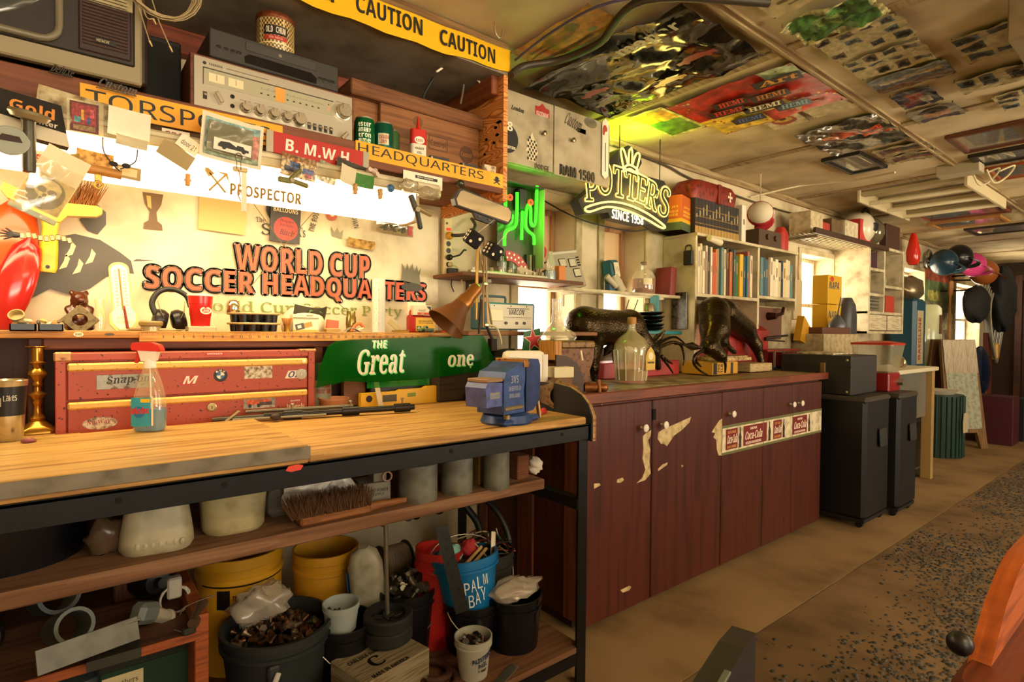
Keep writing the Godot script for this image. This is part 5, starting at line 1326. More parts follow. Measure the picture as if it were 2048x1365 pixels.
func blue_vise():
	var bl = mt("34508c",.4,.2,"grime",5.0)
	var v = thing("bench_vise","blue cast-iron bench vise bolted to the bench corner","vise",V(1.03,.868,-1.315),14.0)
	part(v,"base",mb().lathe([Q(0,0),Q(.075,0),Q(.078,.006),Q(.07,.026),Q(.055,.032),Q(0,.032)],30),bl)
	part(v,"lug",mb().box(V(-.055,.01,.04),V(.05,.02,.045),.008),bl)
	part(v,"lug",mb().box(V(.07,.01,.03),V(.06,.02,.05),.008),bl)
	part(v,"lug_bolt",mb().cyl(V(-.055,.02,.045),V(-.055,.032,.045),.011,.011,6),mt("8a7450",.4,.7))
	part(v,"fixed_body",mb().ext([Q(-.075,.034),Q(.025,.034),Q(.02,.1),Q(.026,.128),Q(.026,.178),Q(.0,.182),Q(-.03,.165),Q(-.066,.155),Q(-.075,.13)],.1,-.05),bl)
	part(v,"jaw_plate",mb().box(V(.021,.178,0),V(.012,.024,.112),.001),mt("a8743a",.4,.6,"rust",8.0))
	part(v,"moving_jaw",mb().ext([Q(.036,.03),Q(.075,.034),Q(.105,.06),Q(.11,.12),Q(.108,.17),Q(.098,.188),Q(.036,.19)],.094,-.047),mt("283c70",.4,.2,"grime",5.0))
	part(v,"jaw_plate",mb().box(V(.037,.178,0),V(.012,.024,.108),.001),mt("8a6a3c",.4,.6,"rust",8.0))
	part(v,"slide_bar",mb().box(V(-.02,.085,0),V(.24,.045,.05),.003),mt("5a5140",.4,.6))
	part(v,"tail_block",mb().ext([Q(-.145,.06),Q(-.075,.06),Q(-.075,.125),Q(-.14,.13),Q(-.15,.115)],.075,-.03),mt("4f5a9a",.45,.1,"grime",7.0))
	part(v,"tail_top",mb().box(V(-.108,.134,.008),V(.07,.01,.075),.002),mt("8a6a48",.6))
	part(v,"name_plate",mb().box(V(-.11,.092,.0455),V(.042,.018,.002),.0008),mt("8f8a7c",.4,.5))
	var lt = mt("8c93a8",.4,.3)
	letters(v,"RECORD",V(-.11,.087,.0465),.034,.009,lt,"bold",Vector3.ZERO,.0,.002)
	for q in [["3VS",.122,.036,.022],["SHEFFIELD",.1,.058,.013],["ENGLAND",.08,.05,.012]]:
		letters(v,q[0],V(-.026,q[1],.05),q[2],q[3],lt,"bold",Vector3.ZERO,.0,.003)
	part(v,"rib",mb().box(V(-.028,.05,.051),V(.085,.012,.008),.003),mt("8a7a58",.4,.5))
	part(v,"screw_boss",mb().cyl(V(.1,.085,0),V(.15,.085,0),.021,.021,18).ball(V(.15,.085,0),V(.012,.021,.021),14,8),mt("6a4c2c",.35,.7))
	part(v,"handle_bar",mb().cyl(V(.135,.1,.012),V(.15,-.075,.03),.0075,.0075,12).ball(V(.15,-.078,.03),V(.012,.009,.012),12,7),mt("8a6a44",.3,.8))

func rusty_vise():
	var ru = mt("6a4526",.5,.4,"rust",6.0)
	var v = thing("bench_vise","large brown rusty vise behind the white plastic case","vise",V(1.537,.868,-1.59),-8.0)
	part(v,"body",mb().ext([Q(-.09,0),Q(.06,0),Q(.085,.06),Q(.08,.12),Q(.1,.17),Q(.1,.225),Q(-.06,.235),Q(-.06,.16),Q(-.09,.1)],.11,-.055),ru)
	part(v,"jaw_cap",mb().box(V(.02,.222,.002),V(.165,.03,.12),.006),mt("7a5c2c",.5,.3,"rust",6.0))
	part(v,"wood_jaw",mb().box(V(-.075,.2,.005),V(.032,.075,.115),.003),mt("c08a3c",.6,.0,"wood_up",5.0))
	part(v,"curved_web",mb().at(V(-.02,.1,.056)).ext([Q(-.07,-.1),Q(.06,-.1),Q(.06,.0),Q(.03,.05),Q(-.02,.08),Q(-.07,.085)],.012),mt("3a2818",.5,.4))
	part(v,"screw_head",mb().cyl(V(.06,.055,.05),V(.12,.055,.09),.02,.02,16).ball(V(.12,.055,.09),V(.02,.02,.02),12,8),mt("9a6030",.35,.6,"rust",8.0))
	part(v,"handle_bar",mb().cyl(V(.1,.085,.085),V(.085,-.02,.12),.0075,.0075,10),mt("8a5a34",.35,.7))
	part(v,"paint_scratch",mb().at(V(.04,.18,.0555),0,0,12).box(Vector3.ZERO,V(.007,.04,.001)),mt("d8c8a0",.6))
	part(v,"side_arm",mb().span(V(.088,.0,-.03),V(.115,.2,.0),.004),mt("2a2018",.5,.4))

func desk_lamp():
	var l = thing("desk_lamp","brown cone desk lamp hanging head down on a spring arm","lamp",V(1.137,1.221,-1.74))
	var br = mt("6a4220",.4,.2)
	var m = mb().at(Vector3.ZERO,12,-8,142)
	m.t.basis = Basis.from_euler(V(deg_to_rad(-15),deg_to_rad(-25),deg_to_rad(140)))
	var sh = mb()
	sh.t = m.t
	sh.lathe([Q(.03,-.03),Q(.036,.0),Q(.075,.075),Q(.077,.08),Q(.075,.08),Q(.034,.002),Q(.028,-.03)],32)
	part(l,"shade",sh,br)
	var so = mb()
	so.t = m.t
	so.lathe([Q(0,-.115),Q(.022,-.112),Q(.024,-.105),Q(.025,-.06),Q(.031,-.045),Q(.033,-.02),Q(.02,-.01),Q(0,-.01)],24)
	part(l,"socket",so,mt("9a6428",.3,.6))
	var cp = mb()
	cp.t = m.t
	cp.lathe([Q(0,-.122),Q(.008,-.121),Q(.018,-.117),Q(.022,-.112)],20)
	part(l,"switch_cap",cp,mt("d8cdb4",.15,.9))
	# the arm: four rods with joints
	for q in [[V(1.248,1.511,-1.78),V(1.228,1.183,-1.76),.006,"b08a44"],[V(1.277,1.495,-1.78),V(1.261,1.154,-1.76),.004,"8a6a38"],[V(1.302,1.441,-1.8),V(1.297,1.145,-1.78),.004,"9a8460"],[V(1.251,1.26,-1.76),V(1.228,1.129,-1.74),.005,"3a2c1c"]]:
		part(l,"arm_rod",mb().cyl(q[0] - l.position,q[1] - l.position,q[2],q[2],8),mt(q[3],.35,.6))
	for q in [V(1.276,1.323,-1.77),V(1.263,1.503,-1.78),V(1.283,1.164,-1.77)]:
		part(l,"arm_joint",mb().box(q - l.position,V(.022,.014,.014),.003),mt("a89a7c",.3,.8))
	part(l,"clamp_foot",mb().cyl(V(1.29,1.165,-1.78) - l.position,V(1.322,1.106,-1.78) - l.position,.006,.006,8).box(V(1.33,1.085,-1.79) - l.position,V(.03,.05,.03),.003),mt("2a2016",.5,.4))
	part(l,"arm_rod",mb().cyl(V(1.246,1.502,-1.78) - l.position,V(1.351,1.155,-1.82) - l.position,.0045,.0045,8),mt("a08a60",.35,.6))
	part(l,"lamp_cord",mb().tube(spline([V(1.312,1.165,-1.8) - l.position,V(1.339,1.155,-1.78) - l.position,V(1.344,1.122,-1.76) - l.position,V(1.337,1.087,-1.74) - l.position],5),.004,7),mt("d2c29a",.5))

# ---------------------------------------------------------------- wall cabinet, neon signs, wall shelves
func build_wall_units():
	var ink = mt("17140f",.5)
	var wht = mt("e9dfc6",.5)
	var chrome = mt("6a6250",.3,.7)
	var wc = thing("wall_cupboard","white two-door wall cupboard covered with car badges","cupboard",V(1.31,1.862,WZ))
	var cm = mt("b5a88c",.5,.0,"grime",1.5)
	part(wc,"carcass",mb().span(V(0,0,.003),V(.81,.31,.212),.002),cm)
	var sx = 1.743 - 1.31
	var d1 = part(wc,"door",mb().span(V(.004,.002,.212),V(sx - .002,.308,.228),.002),cm)
	var d2 = part(wc,"door",mb().span(V(sx + .002,-.004,.212),V(.81,.308,.23),.002),cm)
	for q in [[d1,V(1.673,2.024,-1.89)],[d2,V(1.854,2.033,-1.89)]]:
		part(q[0],"knob",mb().at(V(q[1].x - 1.31,q[1].y - 1.862,.228),90).lathe([Q(.005,0),Q(.005,.012),Q(.011,.016),Q(.011,.022),Q(0,.026)],14),mt("7a6a4c",.3,.7))
	var at = func(p): return V(p.x - 1.31,p.y - 1.862,.2285)
	var sl = part(d1,"beer_sticker",mb().at(at.call(V(1.672,2.122,-1.89))).ext([Q(-.042,-.02),Q(.042,-.02),Q(.042,.018),Q(.02,.02),Q(0,.038),Q(-.02,.02),Q(-.042,.018)],.001),mt("a83228",.4))
	letters(sl,"SLEEMAN",at.call(V(1.672,2.108,-1.89)) + V(0,-.006,.001),.072,.018,wht,"serifbold",Vector3.ZERO,.0,.0006)
	var eb = part(d1,"eight_ball_sticker",mb().at(at.call(V(1.472,1.962,-1.89))).ext(circle(.062,30),.001),ink)
	letters(eb,"8",at.call(V(1.488,1.995,-1.89)) + V(0,0,.001),.03,.04,wht,"bold",Vector3.ZERO,.0,.0008)
	letters(eb,"DIRTY BIRD",at.call(V(1.494,1.92,-1.89)) + V(0,0,.001),.05,.012,wht,"bold",Vector3.ZERO,.0,.0008)
	var tr = part(d1,"tree_sticker",mb().at(at.call(V(1.613,1.893,-1.89))).ext([Q(-.02,0),Q(.02,0),Q(.018,.02),Q(.036,.04),Q(.024,.06),Q(.03,.08),Q(.012,.1),Q(0,.125),Q(-.012,.1),Q(-.03,.08),Q(-.024,.06),Q(-.036,.04),Q(-.018,.02)],.001),mt("d8c8a0",.5))
	for i in 22:
		var yy = .008 + (i / 3) * .013
		part(tr,"check",mb().box(at.call(V(1.613,1.893,-1.89)) + V(((i % 3) - 1) * .018 + (.009 if (i / 3) % 2 == 1 else .0) - .004,yy,.001),V(.009,.011,.0008)),ink)
	letters(d1,"DODGE",at.call(V(1.672,1.864,-1.89)),.085,.022,chrome,"bold",Vector3.ZERO,.0,.004)
	letters(d1,"London",at.call(V(1.528,2.09,-1.89)),.07,.018,ink,"serifitalicbold",V(0,0,-2),.3,.003)
	letters(d2,"Custom",at.call(V(1.853,2.095,-1.89)),.105,.06,chrome,"serifitalicbold",V(0,0,-12),.3,.005)
	part(d2,"oval_badge",mb().at(at.call(V(1.98,2.146,-1.89))).ext(circle(.044,26,Vector2.ZERO,.024),.003).ext(circle(.036,26,Vector2.ZERO,.018),.0045),mt("a8a08a",.25,.7))
	letters(d2,"CASE",at.call(V(1.98,2.137,-1.89)) + V(0,0,.0045),.05,.014,mt("5a5340",.5),"serif",Vector3.ZERO,.0,.0006)
	part(d2,"metal_tag",mb().box(at.call(V(1.92,2.094,-1.89)),V(.06,.024,.003),.001),mt("857a64",.4,.5))
	letters(d2,"RAM 1500",at.call(V(1.896,1.863,-1.89)),.235,.05,ink,"bold",Vector3.ZERO,.0,.006)
	letters(d2,"RAM 1500",at.call(V(1.896,1.863,-1.89)) + V(.003,.004,.005),.222,.04,chrome,"bold",Vector3.ZERO,.0,.003)
	var rs = part(d2,"restroom_sticker",mb().box(at.call(V(1.979,1.988,-1.89)),V(.056,.085,.001)),mt("c8ba94",.5))
	for s in [-1,1]:
		var o = at.call(V(1.979,1.988,-1.89)) + V(.012 * s,0,.0008)
		part(rs,"person_pictogram",mb().at(o).ext(circle(.005,12,Q(0,.027)),.0006).ext([Q(-.007,.02),Q(.007,.02),Q(.011,-.004),Q(.006,-.006),Q(.005,-.032),Q(-.005,-.032),Q(-.006,-.006),Q(-.011,-.004)],.0006),ink)
	var tm = thing("strip_thermometer","narrow white thermometer strip with a red bull head","thermometer",V(2.078,1.909,-1.885))
	part(tm,"strip",mb().ext([Q(-.022,0),Q(0,-.016),Q(.022,0),Q(.022,.262),Q(0,.28),Q(-.022,.262)],.004),wht)
	part(tm,"bull_print",mb().at(V(-.002,.225,.004)).ext([Q(-.018,-.028),Q(-.008,-.03),Q(-.002,-.012),Q(.012,-.008),Q(.014,.006),Q(.004,.02),Q(-.012,.018),Q(-.019,.0)],.0008),mt("a83224",.5))
	part(tm,"glass_tube",mb().cyl(V(0,.02,.005),V(0,.16,.005),.002,.002,6),mt("6a604c",.2))
	neon_cactus()
	potters_sign()
	# cables along the top of the wall
	for q in [[[V(2.377,2.179,-2.1),V(2.854,2.16,-2.1),V(3.227,2.118,-2.1),V(4.304,2.092,-2.1),V(5.632,2.121,-2.1)],"two-strand grey cable running high along the wall","4a4030",.006],[[V(1.854,1.794,-2.09),V(2.009,1.753,-2.09),V(2.152,1.714,-2.05),V(2.415,1.694,-2),V(2.567,1.725,-1.95)],"black cable sagging below the green sign","15130f",.004],[[V(3.856,2.119,-2.1),V(4.188,2.217,-1.9),V(4.276,2.208,-1.6),V(4.181,2.185,-1.3)],"white cable looping across the ceiling to the junction box","c9bb98",.007]]:
		solo("wall_cable",q[1],"cable",mb().tube(spline(q[0],6),q[3],7),mt(q[2],.5))
	# brown ledge with odd metal
	var ly = 1.379
	var ls = thing("side_ledge","brown wooden ledge under the green neon sign","shelf",V(0,ly,0))
	part(ls,"board",mb().span(V(1.244,-.016,WZ + .002),V(1.937,0,-1.88),.003),mt("7a4c28",.6,.0,"wood",2.0))
	part(ls,"bracket",mb().span(V(1.42,-.09,WZ + .002),V(1.44,-.016,-2.09)).span(V(1.42,-.03,-2.09),V(1.44,-.016,-1.95)),chrome)
	var rl = thing("socket_rail","steel rail of sockets lying on the brown ledge","rail",V(1.50,ly,-1.90))
	part(rl,"rail",mb().box(V(0,.006,0),V(.42,.012,.022),.002),mt("8f866e",.35,.7))
	for i in 9:
		part(rl,"socket",mb().cyl(V(-.19 + i * .047,.012,0),V(-.19 + i * .047,.022 + .003 * (i % 3),0),.008 + .001 * (i % 3),.008,10),mt("a89e84",.3,.8))
	solo("padlock_body","flat steel bracket with a square hole on the ledge","bracket",mb().ext([Q(-.06,0),Q(.06,0),Q(.058,.03),Q(.03,.036),Q(-.03,.05),Q(-.055,.045)],.006),mt("8a7c5c",.35,.6),V(1.626,ly,-1.94))
	var fan = thing("red_fan","red dotted hand fan standing behind the steel bracket","fan",V(1.55,ly,-1.97))
	var fp = []
	for i in 9:
		fp.append(Q(cos(1.75 - i * .2),sin(1.75 - i * .2)) * .12)
	for i in 9:
		fp.append(Q(cos(.15 + i * .2),sin(.15 + i * .2)) * .075)
	part(fan,"blade",mb().ext(fp,.004),mt("b02a24",.4))
	for i in 12:
		part(fan,"dot",mb().at(V(cos(1.7 - i * .13) * (.09 + .018 * (i % 2)),sin(1.7 - i * .13) * (.09 + .018 * (i % 2)),.004)).ext(circle(.005,8),.0006),wht)
	for q in [[1012,.0],[1030,.02],[1044,-.01]]:
		var gx = V([1.554,1.597,1.638][[1012,1030,1044].find(q[0])],ly,-2.02 + q[1])
		solo("drinking_glass",["tall drinking glass left in front of the green neon","middle drinking glass in front of the green neon","right drinking glass beside the dark slotted box"][[1012,1030,1044].find(q[0])],"glass",mb().lathe([Q(0,0),Q(.017,0),Q(.022,.1),Q(.0205,.1),Q(.0155,.006),Q(0,.006)],18),glass("f0f0dc",.18,.03),gx,Vector3.ZERO,"glasses on the brown ledge")
	var tb = thing("slotted_box","dark upright slotted box under the neon tubes","box",V(1.713,ly,-2.02))
	for i in 4:
		part(tb,"slat",mb().box(V(-.03 + i * .02,.06,0),V(.014,.12,.05),.003),mt("3a2c1c" if i % 2 == 0 else "8a7450",.4))
	part(tb,"base",mb().box(V(0,.004,0),V(.085,.008,.055)),ink)
	# charger on a bracket shelf
	var by = 1.14
	solo("bracket_shelf","low wooden shelf under the blue battery charger","shelf",mb().span(V(1.22,by - .018,WZ + .002),V(1.95,by,-1.80),.003),mt("8a5a30",.6,.0,"wood",2.0))
	var vc = thing("battery_charger","blue battery charger with a grey VARCON front panel","charger",V(1.452,by + .006,-1.83),-3.0)
	var bl = mt("3a6a80",.45)
	var w = 1.595 - 1.333
	part(vc,"case",mb().span(V(-w * .5,0,-.11),V(w * .5,.112,0),.006),bl)
	part(vc,"front_panel",mb().span(V(-w * .44,.004,0),V(w * .44,.104,.003),.001),mt("cfc6ac",.45))
	part(vc,"carry_handle",mb().tube(spline([V(-w * .46,.11,-.04),V(-w * .46,.133,-.04),V(-w * .4,.138,-.04),V(-w * .06,.138,-.04),V(0,.133,-.04),V(0,.11,-.04)],4),.005,8),mt("2c4a58",.4))
	part(vc,"meter",mb().span(V(-w * .41,.036,.003),V(-w * .16,.082,.006),.001),mt("d8c488",.3))
	letters(vc,"VARCON",V(w * .1,.062,.003),w * .3,.024,ink,"bold",Vector3.ZERO,.25,.001)
	part(vc,"logo_bar",mb().span(V(-w * .08,.088,.003),V(w * .36,.0905,.0045)),ink)
	part(vc,"printed_rule",mb().span(V(-w * .15,.051,.003),V(w * .42,.0525,.0036)).span(V(-w * .15,.045,.003),V(w * .42,.0457,.0036)),mt("4a4536",.5))
	for x in [-.1,.11,.26]:
		part(vc,"dial_knob",mb().at(V(w * x,.028,.003),90).lathe([Q(.0065,0),Q(.006,.006),Q(0,.007)],12),mt("3a2c20",.4))
	for x in [-.32,.0,.31]:
		part(vc,"screw",mb().at(V(w * x,.098,.003),90).lathe([Q(.003,0),Q(0,.0015)],8),ink)
	solo("cable_coil","coil of black cable on the shelf under the charger","cable",mb().tube(coil(.05,4,.008),.005,7),mt("17140f",.5),V(1.385,1.06,-1.80),V(80,0,0))
	var sc = thing("star_card","green card with a big red star leaning under the charger","card",V(1.487,1.05,-1.73))
	sc.rotation_degrees = V(-8,0,-6)
	part(sc,"card",mb().ext([Q(-.055,0),Q(.055,0),Q(.04,.11),Q(-.045,.085)],.003),mt("1f5a2a",.45))
	for q in [[.055,"e4d2b4",.003],[.046,"b8241e",.0038]]:
		var sp = []
		for i in 10:
			var r = q[0] if i % 2 == 0 else q[0] * .4
			sp.append(Q(cos(TAU * i / 10.0 + 1.75),sin(TAU * i / 10.0 + 1.75)) * r)
		part(sc,"star",mb().at(V(.004,.055,q[2])).ext(sp,.0008),mt(q[1],.45))
	part(sc,"prop_block",mb().box(V(0,-.07,-.02),V(.09,.14,.03)),mt("4a2c1a",.7))
	solo("dark_toolbox","dark wooden box behind the green sign's right end","box",mb().box(V(0,.09,0),V(.2,.18,.16),.004),mt("3a2a1c",.7,.0,"wood",3.0),V(1.20,.869,-1.90))
	solo("clear_decanter","clear glass decanter with a long ribbed neck behind the rusty vise","decanter",mb().lathe([Q(0,0),Q(.075,.0),Q(.082,.01),Q(.075,.03),Q(.05,.045),Q(.03,.06),Q(.023,.075),Q(.024,.1),Q(.02,.115),Q(.023,.135),Q(.021,.15),Q(.023,.17),Q(.019,.17),Q(.018,.08),Q(.045,.042),Q(.07,.01),Q(0,.005)],26),glass("f2e8c4",.2,.02),V(1.597,1.106,-1.70))
	solo("bottle_stand","wooden block under the clear decanter","block",mb().span(V(-.06,0,-.06),V(.06,.236,.06),.004),mt("4a3420",.7,.0,"wood",3.0),V(1.597,.869,-1.72))
	solo("water_bottle","small clear plastic bottle on the end of the brown ledge","bottle",mb().lathe([Q(0,0),Q(.022,0),Q(.024,.01),Q(.021,.05),Q(.024,.09),Q(.01,.125),Q(.01,.14),Q(0,.141)],18),glass("f4ead0",.25,.03),V(1.792,ly,-1.96))
	window_shelf()

func coil(r: float,n: int,dz: float) -> Array:
	var out = []
	for i in n * 16 + 1:
		var a = TAU * i / 16.0
		out.append(V(cos(a) * (r + .003 * sin(i * .7)),sin(a) * (r + .002 * cos(i * .9)),dz * i / 16.0))
	return out

func neon_cactus():
	var n = thing("neon_sign","green neon cactus sign with red caps in a dark box","neon sign",V(1.631,1.647,-1.97))
	var x0 = 1.516 - n.position.x
	var x1 = 1.736 - n.position.x
	var y0 = 1.432 - n.position.y
	var y1 = 1.801 - n.position.y
	part(n,"backing",mb().span(V(x0,y0,-.05),V(x1,y1,-.042)),mt("3a3a26",.25))
	part(n,"frame_side",mb().span(V(x1 - .006,y0,-.05),V(x1,y1,.03),.001),mt("a89a78",.4))
	part(n,"frame_top",mb().span(V(x0,y1 - .006,-.05),V(x1,y1,.03),.001),mt("2a2a1c",.4))
	part(n,"transformer",mb().box(V(.0,y1 - .06,-.02),V(.05,.1,.04),.006),mt("14120f",.4))
	var gr = glow("36e020",1.5)
	var o = n.position
	var A = [[V(1.528,1.778,-1.97),V(1.53,1.645,-1.97),V(1.538,1.624,-1.97),V(1.561,1.627,-1.97),V(1.566,1.661,-1.97)],[V(1.594,1.766,-1.97),V(1.593,1.643,-1.97),V(1.578,1.607,-1.97),V(1.536,1.586,-1.97),V(1.525,1.556,-1.97),V(1.525,1.519,-1.97)],[V(1.713,1.815,-1.97),V(1.706,1.657,-1.97),V(1.691,1.628,-1.97),V(1.678,1.642,-1.97),V(1.675,1.704,-1.97),V(1.662,1.72,-1.97),V(1.651,1.7,-1.97),V(1.646,1.627,-1.97),V(1.661,1.601,-1.97),V(1.694,1.582,-1.97),V(1.698,1.541,-1.97)],[V(1.646,1.767,-1.99),V(1.639,1.56,-1.99)]]
	for a in A:
		var p = []
		for q in a:
			p.append(q - o)
		part(n,"neon_tube",mb().tube(spline(p,5),.0075,8),gr)
	for q in [V(1.546,1.734,-1.96),V(1.666,1.73,-1.96)]:
		part(n,"red_tube_cap",mb().at(q - o,90).lathe([Q(.007,-.004),Q(.015,-.004),Q(.015,.004),Q(.007,.004),Q(.007,-.004)],18),glow("e03a22",.8))
	omni("neon_light",o + V(0,.02,.06),.035,Color(.2,1.0,.1),.05)

func potters_sign():
	var dd = 1.90
	var s = thing("lit_sign","lit green POTTER'S SINCE 1958 sign with a crown hanging on the wall","sign",V(0,0,-dd))
	var body = mt("10140c",.4)
	var pg = []
	for q in [V(1.918,1.77,-1.9),V(1.993,1.824,-1.9),V(2.117,1.924,-1.9),V(2.141,2.008,-1.9),V(2.193,2.064,-1.9),V(2.278,2.107,-1.9),V(2.375,2.086,-1.9),V(2.389,2.036,-1.9),V(2.345,1.975,-1.9),V(2.584,1.975,-1.9),V(2.631,1.92,-1.9),V(2.625,1.767,-1.9),V(2.581,1.701,-1.9),V(2.458,1.724,-1.9),V(2.415,1.739,-1.9),V(2.403,1.709,-1.9),V(2.146,1.714,-1.9),V(2.131,1.74,-1.9),V(1.96,1.709,-1.9)]:
		pg.append(Q(q.x,q.y))
	part(s,"sign_body",mb().ext(pg,.06,-.065),body)
	var yl = glow("ffe47a",1.25)
	var gn = mt("16240f",.5)
	for q in [["P",V(2.007,1.778,-1.9),.09,.14,8.0],["O",V(2.1,1.825,-1.9),.105,.165,4.0],["T",V(2.209,1.829,-1.9),.095,.15,-1.0],["T",V(2.295,1.827,-1.9),.09,.145,-4.0],["E",V(2.376,1.824,-1.9),.085,.145,-7.0],["R",V(2.461,1.804,-1.9),.095,.15,-10.0],["'",V(2.511,1.874,-1.9),.02,.04,-10.0],["S",V(2.566,1.781,-1.9),.085,.165,-12.0]]:
		var p = V(q[1].x,q[1].y,.0)
		var m = text_mesh(q[0],"serif",.01)
		var b = m.get_aabb()
		var bs = Basis.from_euler(V(0,0,deg_to_rad(q[4]))) * Basis(V(q[2] / b.size.x,0,0),V(0,q[3] / b.size.y,0),V(0,0,.1))
		var st = SurfaceTool.new()
		for i in 8:
			var a = TAU * i / 8.0
			st.append_from(m,0,Transform3D(bs,p + V(cos(a) * .006,sin(a) * .006,0) - bs * V(b.get_center().x,b.position.y,0)))
		part(s,"lit_letter_outline",st.commit(),yl)
		letters(s,q[0],p + V(0,0,.0012),q[2] * .97,q[3] * .98,gn,"serif",V(0,0,q[4]),.0,.001,"letter_face")
	# swash under the name
	var sw = []
	for q in [V(1.966,1.741,-1.9),V(2.119,1.79,-1.9),V(2.272,1.798,-1.9),V(2.436,1.774,-1.9),V(2.581,1.728,-1.9),V(2.554,1.714,-1.9),V(2.415,1.745,-1.9),V(2.252,1.767,-1.9),V(2.112,1.764,-1.9),V(1.987,1.722,-1.9)]:
		sw.append(V(q.x,q.y,.002))
	part(s,"lit_swash",mb().tube(spline(sw,4,true),.0055,6,true),yl)
	# crown
	for q in [[V(2.237,1.971,-1.9),V(2.212,2.06,-1.9),V(2.235,2.072,-1.9),V(2.272,1.998,-1.9)],[V(2.272,1.998,-1.9),V(2.278,2.076,-1.9),V(2.302,2.081,-1.9),V(2.3,2.001,-1.9)],[V(2.3,2.001,-1.9),V(2.334,2.072,-1.9),V(2.363,2.068,-1.9),V(2.336,1.984,-1.9)],[V(2.233,1.98,-1.9),V(2.28,2.005,-1.9),V(2.34,1.995,-1.9),V(2.336,1.974,-1.9),V(2.28,1.984,-1.9),V(2.237,1.961,-1.9),V(2.233,1.98,-1.9)]]:
		var c = []
		for e in q:
			c.append(V(e.x,e.y,.002))
		part(s,"lit_crown_line",mb().tube(spline(c,4),.005,6),yl)
	part(s,"lit_crown_dot",mb().ball(V(2.294,2.092,-1.9) + V(0,0,dd + .002),V(.007,.007,.004),8,6),yl)
	letters(s,"SINCE 1958",V(2.277,1.711,-1.9) + V(0,0,dd),2.403 - 2.154,.048,glow("fff2dc",.8),"bold",V(0,0,-1.0),.0,.002)
	for q in [V(2.263,2.086,-1.93),V(2.603,1.963,-1.93)]:
		part(s,"hanger",mb().cyl(V(q.x,q.y - .03,-.05),V(q.x,CY - .001,-.05),.003,.003,6),mt("3a342a",.4,.6))
	var bl = SpotLight3D.new()
	bl.name = "sign_backlight"
	add_child(bl)
	bl.position = V(2.33,2.12,-1.93)
	bl.rotation_degrees = V(90,0,0)
	bl.spot_angle = 78.0
	bl.spot_range = 30.0
	bl.spot_attenuation = 2.0
	bl.light_energy = .55
	bl.light_color = Color(.8,1.0,.1)
	bl.light_size = .12
	bl.shadow_enabled = true
	omni("sign_front_light",V(2.45,1.86,-1.82),.05,Color(1.0,.9,.45),.08)

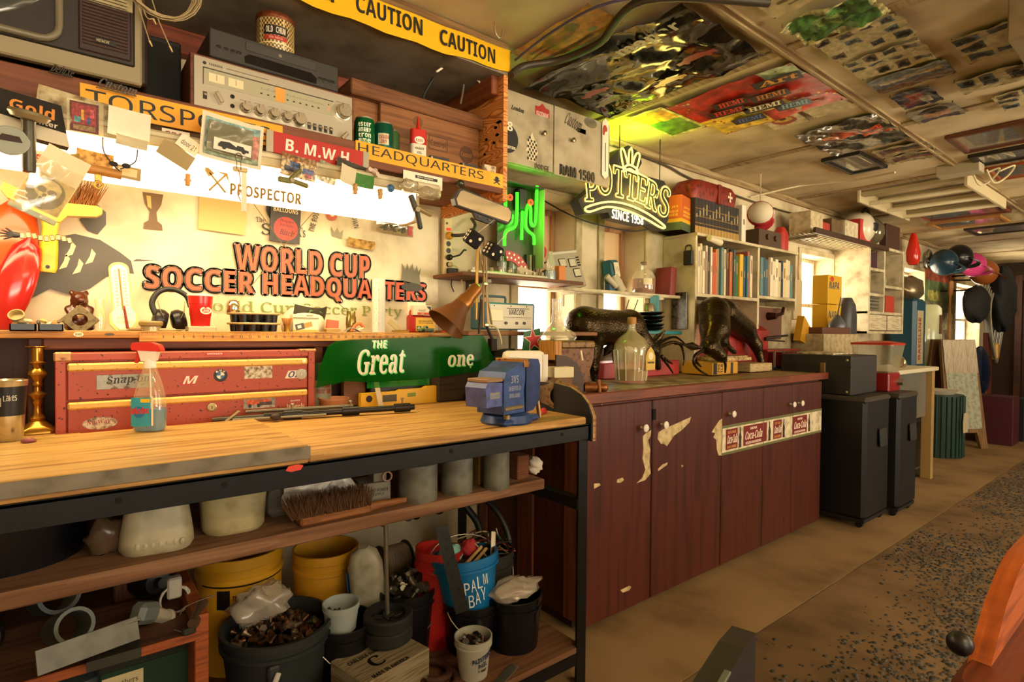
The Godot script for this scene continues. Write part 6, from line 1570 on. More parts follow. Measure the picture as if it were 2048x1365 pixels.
func window_shelf():
	var ink = mt("17140f",.5)
	var sy = 1.36
	var sh = thing("window_shelf","white painted shelf across the dusty window","shelf",V(0,sy,0))
	part(sh,"board",mb().span(V(1.902,-.018,WZ + .016),V(2.878,0,-1.98),.003),mt("cfc2a0",.5,.0,"grime",2.0))
	for x in [2.0,2.72]:
		part(sh,"bracket",mb().span(V(x,-.09,WZ + .016),V(x + .012,-.018,-2.09)).span(V(x,-.03,-2.09),V(x + .012,-.018,-2.0)),mt("8a8068",.4,.5))
	var tp = thing("engine_tester","grey engine tester panel with three gauges leaning in the window","tester",V(2.02,sy,-2.04))
	tp.rotation_degrees = V(-14,0,10)
	part(tp,"panel",mb().box(V(0,.1,0),V(.2,.2,.03),.006),mt("9c937c",.5))
	for q in [[-.035,.135],[.035,.13],[.05,.075]]:
		part(tp,"gauge",mb().box(V(q[0],q[1],.016),V(.052,.046,.006),.006),ink)
		part(tp,"gauge_glass",mb().box(V(q[0],q[1],.0185),V(.044,.038,.004),.006),mt("c4bca4",.2))
	for i in 8:
		part(tp,"push_button",mb().box(V(.075 + .012 * (i % 2),.155 - .014 * (i / 2),.017),V(.008,.007,.005),.001),ink)
	part(tp,"title_strip",mb().box(V(0,.188,.0155),V(.18,.012,.002)),mt("c4bca4",.5))
	for q in [["orange_book","orange ribbed book in front of the engine tester","book",V(1.922,1.365,-1.99),V(.048,.105,.06),"c8701a"],["blue_carton","blue carton at the end of the brown ledge","carton",V(1.857,1.401,-1.99),V(.05,.06,.05),"1e6080"],["red_binder","dark red binder next to the jug of red liquid","binder",V(2.788,1.369,-2),V(.055,.165,.11),"7a2620"],["blue_booklet","dark blue booklet lying on the window shelf","booklet",V(2.306,1.361,-2),V(.05,.04,.04),"2a4c6c"],["meter_lead_box","small dark grey cube by the jug","box",V(2.544,1.371,-1.995),V(.035,.032,.035),"4a4234"]]:
		solo(q[0],q[1],q[2],mb().box(V(0,q[4].y * .5,0),q[4],.003),mt(q[5],.5),V(q[3].x,sy if q[0] != "blue_carton" else 1.379,-2.04),V(0,0,-5 if q[0] == "red_binder" else 2))
	var rz = thing("artificial_rose","red artificial rose standing beside the neon sign","rose",V(1.75,1.379,-1.98))
	part(rz,"stem",mb().tube(spline([V(-.02,0,0),V(-.005,.06,0),V(.005,.115,0)],4),.002,6),mt("23301a",.6))
	for i in 7:
		part(rz,"petal",mb().at(V(.008,.132,0),0,i * 51.4).ball(V(.008 if i > 0 else .0,.003 * (i % 3),0),V(.012,.026,.018),10,8),mt("a81a24",.6))
	for i in 3:
		part(rz,"leaf",mb().at(V(-.01 + .02 * i,.03 + .03 * i,.01),20,60 * i,40 - 30 * i).ball(V(.018,0,0),V(.02,.002,.009),10,5),mt("2c3a22",.6))
	var mm = thing("analog_meter","teal analog multimeter with a white dial leaning in the window","meter",V(2.362,sy,-2.06))
	mm.rotation_degrees = V(-8,18,6)
	part(mm,"case",mb().box(V(0,.09,0),V(.1,.17,.06),.008),mt("1d5a68",.4))
	part(mm,"dial_face",mb().box(V(.012,.12,.031),V(.068,.08,.004),.002),mt("d4cbae",.4))
	for i in 3:
		var p = []
		for k in 9:
			var a = PI * (.2 + .6 * k / 8.0)
			p.append(V(.012 + cos(a) * (.018 + .009 * i),.098 + sin(a) * (.018 + .009 * i),.0335))
		part(mm,"scale_arc",mb().tube(p,.0009,4),mt("6a3a28",.5))
	part(mm,"carry_strap",mb().tube(spline([V(-.045,.165,.02),V(-.06,.15,.04),V(-.05,.1,.04)],4),.003,6),ink)
	var ph = thing("timing_gun","pale grey plastic timing gun lying against the meter","timing gun",V(2.363,sy,-2.0))
	ph.rotation_degrees = V(-20,0,24)
	part(ph,"barrel",mb().loft([rr_up(.05,.035,.0),rr_up(.055,.04,.06),rr_up(.045,.035,.1)]),mt("b5aa90",.45))
	part(ph,"grip",mb().at(V(-.03,.04,0),0,0,20).loft([rr_up(.03,.03,.0),rr_up(.034,.03,.085)]),mt("b5aa90",.45))
	var jg = thing("glass_jug","clear glass jug of red liquid with a cork in the window","jug",V(2.587,sy,-2.04))
	part(jg,"glass_wall",mb().lathe([Q(0,0),Q(.062,0),Q(.066,.01),Q(.066,.095),Q(.05,.125),Q(.02,.14),Q(.018,.165),Q(.021,.168),Q(.021,.176)],26),glass("f0e2c0",.16,.02))
	part(jg,"red_liquid",mb().lathe([Q(0,.003),Q(.06,.003),Q(.063,.01),Q(.063,.085),Q(0,.085)],26),glass("8a2a24",.6,.05))
	part(jg,"stopper",mb().cyl(V(0,.165,0),V(0,.182,0),.016,.018,14),mt("5a3a20",.6))
	part(jg,"paper_label",arc_band(.0664,.05,.085,-.9,-.1),mt("d8cba4",.6))

# ---------------------------------------------------------------- on the counter
func deer(label: String,bones: Array,antlers: Array,ears: Array,p: Vector3):
	var b = []
	for q in bones:
		b.append([q[0] - p,q[1] - p,q[2],q[3]])
	var br = mt("453824",.2,.85,"grime",5.0)
	br.normal_enabled = true
	br.normal_texture = T.bump
	br.normal_scale = .5
	var o = solo("deer_statue",label,"statue",nets(b,.009,.03),br,p,Vector3.ZERO,"cast metal deer on the counter")
	for a in antlers:
		var t = []
		for q in a:
			t.append(q - p)
		var r = []
		t = spline(t,4)
		for i in t.size():
			r.append(lerpf(.011,.004,float(i) / (t.size() - 1)))
		part(o,"antler_branch",mb().tube(t,r,8),br)
	for e in ears:
		part(o,"ear",mb().tube([e[0] - p,(e[0] + e[1]) * .5 - p,e[1] - p],[.008,.022,.003],8),br)

func build_counter_items():
	var ink = mt("17140f",.5)
	# whisky bottle
	var b = thing("whisky_bottle","large ribbed clear whisky bottle with a cork and yellow label","bottle",V(2.053,.908,-1.683),-40.0)
	part(b,"glass_wall",mb().lathe([Q(0,0),Q(.066,0),Q(.07,.012),Q(.076,.08),Q(.083,.15),Q(.08,.175),Q(.06,.205),Q(.025,.232),Q(.018,.25),Q(.018,.275),Q(.015,.275),Q(.015,.24),Q(.055,.2),Q(.074,.16),Q(.064,.01),Q(0,.01)],24),glass("d8c890",.24,.03))
	for i in 12:
		var a = TAU * i / 12.0
		part(b,"glass_rib",mb().tube([V(cos(a) * .07,.012,sin(a) * .07),V(cos(a) * .077,.08,sin(a) * .077),V(cos(a) * .083,.15,sin(a) * .083)],.0035,5),glass("f6ecc8",.5,.03))
	part(b,"pink_coins",mb().lathe([Q(0,.012),Q(.062,.012),Q(.066,.05),Q(.064,.058),Q(0,.062)],24),mt("a86a5a",.5,.2,"speck",12.0))
	part(b,"cork",mb().lathe([Q(.016,.268),Q(.021,.275),Q(.021,.297),Q(.018,.302),Q(0,.303)],18),mt("b07a34",.5))
	part(b,"label",mb().at(V(.03,.062,.0),0,40).ext([Q(-.032,0),Q(.032,0),Q(.034,.06),Q(.02,.088),Q(0,.105),Q(-.02,.088),Q(-.034,.06)],.003,.07),mt("c9a234",.45))
	part(b,"label_crest",mb().at(V(.03,.125,.0),0,40).ext(circle(.018,16),.001,.073),mt("e0d2a0",.45))
	letters(b,"Crown Royal",V(.03,.088,.0) + V(sin(.7),0,cos(.7)) * .0735,.05,.014,ink,"serifitalic",V(0,40,0),.0,.001)
	# deer with lowered heads
	deer("bronze deer with lowered head and branching antlers behind the bottle",[[V(1.965,1.162,-1.89),V(2.248,1.165,-1.87),.095,.085],[V(1.951,1.174,-1.9),V(1.986,1.126,-1.9),.085,.08],[V(2.259,1.178,-1.87),V(2.331,1.076,-1.83),.075,.05],[V(2.339,1.076,-1.83),V(2.385,1.05,-1.82),.042,.038],[V(2.385,1.045,-1.82),V(2.424,.9583,-1.81),.036,.018],[V(1.986,1.079,-1.85),V(1.956,.9727,-1.83),.04,.022],[V(1.956,.9727,-1.83),V(1.968,.9081,-1.83),.02,.018],[V(2.219,1.075,-1.91),V(2.265,.8784,-1.93),.04,.018]],[[V(2.43,1.063,-1.81),V(2.518,1.089,-1.79),V(2.595,1.07,-1.79),V(2.624,1.007,-1.79),V(2.616,.9611,-1.79)],[V(2.541,1.086,-1.79),V(2.669,1.069,-1.79)],[V(2.448,1.018,-1.81),V(2.491,.9698,-1.8),V(2.541,.9228,-1.8)],[V(2.46,1.002,-1.8),V(2.535,.9738,-1.8)],[V(2.449,1.062,-1.85),V(2.563,1.101,-1.87),V(2.677,1.114,-1.88),V(2.773,1.071,-1.88)]],[[V(2.363,1.077,-1.81),V(2.452,1.149,-1.79)],[V(2.101,1.078,-1.85),V(2.006,1.027,-1.81)]],V(1.968,.9034,-1.83))
	deer("bronze deer bowing beside the yellow binder in front of the books",[[V(2.925,1.26,-1.8),V(2.841,1.158,-1.74),.09,.08],[V(2.846,1.186,-1.75),V(2.729,1.076,-1.7),.07,.05],[V(3.049,1.263,-1.82),V(3.332,1.162,-1.84),.085,.07],[V(3.344,1.162,-1.84),V(3.407,1.068,-1.8),.055,.035],[V(3.407,1.068,-1.8),V(3.441,.9266,-1.77),.03,.02],[V(3.441,.9266,-1.77),V(3.473,.9102,-1.76),.022,.018],[V(2.892,1.145,-1.74),V(2.852,1.089,-1.7),.04,.025],[V(2.852,1.089,-1.7),V(2.956,1.032,-1.69),.022,.015],[V(2.688,1.064,-1.68),V(2.763,1.018,-1.66),.045,.03],[V(2.763,1.018,-1.66),V(2.798,.995,-1.66),.026,.02]],[[V(2.596,1.047,-1.66),V(2.514,1.023,-1.65),V(2.506,.9823,-1.65),V(2.576,.9434,-1.66),V(2.645,.9197,-1.66)],[V(2.514,.9974,-1.65),V(2.569,.9649,-1.65)],[V(2.78,1.009,-1.65),V(2.801,.9682,-1.65),V(2.815,.9235,-1.66)],[V(2.762,1.036,-1.66),V(2.764,1.002,-1.64)]],[[V(2.588,1.062,-1.67),V(2.409,1.08,-1.65)]],V(3.473,.8975,-1.76))
	# teal plastic shelf with stacked hub caps
	var tl = mt("2a7a80",.4)
	var ty = 1.149
	var ts = thing("plastic_shelf","teal plastic shelf with an upright bracket behind the deer","shelf",V(0,ty,0))
	part(ts,"tray",mb().span(V(2.32,-.02,-2.06),V(2.708,0,-1.86),.004),tl)
	part(ts,"bracket",mb().span(V(2.617 - .02,0,-2.0),V(2.617,.2,-1.95),.003),tl)
	for x in [2.36,2.6]:
		part(ts,"post",mb().span(V(x,.905 - ty,-2.05),V(x + .02,-.02,-2.03),.002),tl)
	for i in 5:
		solo("hub_cap",["lowest","second","third","fourth","topmost"][i] + " black hub cap of the stack on the teal shelf","hub cap",mb().lathe([Q(.03,0),Q(.06,.004),Q(.076,.016),Q(.078,.02),Q(.06,.014),Q(.03,.018),Q(0,.02)],26),mt("1d1a15",.2,.6),V(2.531 + .006 * (i % 2),ty + .021 * i,-1.95),V(3 * (i % 2),0,2),"stacked black hub caps")
	solo("steel_cup","steel cup lying upside down on the hub caps","cup",mb().lathe([Q(.036,0),Q(.032,.03),Q(.026,.044),Q(0,.046)],22),mt("a89a78",.25,.8),V(2.519,ty + .108,-1.95))
	solo("antenna_wires","pair of thin black antenna rods sticking up behind the deer","antenna",mb().tube([V(2.283,1.158,-1.95),V(2.353,1.313,-1.95)],.0025,6).tube([V(2.34,1.159,-1.95),V(2.428,1.317,-1.95)],.0025,6).box(V(2.311,ty + .012,-1.95),V(.06,.024,.04),.003),ink)
	# red tray, binder, papers
	solo("red_tray","long red metal tray behind the deer legs","tray",mb().box(V(0,.04,0),V(.62,.08,.16),.004),mt("b02a28",.4),V(2.36,.908,-1.93))
	var bd = thing("yellow_binder","yellow manual binder marked 755 TLB under the bowing deer","binder",V(2.89,.908,-1.80))
	part(bd,"cover",mb().box(V(0,.035,0),V(.26,.07,.2),.004),mt("c8921a",.45))
	for q in [["755",-.06],["TLB",-.03]]:
		letters(bd,q[0],V(q[1],.035,.1),.05,.022,ink,"bold",V(0,0,90),.0,.001)
	part(bd,"black_panel",mb().span(V(-.125,.004,.1),V(-.09,.066,.101)).span(V(.05,.004,.1),V(.075,.066,.101)),ink)
	solo("paper_stack","stack of curled papers lying on the yellow binder","papers",mb().box(V(0,.01,0),V(.3,.02,.17),.004).at(V(.02,.024,0),0,8).box(Vector3.ZERO,V(.26,.008,.15),.002),mt("cbb27c",.8,.0,"stain",6.0),V(3.05,.979,-1.81),V(0,-6,0))
	solo("catalogue","thick cream catalogue lying right of the yellow binder","book",mb().box(V(0,.025,0),V(.26,.05,.18),.004),mt("c9b484",.8,.0,"wood",12.0),V(3.309,.908,-1.80))
	# red machine with a drawer
	var rm = thing("red_machine","red steel machine with a sloping top and a small drawer","machine",V(3.44,.908,-1.92))
	var rd = mt("9c2620",.4,.1,"grime",3.0)
	var hs = mb()
	hs.t = Transform3D(Basis(V(0,0,1),V(0,1,0),V(-1,0,0)),V(.26,0,0))
	hs.ext([Q(-.18,0),Q(.05,0),Q(.05,.25),Q(-.13,.36),Q(-.18,.36)],.5)
	part(rm,"housing",hs,rd)
	part(rm,"foot_plate",mb().span(V(-.2,0,.05),V(.62,.012,.13),.002),mt("3a4444",.4,.5))
	part(rm,"ledge",mb().span(V(.1,.115,.03),V(.56,.127,.13),.002),rd)
	part(rm,"drawer",mb().span(V(.3,.012,.03),V(.56,.105,.135),.003),rd)
	for x in [.18,.3,.55]:
		part(rm,"steel_post",mb().span(V(x,.012,.125),V(x + .008,.115,.138)),mt("a89e88",.35,.6))
	part(rm,"pull_lever",mb().tube([V(.2,.2,.06),V(.34,.215,.1),V(.42,.22,.1)],.008,8).tube([V(.2,.19,.06),V(.36,.18,.11)],.006,8),mt("2e261e",.3,.7))
	var ep = thing("switch_panel","grey switch panel with a yellow lever handle","panel",V(3.93,.9,WZ))
	part(ep,"panel",mb().span(V(-.33,.04,.01),V(.27,.43,.17),.004),mt("a39674",.5,.0,"grime",3.0))
	part(ep,"brown_plate",mb().span(V(-.32,.2,.17),V(.1,.42,.18),.004),mt("5c3420",.5))
	part(ep,"yellow_lever",mb().at(V(.33,.27,.2),0,0,-15).ext([Q(-.07,-.1),Q(.05,-.1),Q(.1,.02),Q(-.06,.09)],.05),mt("c08a14",.45))
	part(ep,"ball_knob",mb().ball(V(.42,.16,.22),V(.025,.025,.025),12,8),ink)
	part(ep,"valve",mb().cyl(V(-.1,.36,.18),V(-.1,.36,.24),.03,.02,12).tube([V(-.1,.36,.22),V(0,.38,.23),V(.04,.42,.22)],.012,8),mt("3a1c1c",.3,.6))
	part(ep,"foot",mb().span(V(-.3,.0,.02),V(.2,.04,.16)),mt("7a6e54",.5))

# ---------------------------------------------------------------- bookcase
const ORD := ["first","second","third","fourth","fifth","sixth","seventh","eighth","ninth","tenth","eleventh","twelfth","13th","14th","15th","16th","17th","18th","19th","20th","21st","22nd","23rd","24th"]
func build_bookcase():
	var cr = mt("cfc09a",.55,.0,"grime",1.5)
	var c = thing("bookcase","cream open bookcase full of manuals standing on the counter","bookcase",V(2.87,.908,WZ))
	part(c,"side_panel",mb().span(V(0,0,.003),V(.02,.8,.23),.002),cr)
	part(c,"divider",mb().span(V(.715,.0,.003),V(.74,.8,.23),.002),cr)
	part(c,"side_panel",mb().span(V(1.25,.4,.003),V(1.27,.8,.23),.002),cr)
	part(c,"top_board",mb().span(V(0,.8,.003),V(1.27,.818,.24),.003),cr)
	part(c,"shelf_board",mb().span(V(.02,.445,.003),V(.715,.465,.23),.002),cr)
	part(c,"shelf_board",mb().span(V(.74,.465,.003),V(1.25,.485,.23),.002),cr)
	part(c,"back_panel",mb().span(V(.02,.0,.003),V(1.25,.8,.01)),mt("7a6a4c",.7))
	var cols = ["d8caa6","c9b88c","e0d4b4","8a6a4a","d4c49c","2e2a24","e2d6ba","b5512e","c96a34","8a7a5a","5a7a78","3a5a60","d2bc84","4a2c20","b8642c","2a3440","3c4438","26623c","d8a818","1e3a34","2c4a5c","1f6a70","a85a4a","d0c4a2"]
	var rn = RandomNumberGenerator.new()
	rn.seed = 21
	var names = {"d8caa6": "cream","c9b88c": "tan","e0d4b4": "ivory","8a6a4a": "brown","d4c49c": "sand","2e2a24": "black","e2d6ba": "off-white","b5512e": "rust red","c96a34": "orange","8a7a5a": "khaki","5a7a78": "grey-green","3a5a60": "slate blue","d2bc84": "straw","4a2c20": "dark brown","b8642c": "amber","2a3440": "navy","3c4438": "olive black","26623c": "green","d8a818": "yellow","1e3a34": "dark green","2c4a5c": "steel blue","1f6a70": "teal","a85a4a": "pink-red","d0c4a2": "pale"}
	var x = 2.905
	var i = 0
	while i < 24:
		var w = rn.randf_range(.018,.036) if i > 6 else rn.randf_range(.014,.026)
		if cols[i] == "d8a818":
			w = .042
		book(V(x + w * .5,1.374,-1.985),V(w - .001,rn.randf_range(.25,.3),rn.randf_range(.15,.19)),cols[i],names[cols[i]] + " manual on the middle bookcase shelf, " + ORD[i] + " from the left","manuals on the middle shelf")
		x += w
		i += 1
	x = 3.63
	i = 0
	while x < 4.08:
		var k = [10,20,11,3,6,0,2,1,15,12,4,23][i % 12]
		var w = rn.randf_range(.025,.045)
		book(V(x + w * .5,1.394,-1.985),V(w - .001,rn.randf_range(.24,.28),.18),cols[k],names[cols[k]] + " book in the right bookcase bay, " + ORD[i] + " from the divider","books in the right bay")
		x += w
		i += 1
	# encyclopedias on top
	x = 2.875
	for k in 14:
		var b = book(V(x + .017,1.727,-1.975),V(.033,.205,.15),"241a14",ORD[k] + " black and gold encyclopedia of the row, counted from the washer carton","encyclopedia set on the bookcase")
		for y in [.06,.1,.145]:
			part(b,"gold_band",mb().box(V(0,y,.0755),V(.031,.005,.001)),mt("8a6a30",.4,.4))
		part(b,"foot_band",mb().box(V(0,.022,.0755),V(.031,.04,.001)),mt("b08c48",.4,.3))
		x += .0345
	book(V(3.41,1.727,-1.975),V(.05,.235,.16),"d8cdb4","big white book standing after the encyclopedias","")
	var jb = thing("washer_box","orange and yellow windshield washer carton on the bookcase corner","carton",V(2.80,1.727,-1.99),14.0)
	part(jb,"carton",mb().box(V(0,.1,0),V(.17,.2,.15),.002),mt("c05a1a",.5))
	part(jb,"yellow_band",mb().span(V(-.0855,.045,-.0755),V(.0855,.065,.0755)),mt("d8a81c",.5))
	part(jb,"green_base",mb().span(V(-.0857,0,-.0757),V(.0857,.045,.0757)),mt("4a5a38",.5))
	for q in [["JIFFY JET",.125],["WINDSHIELD",.1],["WASHER",.08]]:
		letters(jb,q[0],V(0,q[1],.0752),.12 if q[1] < .12 else .1,.014,mt("e8b83c",.5),"bold",Vector3.ZERO,.1,.0008)
		letters(jb,q[0],V(-.0852,q[1],0),.11,.014,mt("e8b83c",.5),"bold",V(0,-90,0),.1,.0008)
	var tr = thing("tractor_seat","red steel car tray upside down on the encyclopedias","tray",V(3.1,1.934,-1.985))
	part(tr,"shell",mb().loft([rr(.46,.16,.03,.0),rr(.5,.18,.05,.07),rr(.44,.16,.06,.11),rr(.3,.1,.05,.125)]),mt("8a2c1e",.4,.2,"rust",4.0))
	part(tr,"rib",mb().box(V(.02,.05,.088),V(.03,.12,.02),.004),mt("7a2418",.4,.2))
	part(tr,"cross_emblem",mb().at(V(.14,.05,.09)).ext([Q(-.008,-.03),Q(.008,-.03),Q(.004,-.004),Q(.025,-.008),Q(.025,.008),Q(.004,.004),Q(.008,.03),Q(-.008,.03),Q(-.004,.004),Q(-.025,.008),Q(-.025,-.008),Q(-.004,-.004)],.002),mt("d8c8a8",.4))
	solo("wall_charger","black battery charger hanging on the bookcase side","charger",mb().box(V(0,-.02,0),V(.02,.085,.06),.004).tube(spline([V(0,.02,-.02),V(0,.05,-.015),V(0,.05,.015),V(0,.02,.02)],4),.004,6),mt("15130f",.4),V(2.858,1.60,-1.93))
	solo("bagged_papers","clear bag of dark papers pinned to the bookcase side","bag",mb().box(Vector3.ZERO,V(.012,.22,.11),.003),mt("4c463a",.25,.0,"stain",7.0),V(2.862,1.27,-1.99))
	solo("paper_roll","cream rolled tag hanging from the bookcase top edge","tag",mb().at(Vector3.ZERO,0,0,-8).cyl(V(-.06,0,0),V(.06,0,0),.018,.02,14),mt("d8caa4",.6),V(3.02,1.69,-1.86))
	# below the books
	solo("radio_box","small dark radio with a red dial on the bookcase bottom","radio",mb().box(V(0,.06,0),V(.14,.12,.1),.004),mt("5a4630",.5,.0,"stain",5.0),V(3.1,1.20,-2.04))
	solo("box_stack","red cardboard box under the small radio","box",mb().box(V(0,.145,0),V(.14,.29,.12),.004),mt("9a2a22",.5),V(3.1,.908,-2.04))
	solo("magazine_pile","pile of striped magazines in the bookcase bottom","magazines",mb().box(V(0,.2,0),V(.12,.4,.14),.003),mt("c08a6a",.6,.0,"wood",18.0),V(2.96,.908,-2.02))
	# right of the bookcase top: cap, boxes
	var cap = thing("baseball_cap","red and white cap hanging at the ceiling beside the white book","cap",V(3.68,1.95,-1.93),30.0)
	part(cap,"crown",mb().ball(Vector3.ZERO,V(.085,.085,.085),18,10),mt("a81e22",.7))
	part(cap,"brim",mb().at(V(.09,-.055,.03),10,30,-35).ball(Vector3.ZERO,V(.075,.008,.06),16,6),mt("a81e22",.7))
	part(cap,"back_mesh",mb().ball(V(-.03,.0,.0),V(.07,.075,.08),16,8),mt("d0c4a8",.8))
	part(cap,"badge",mb().at(V(.045,.01,.07),0,30).ext(circle(.025,16),.01),mt("e8dcc8",.5))
	part(cap,"hook_cord",mb().cyl(V(0,.08,0),V(0,.268,0),.003,.003,6),mt("c9bb98",.5))
	solo("brown_radio","brown radio with round knobs on the shelf beside the cap","radio",mb().box(V(0,.06,0),V(.3,.12,.14),.005).cyl(V(-.05,.07,.07),V(-.05,.07,.085),.02).cyl(V(.06,.07,.07),V(.06,.07,.085),.02),mt("4a3420",.5),V(3.79,1.727,-1.98))
	solo("red_jug","red plastic jug hanging right of the brown radio","jug",mb().loft([rr_up(.12,.09,.0),rr_up(.12,.09,.13),rr_up(.06,.05,.18)]),mt("a82a22",.4),V(4.05,1.727,-1.97))

func book(p: Vector3,s: Vector3,hex: String,label: String,group: String) -> Node3D:
	var b = thing("book",label,"book",p,.0,group)
	part(b,"cover",mb().box(V(0,s.y * .5,0),s,.002),mt(hex,.6))
	var k = fposmod(p.x * 37.0,1.0)
	part(b,"title_block",mb().box(V(0,s.y * (.5 + .25 * k),s.z * .5),V(s.x * .35,s.y * (.1 + .25 * k),.001)),mt("a08c60" if Color(hex).v < .55 else "7a6242",.6))
	return b

# ---------------------------------------------------------------- under the workbench
func pail(nm,label,p: Vector3,rt: float,rb: float,h: float,hex: String,rough := .4,bail := false,tilt := Vector3.ZERO) -> Node3D:
	var b = thing(nm,label,"bucket",p)
	b.rotation_degrees = tilt
	var m = mt(hex,rough) if nm != "steel_bucket" else mt(hex,.4,.5)
	part(b,"wall",mb().lathe([Q(0,0),Q(rb,0),Q(rb + (rt - rb) * .78,h * .78),Q(rt * 1.03,h * .79),Q(rt * 1.03,h * .83),Q(rt * .985,h * .84),Q(rt * .99,h * .9),Q(rt * 1.035,h * .91),Q(rt * 1.035,h),Q(rt * .97,h),Q(rb * .95,.006),Q(0,.006)],32),m)
	if bail:
		var q = []
		for i in 13:
			var a = PI * i / 12.0
			q.append(V(cos(a) * rt * 1.06,h * .88 - sin(a) * h * .5,sin(a) * rt * .75 + .01))
		part(b,"bail",mb().tube(q,.0018,6),mt("a8a08c",.3,.8))
	return b

func heap(parent,nm: String,n: int,r: float,y: float,rise: float,cols: Array,s: float,sd: int):
	var rn = RandomNumberGenerator.new()
	rn.seed = sd
	for i in n:
		var a = rn.randf() * TAU
		var d = sqrt(rn.randf()) * r
		var m = mb().at(V(cos(a) * d,y + rise * (1.0 - d / r) + rn.randf() * s * .4,sin(a) * d),rn.randf() * 180,rn.randf() * 360,rn.randf() * 180)
		m.cyl(V(0,-s * .6,0),V(0,s * .35,0),s * .28,s * .28,6).cyl(V(0,s * .35,0),V(0,s * .7,0),s * .5,s * .5,6)
		part(parent,nm,m,mt(cols[i % cols.size()],.35,.7))

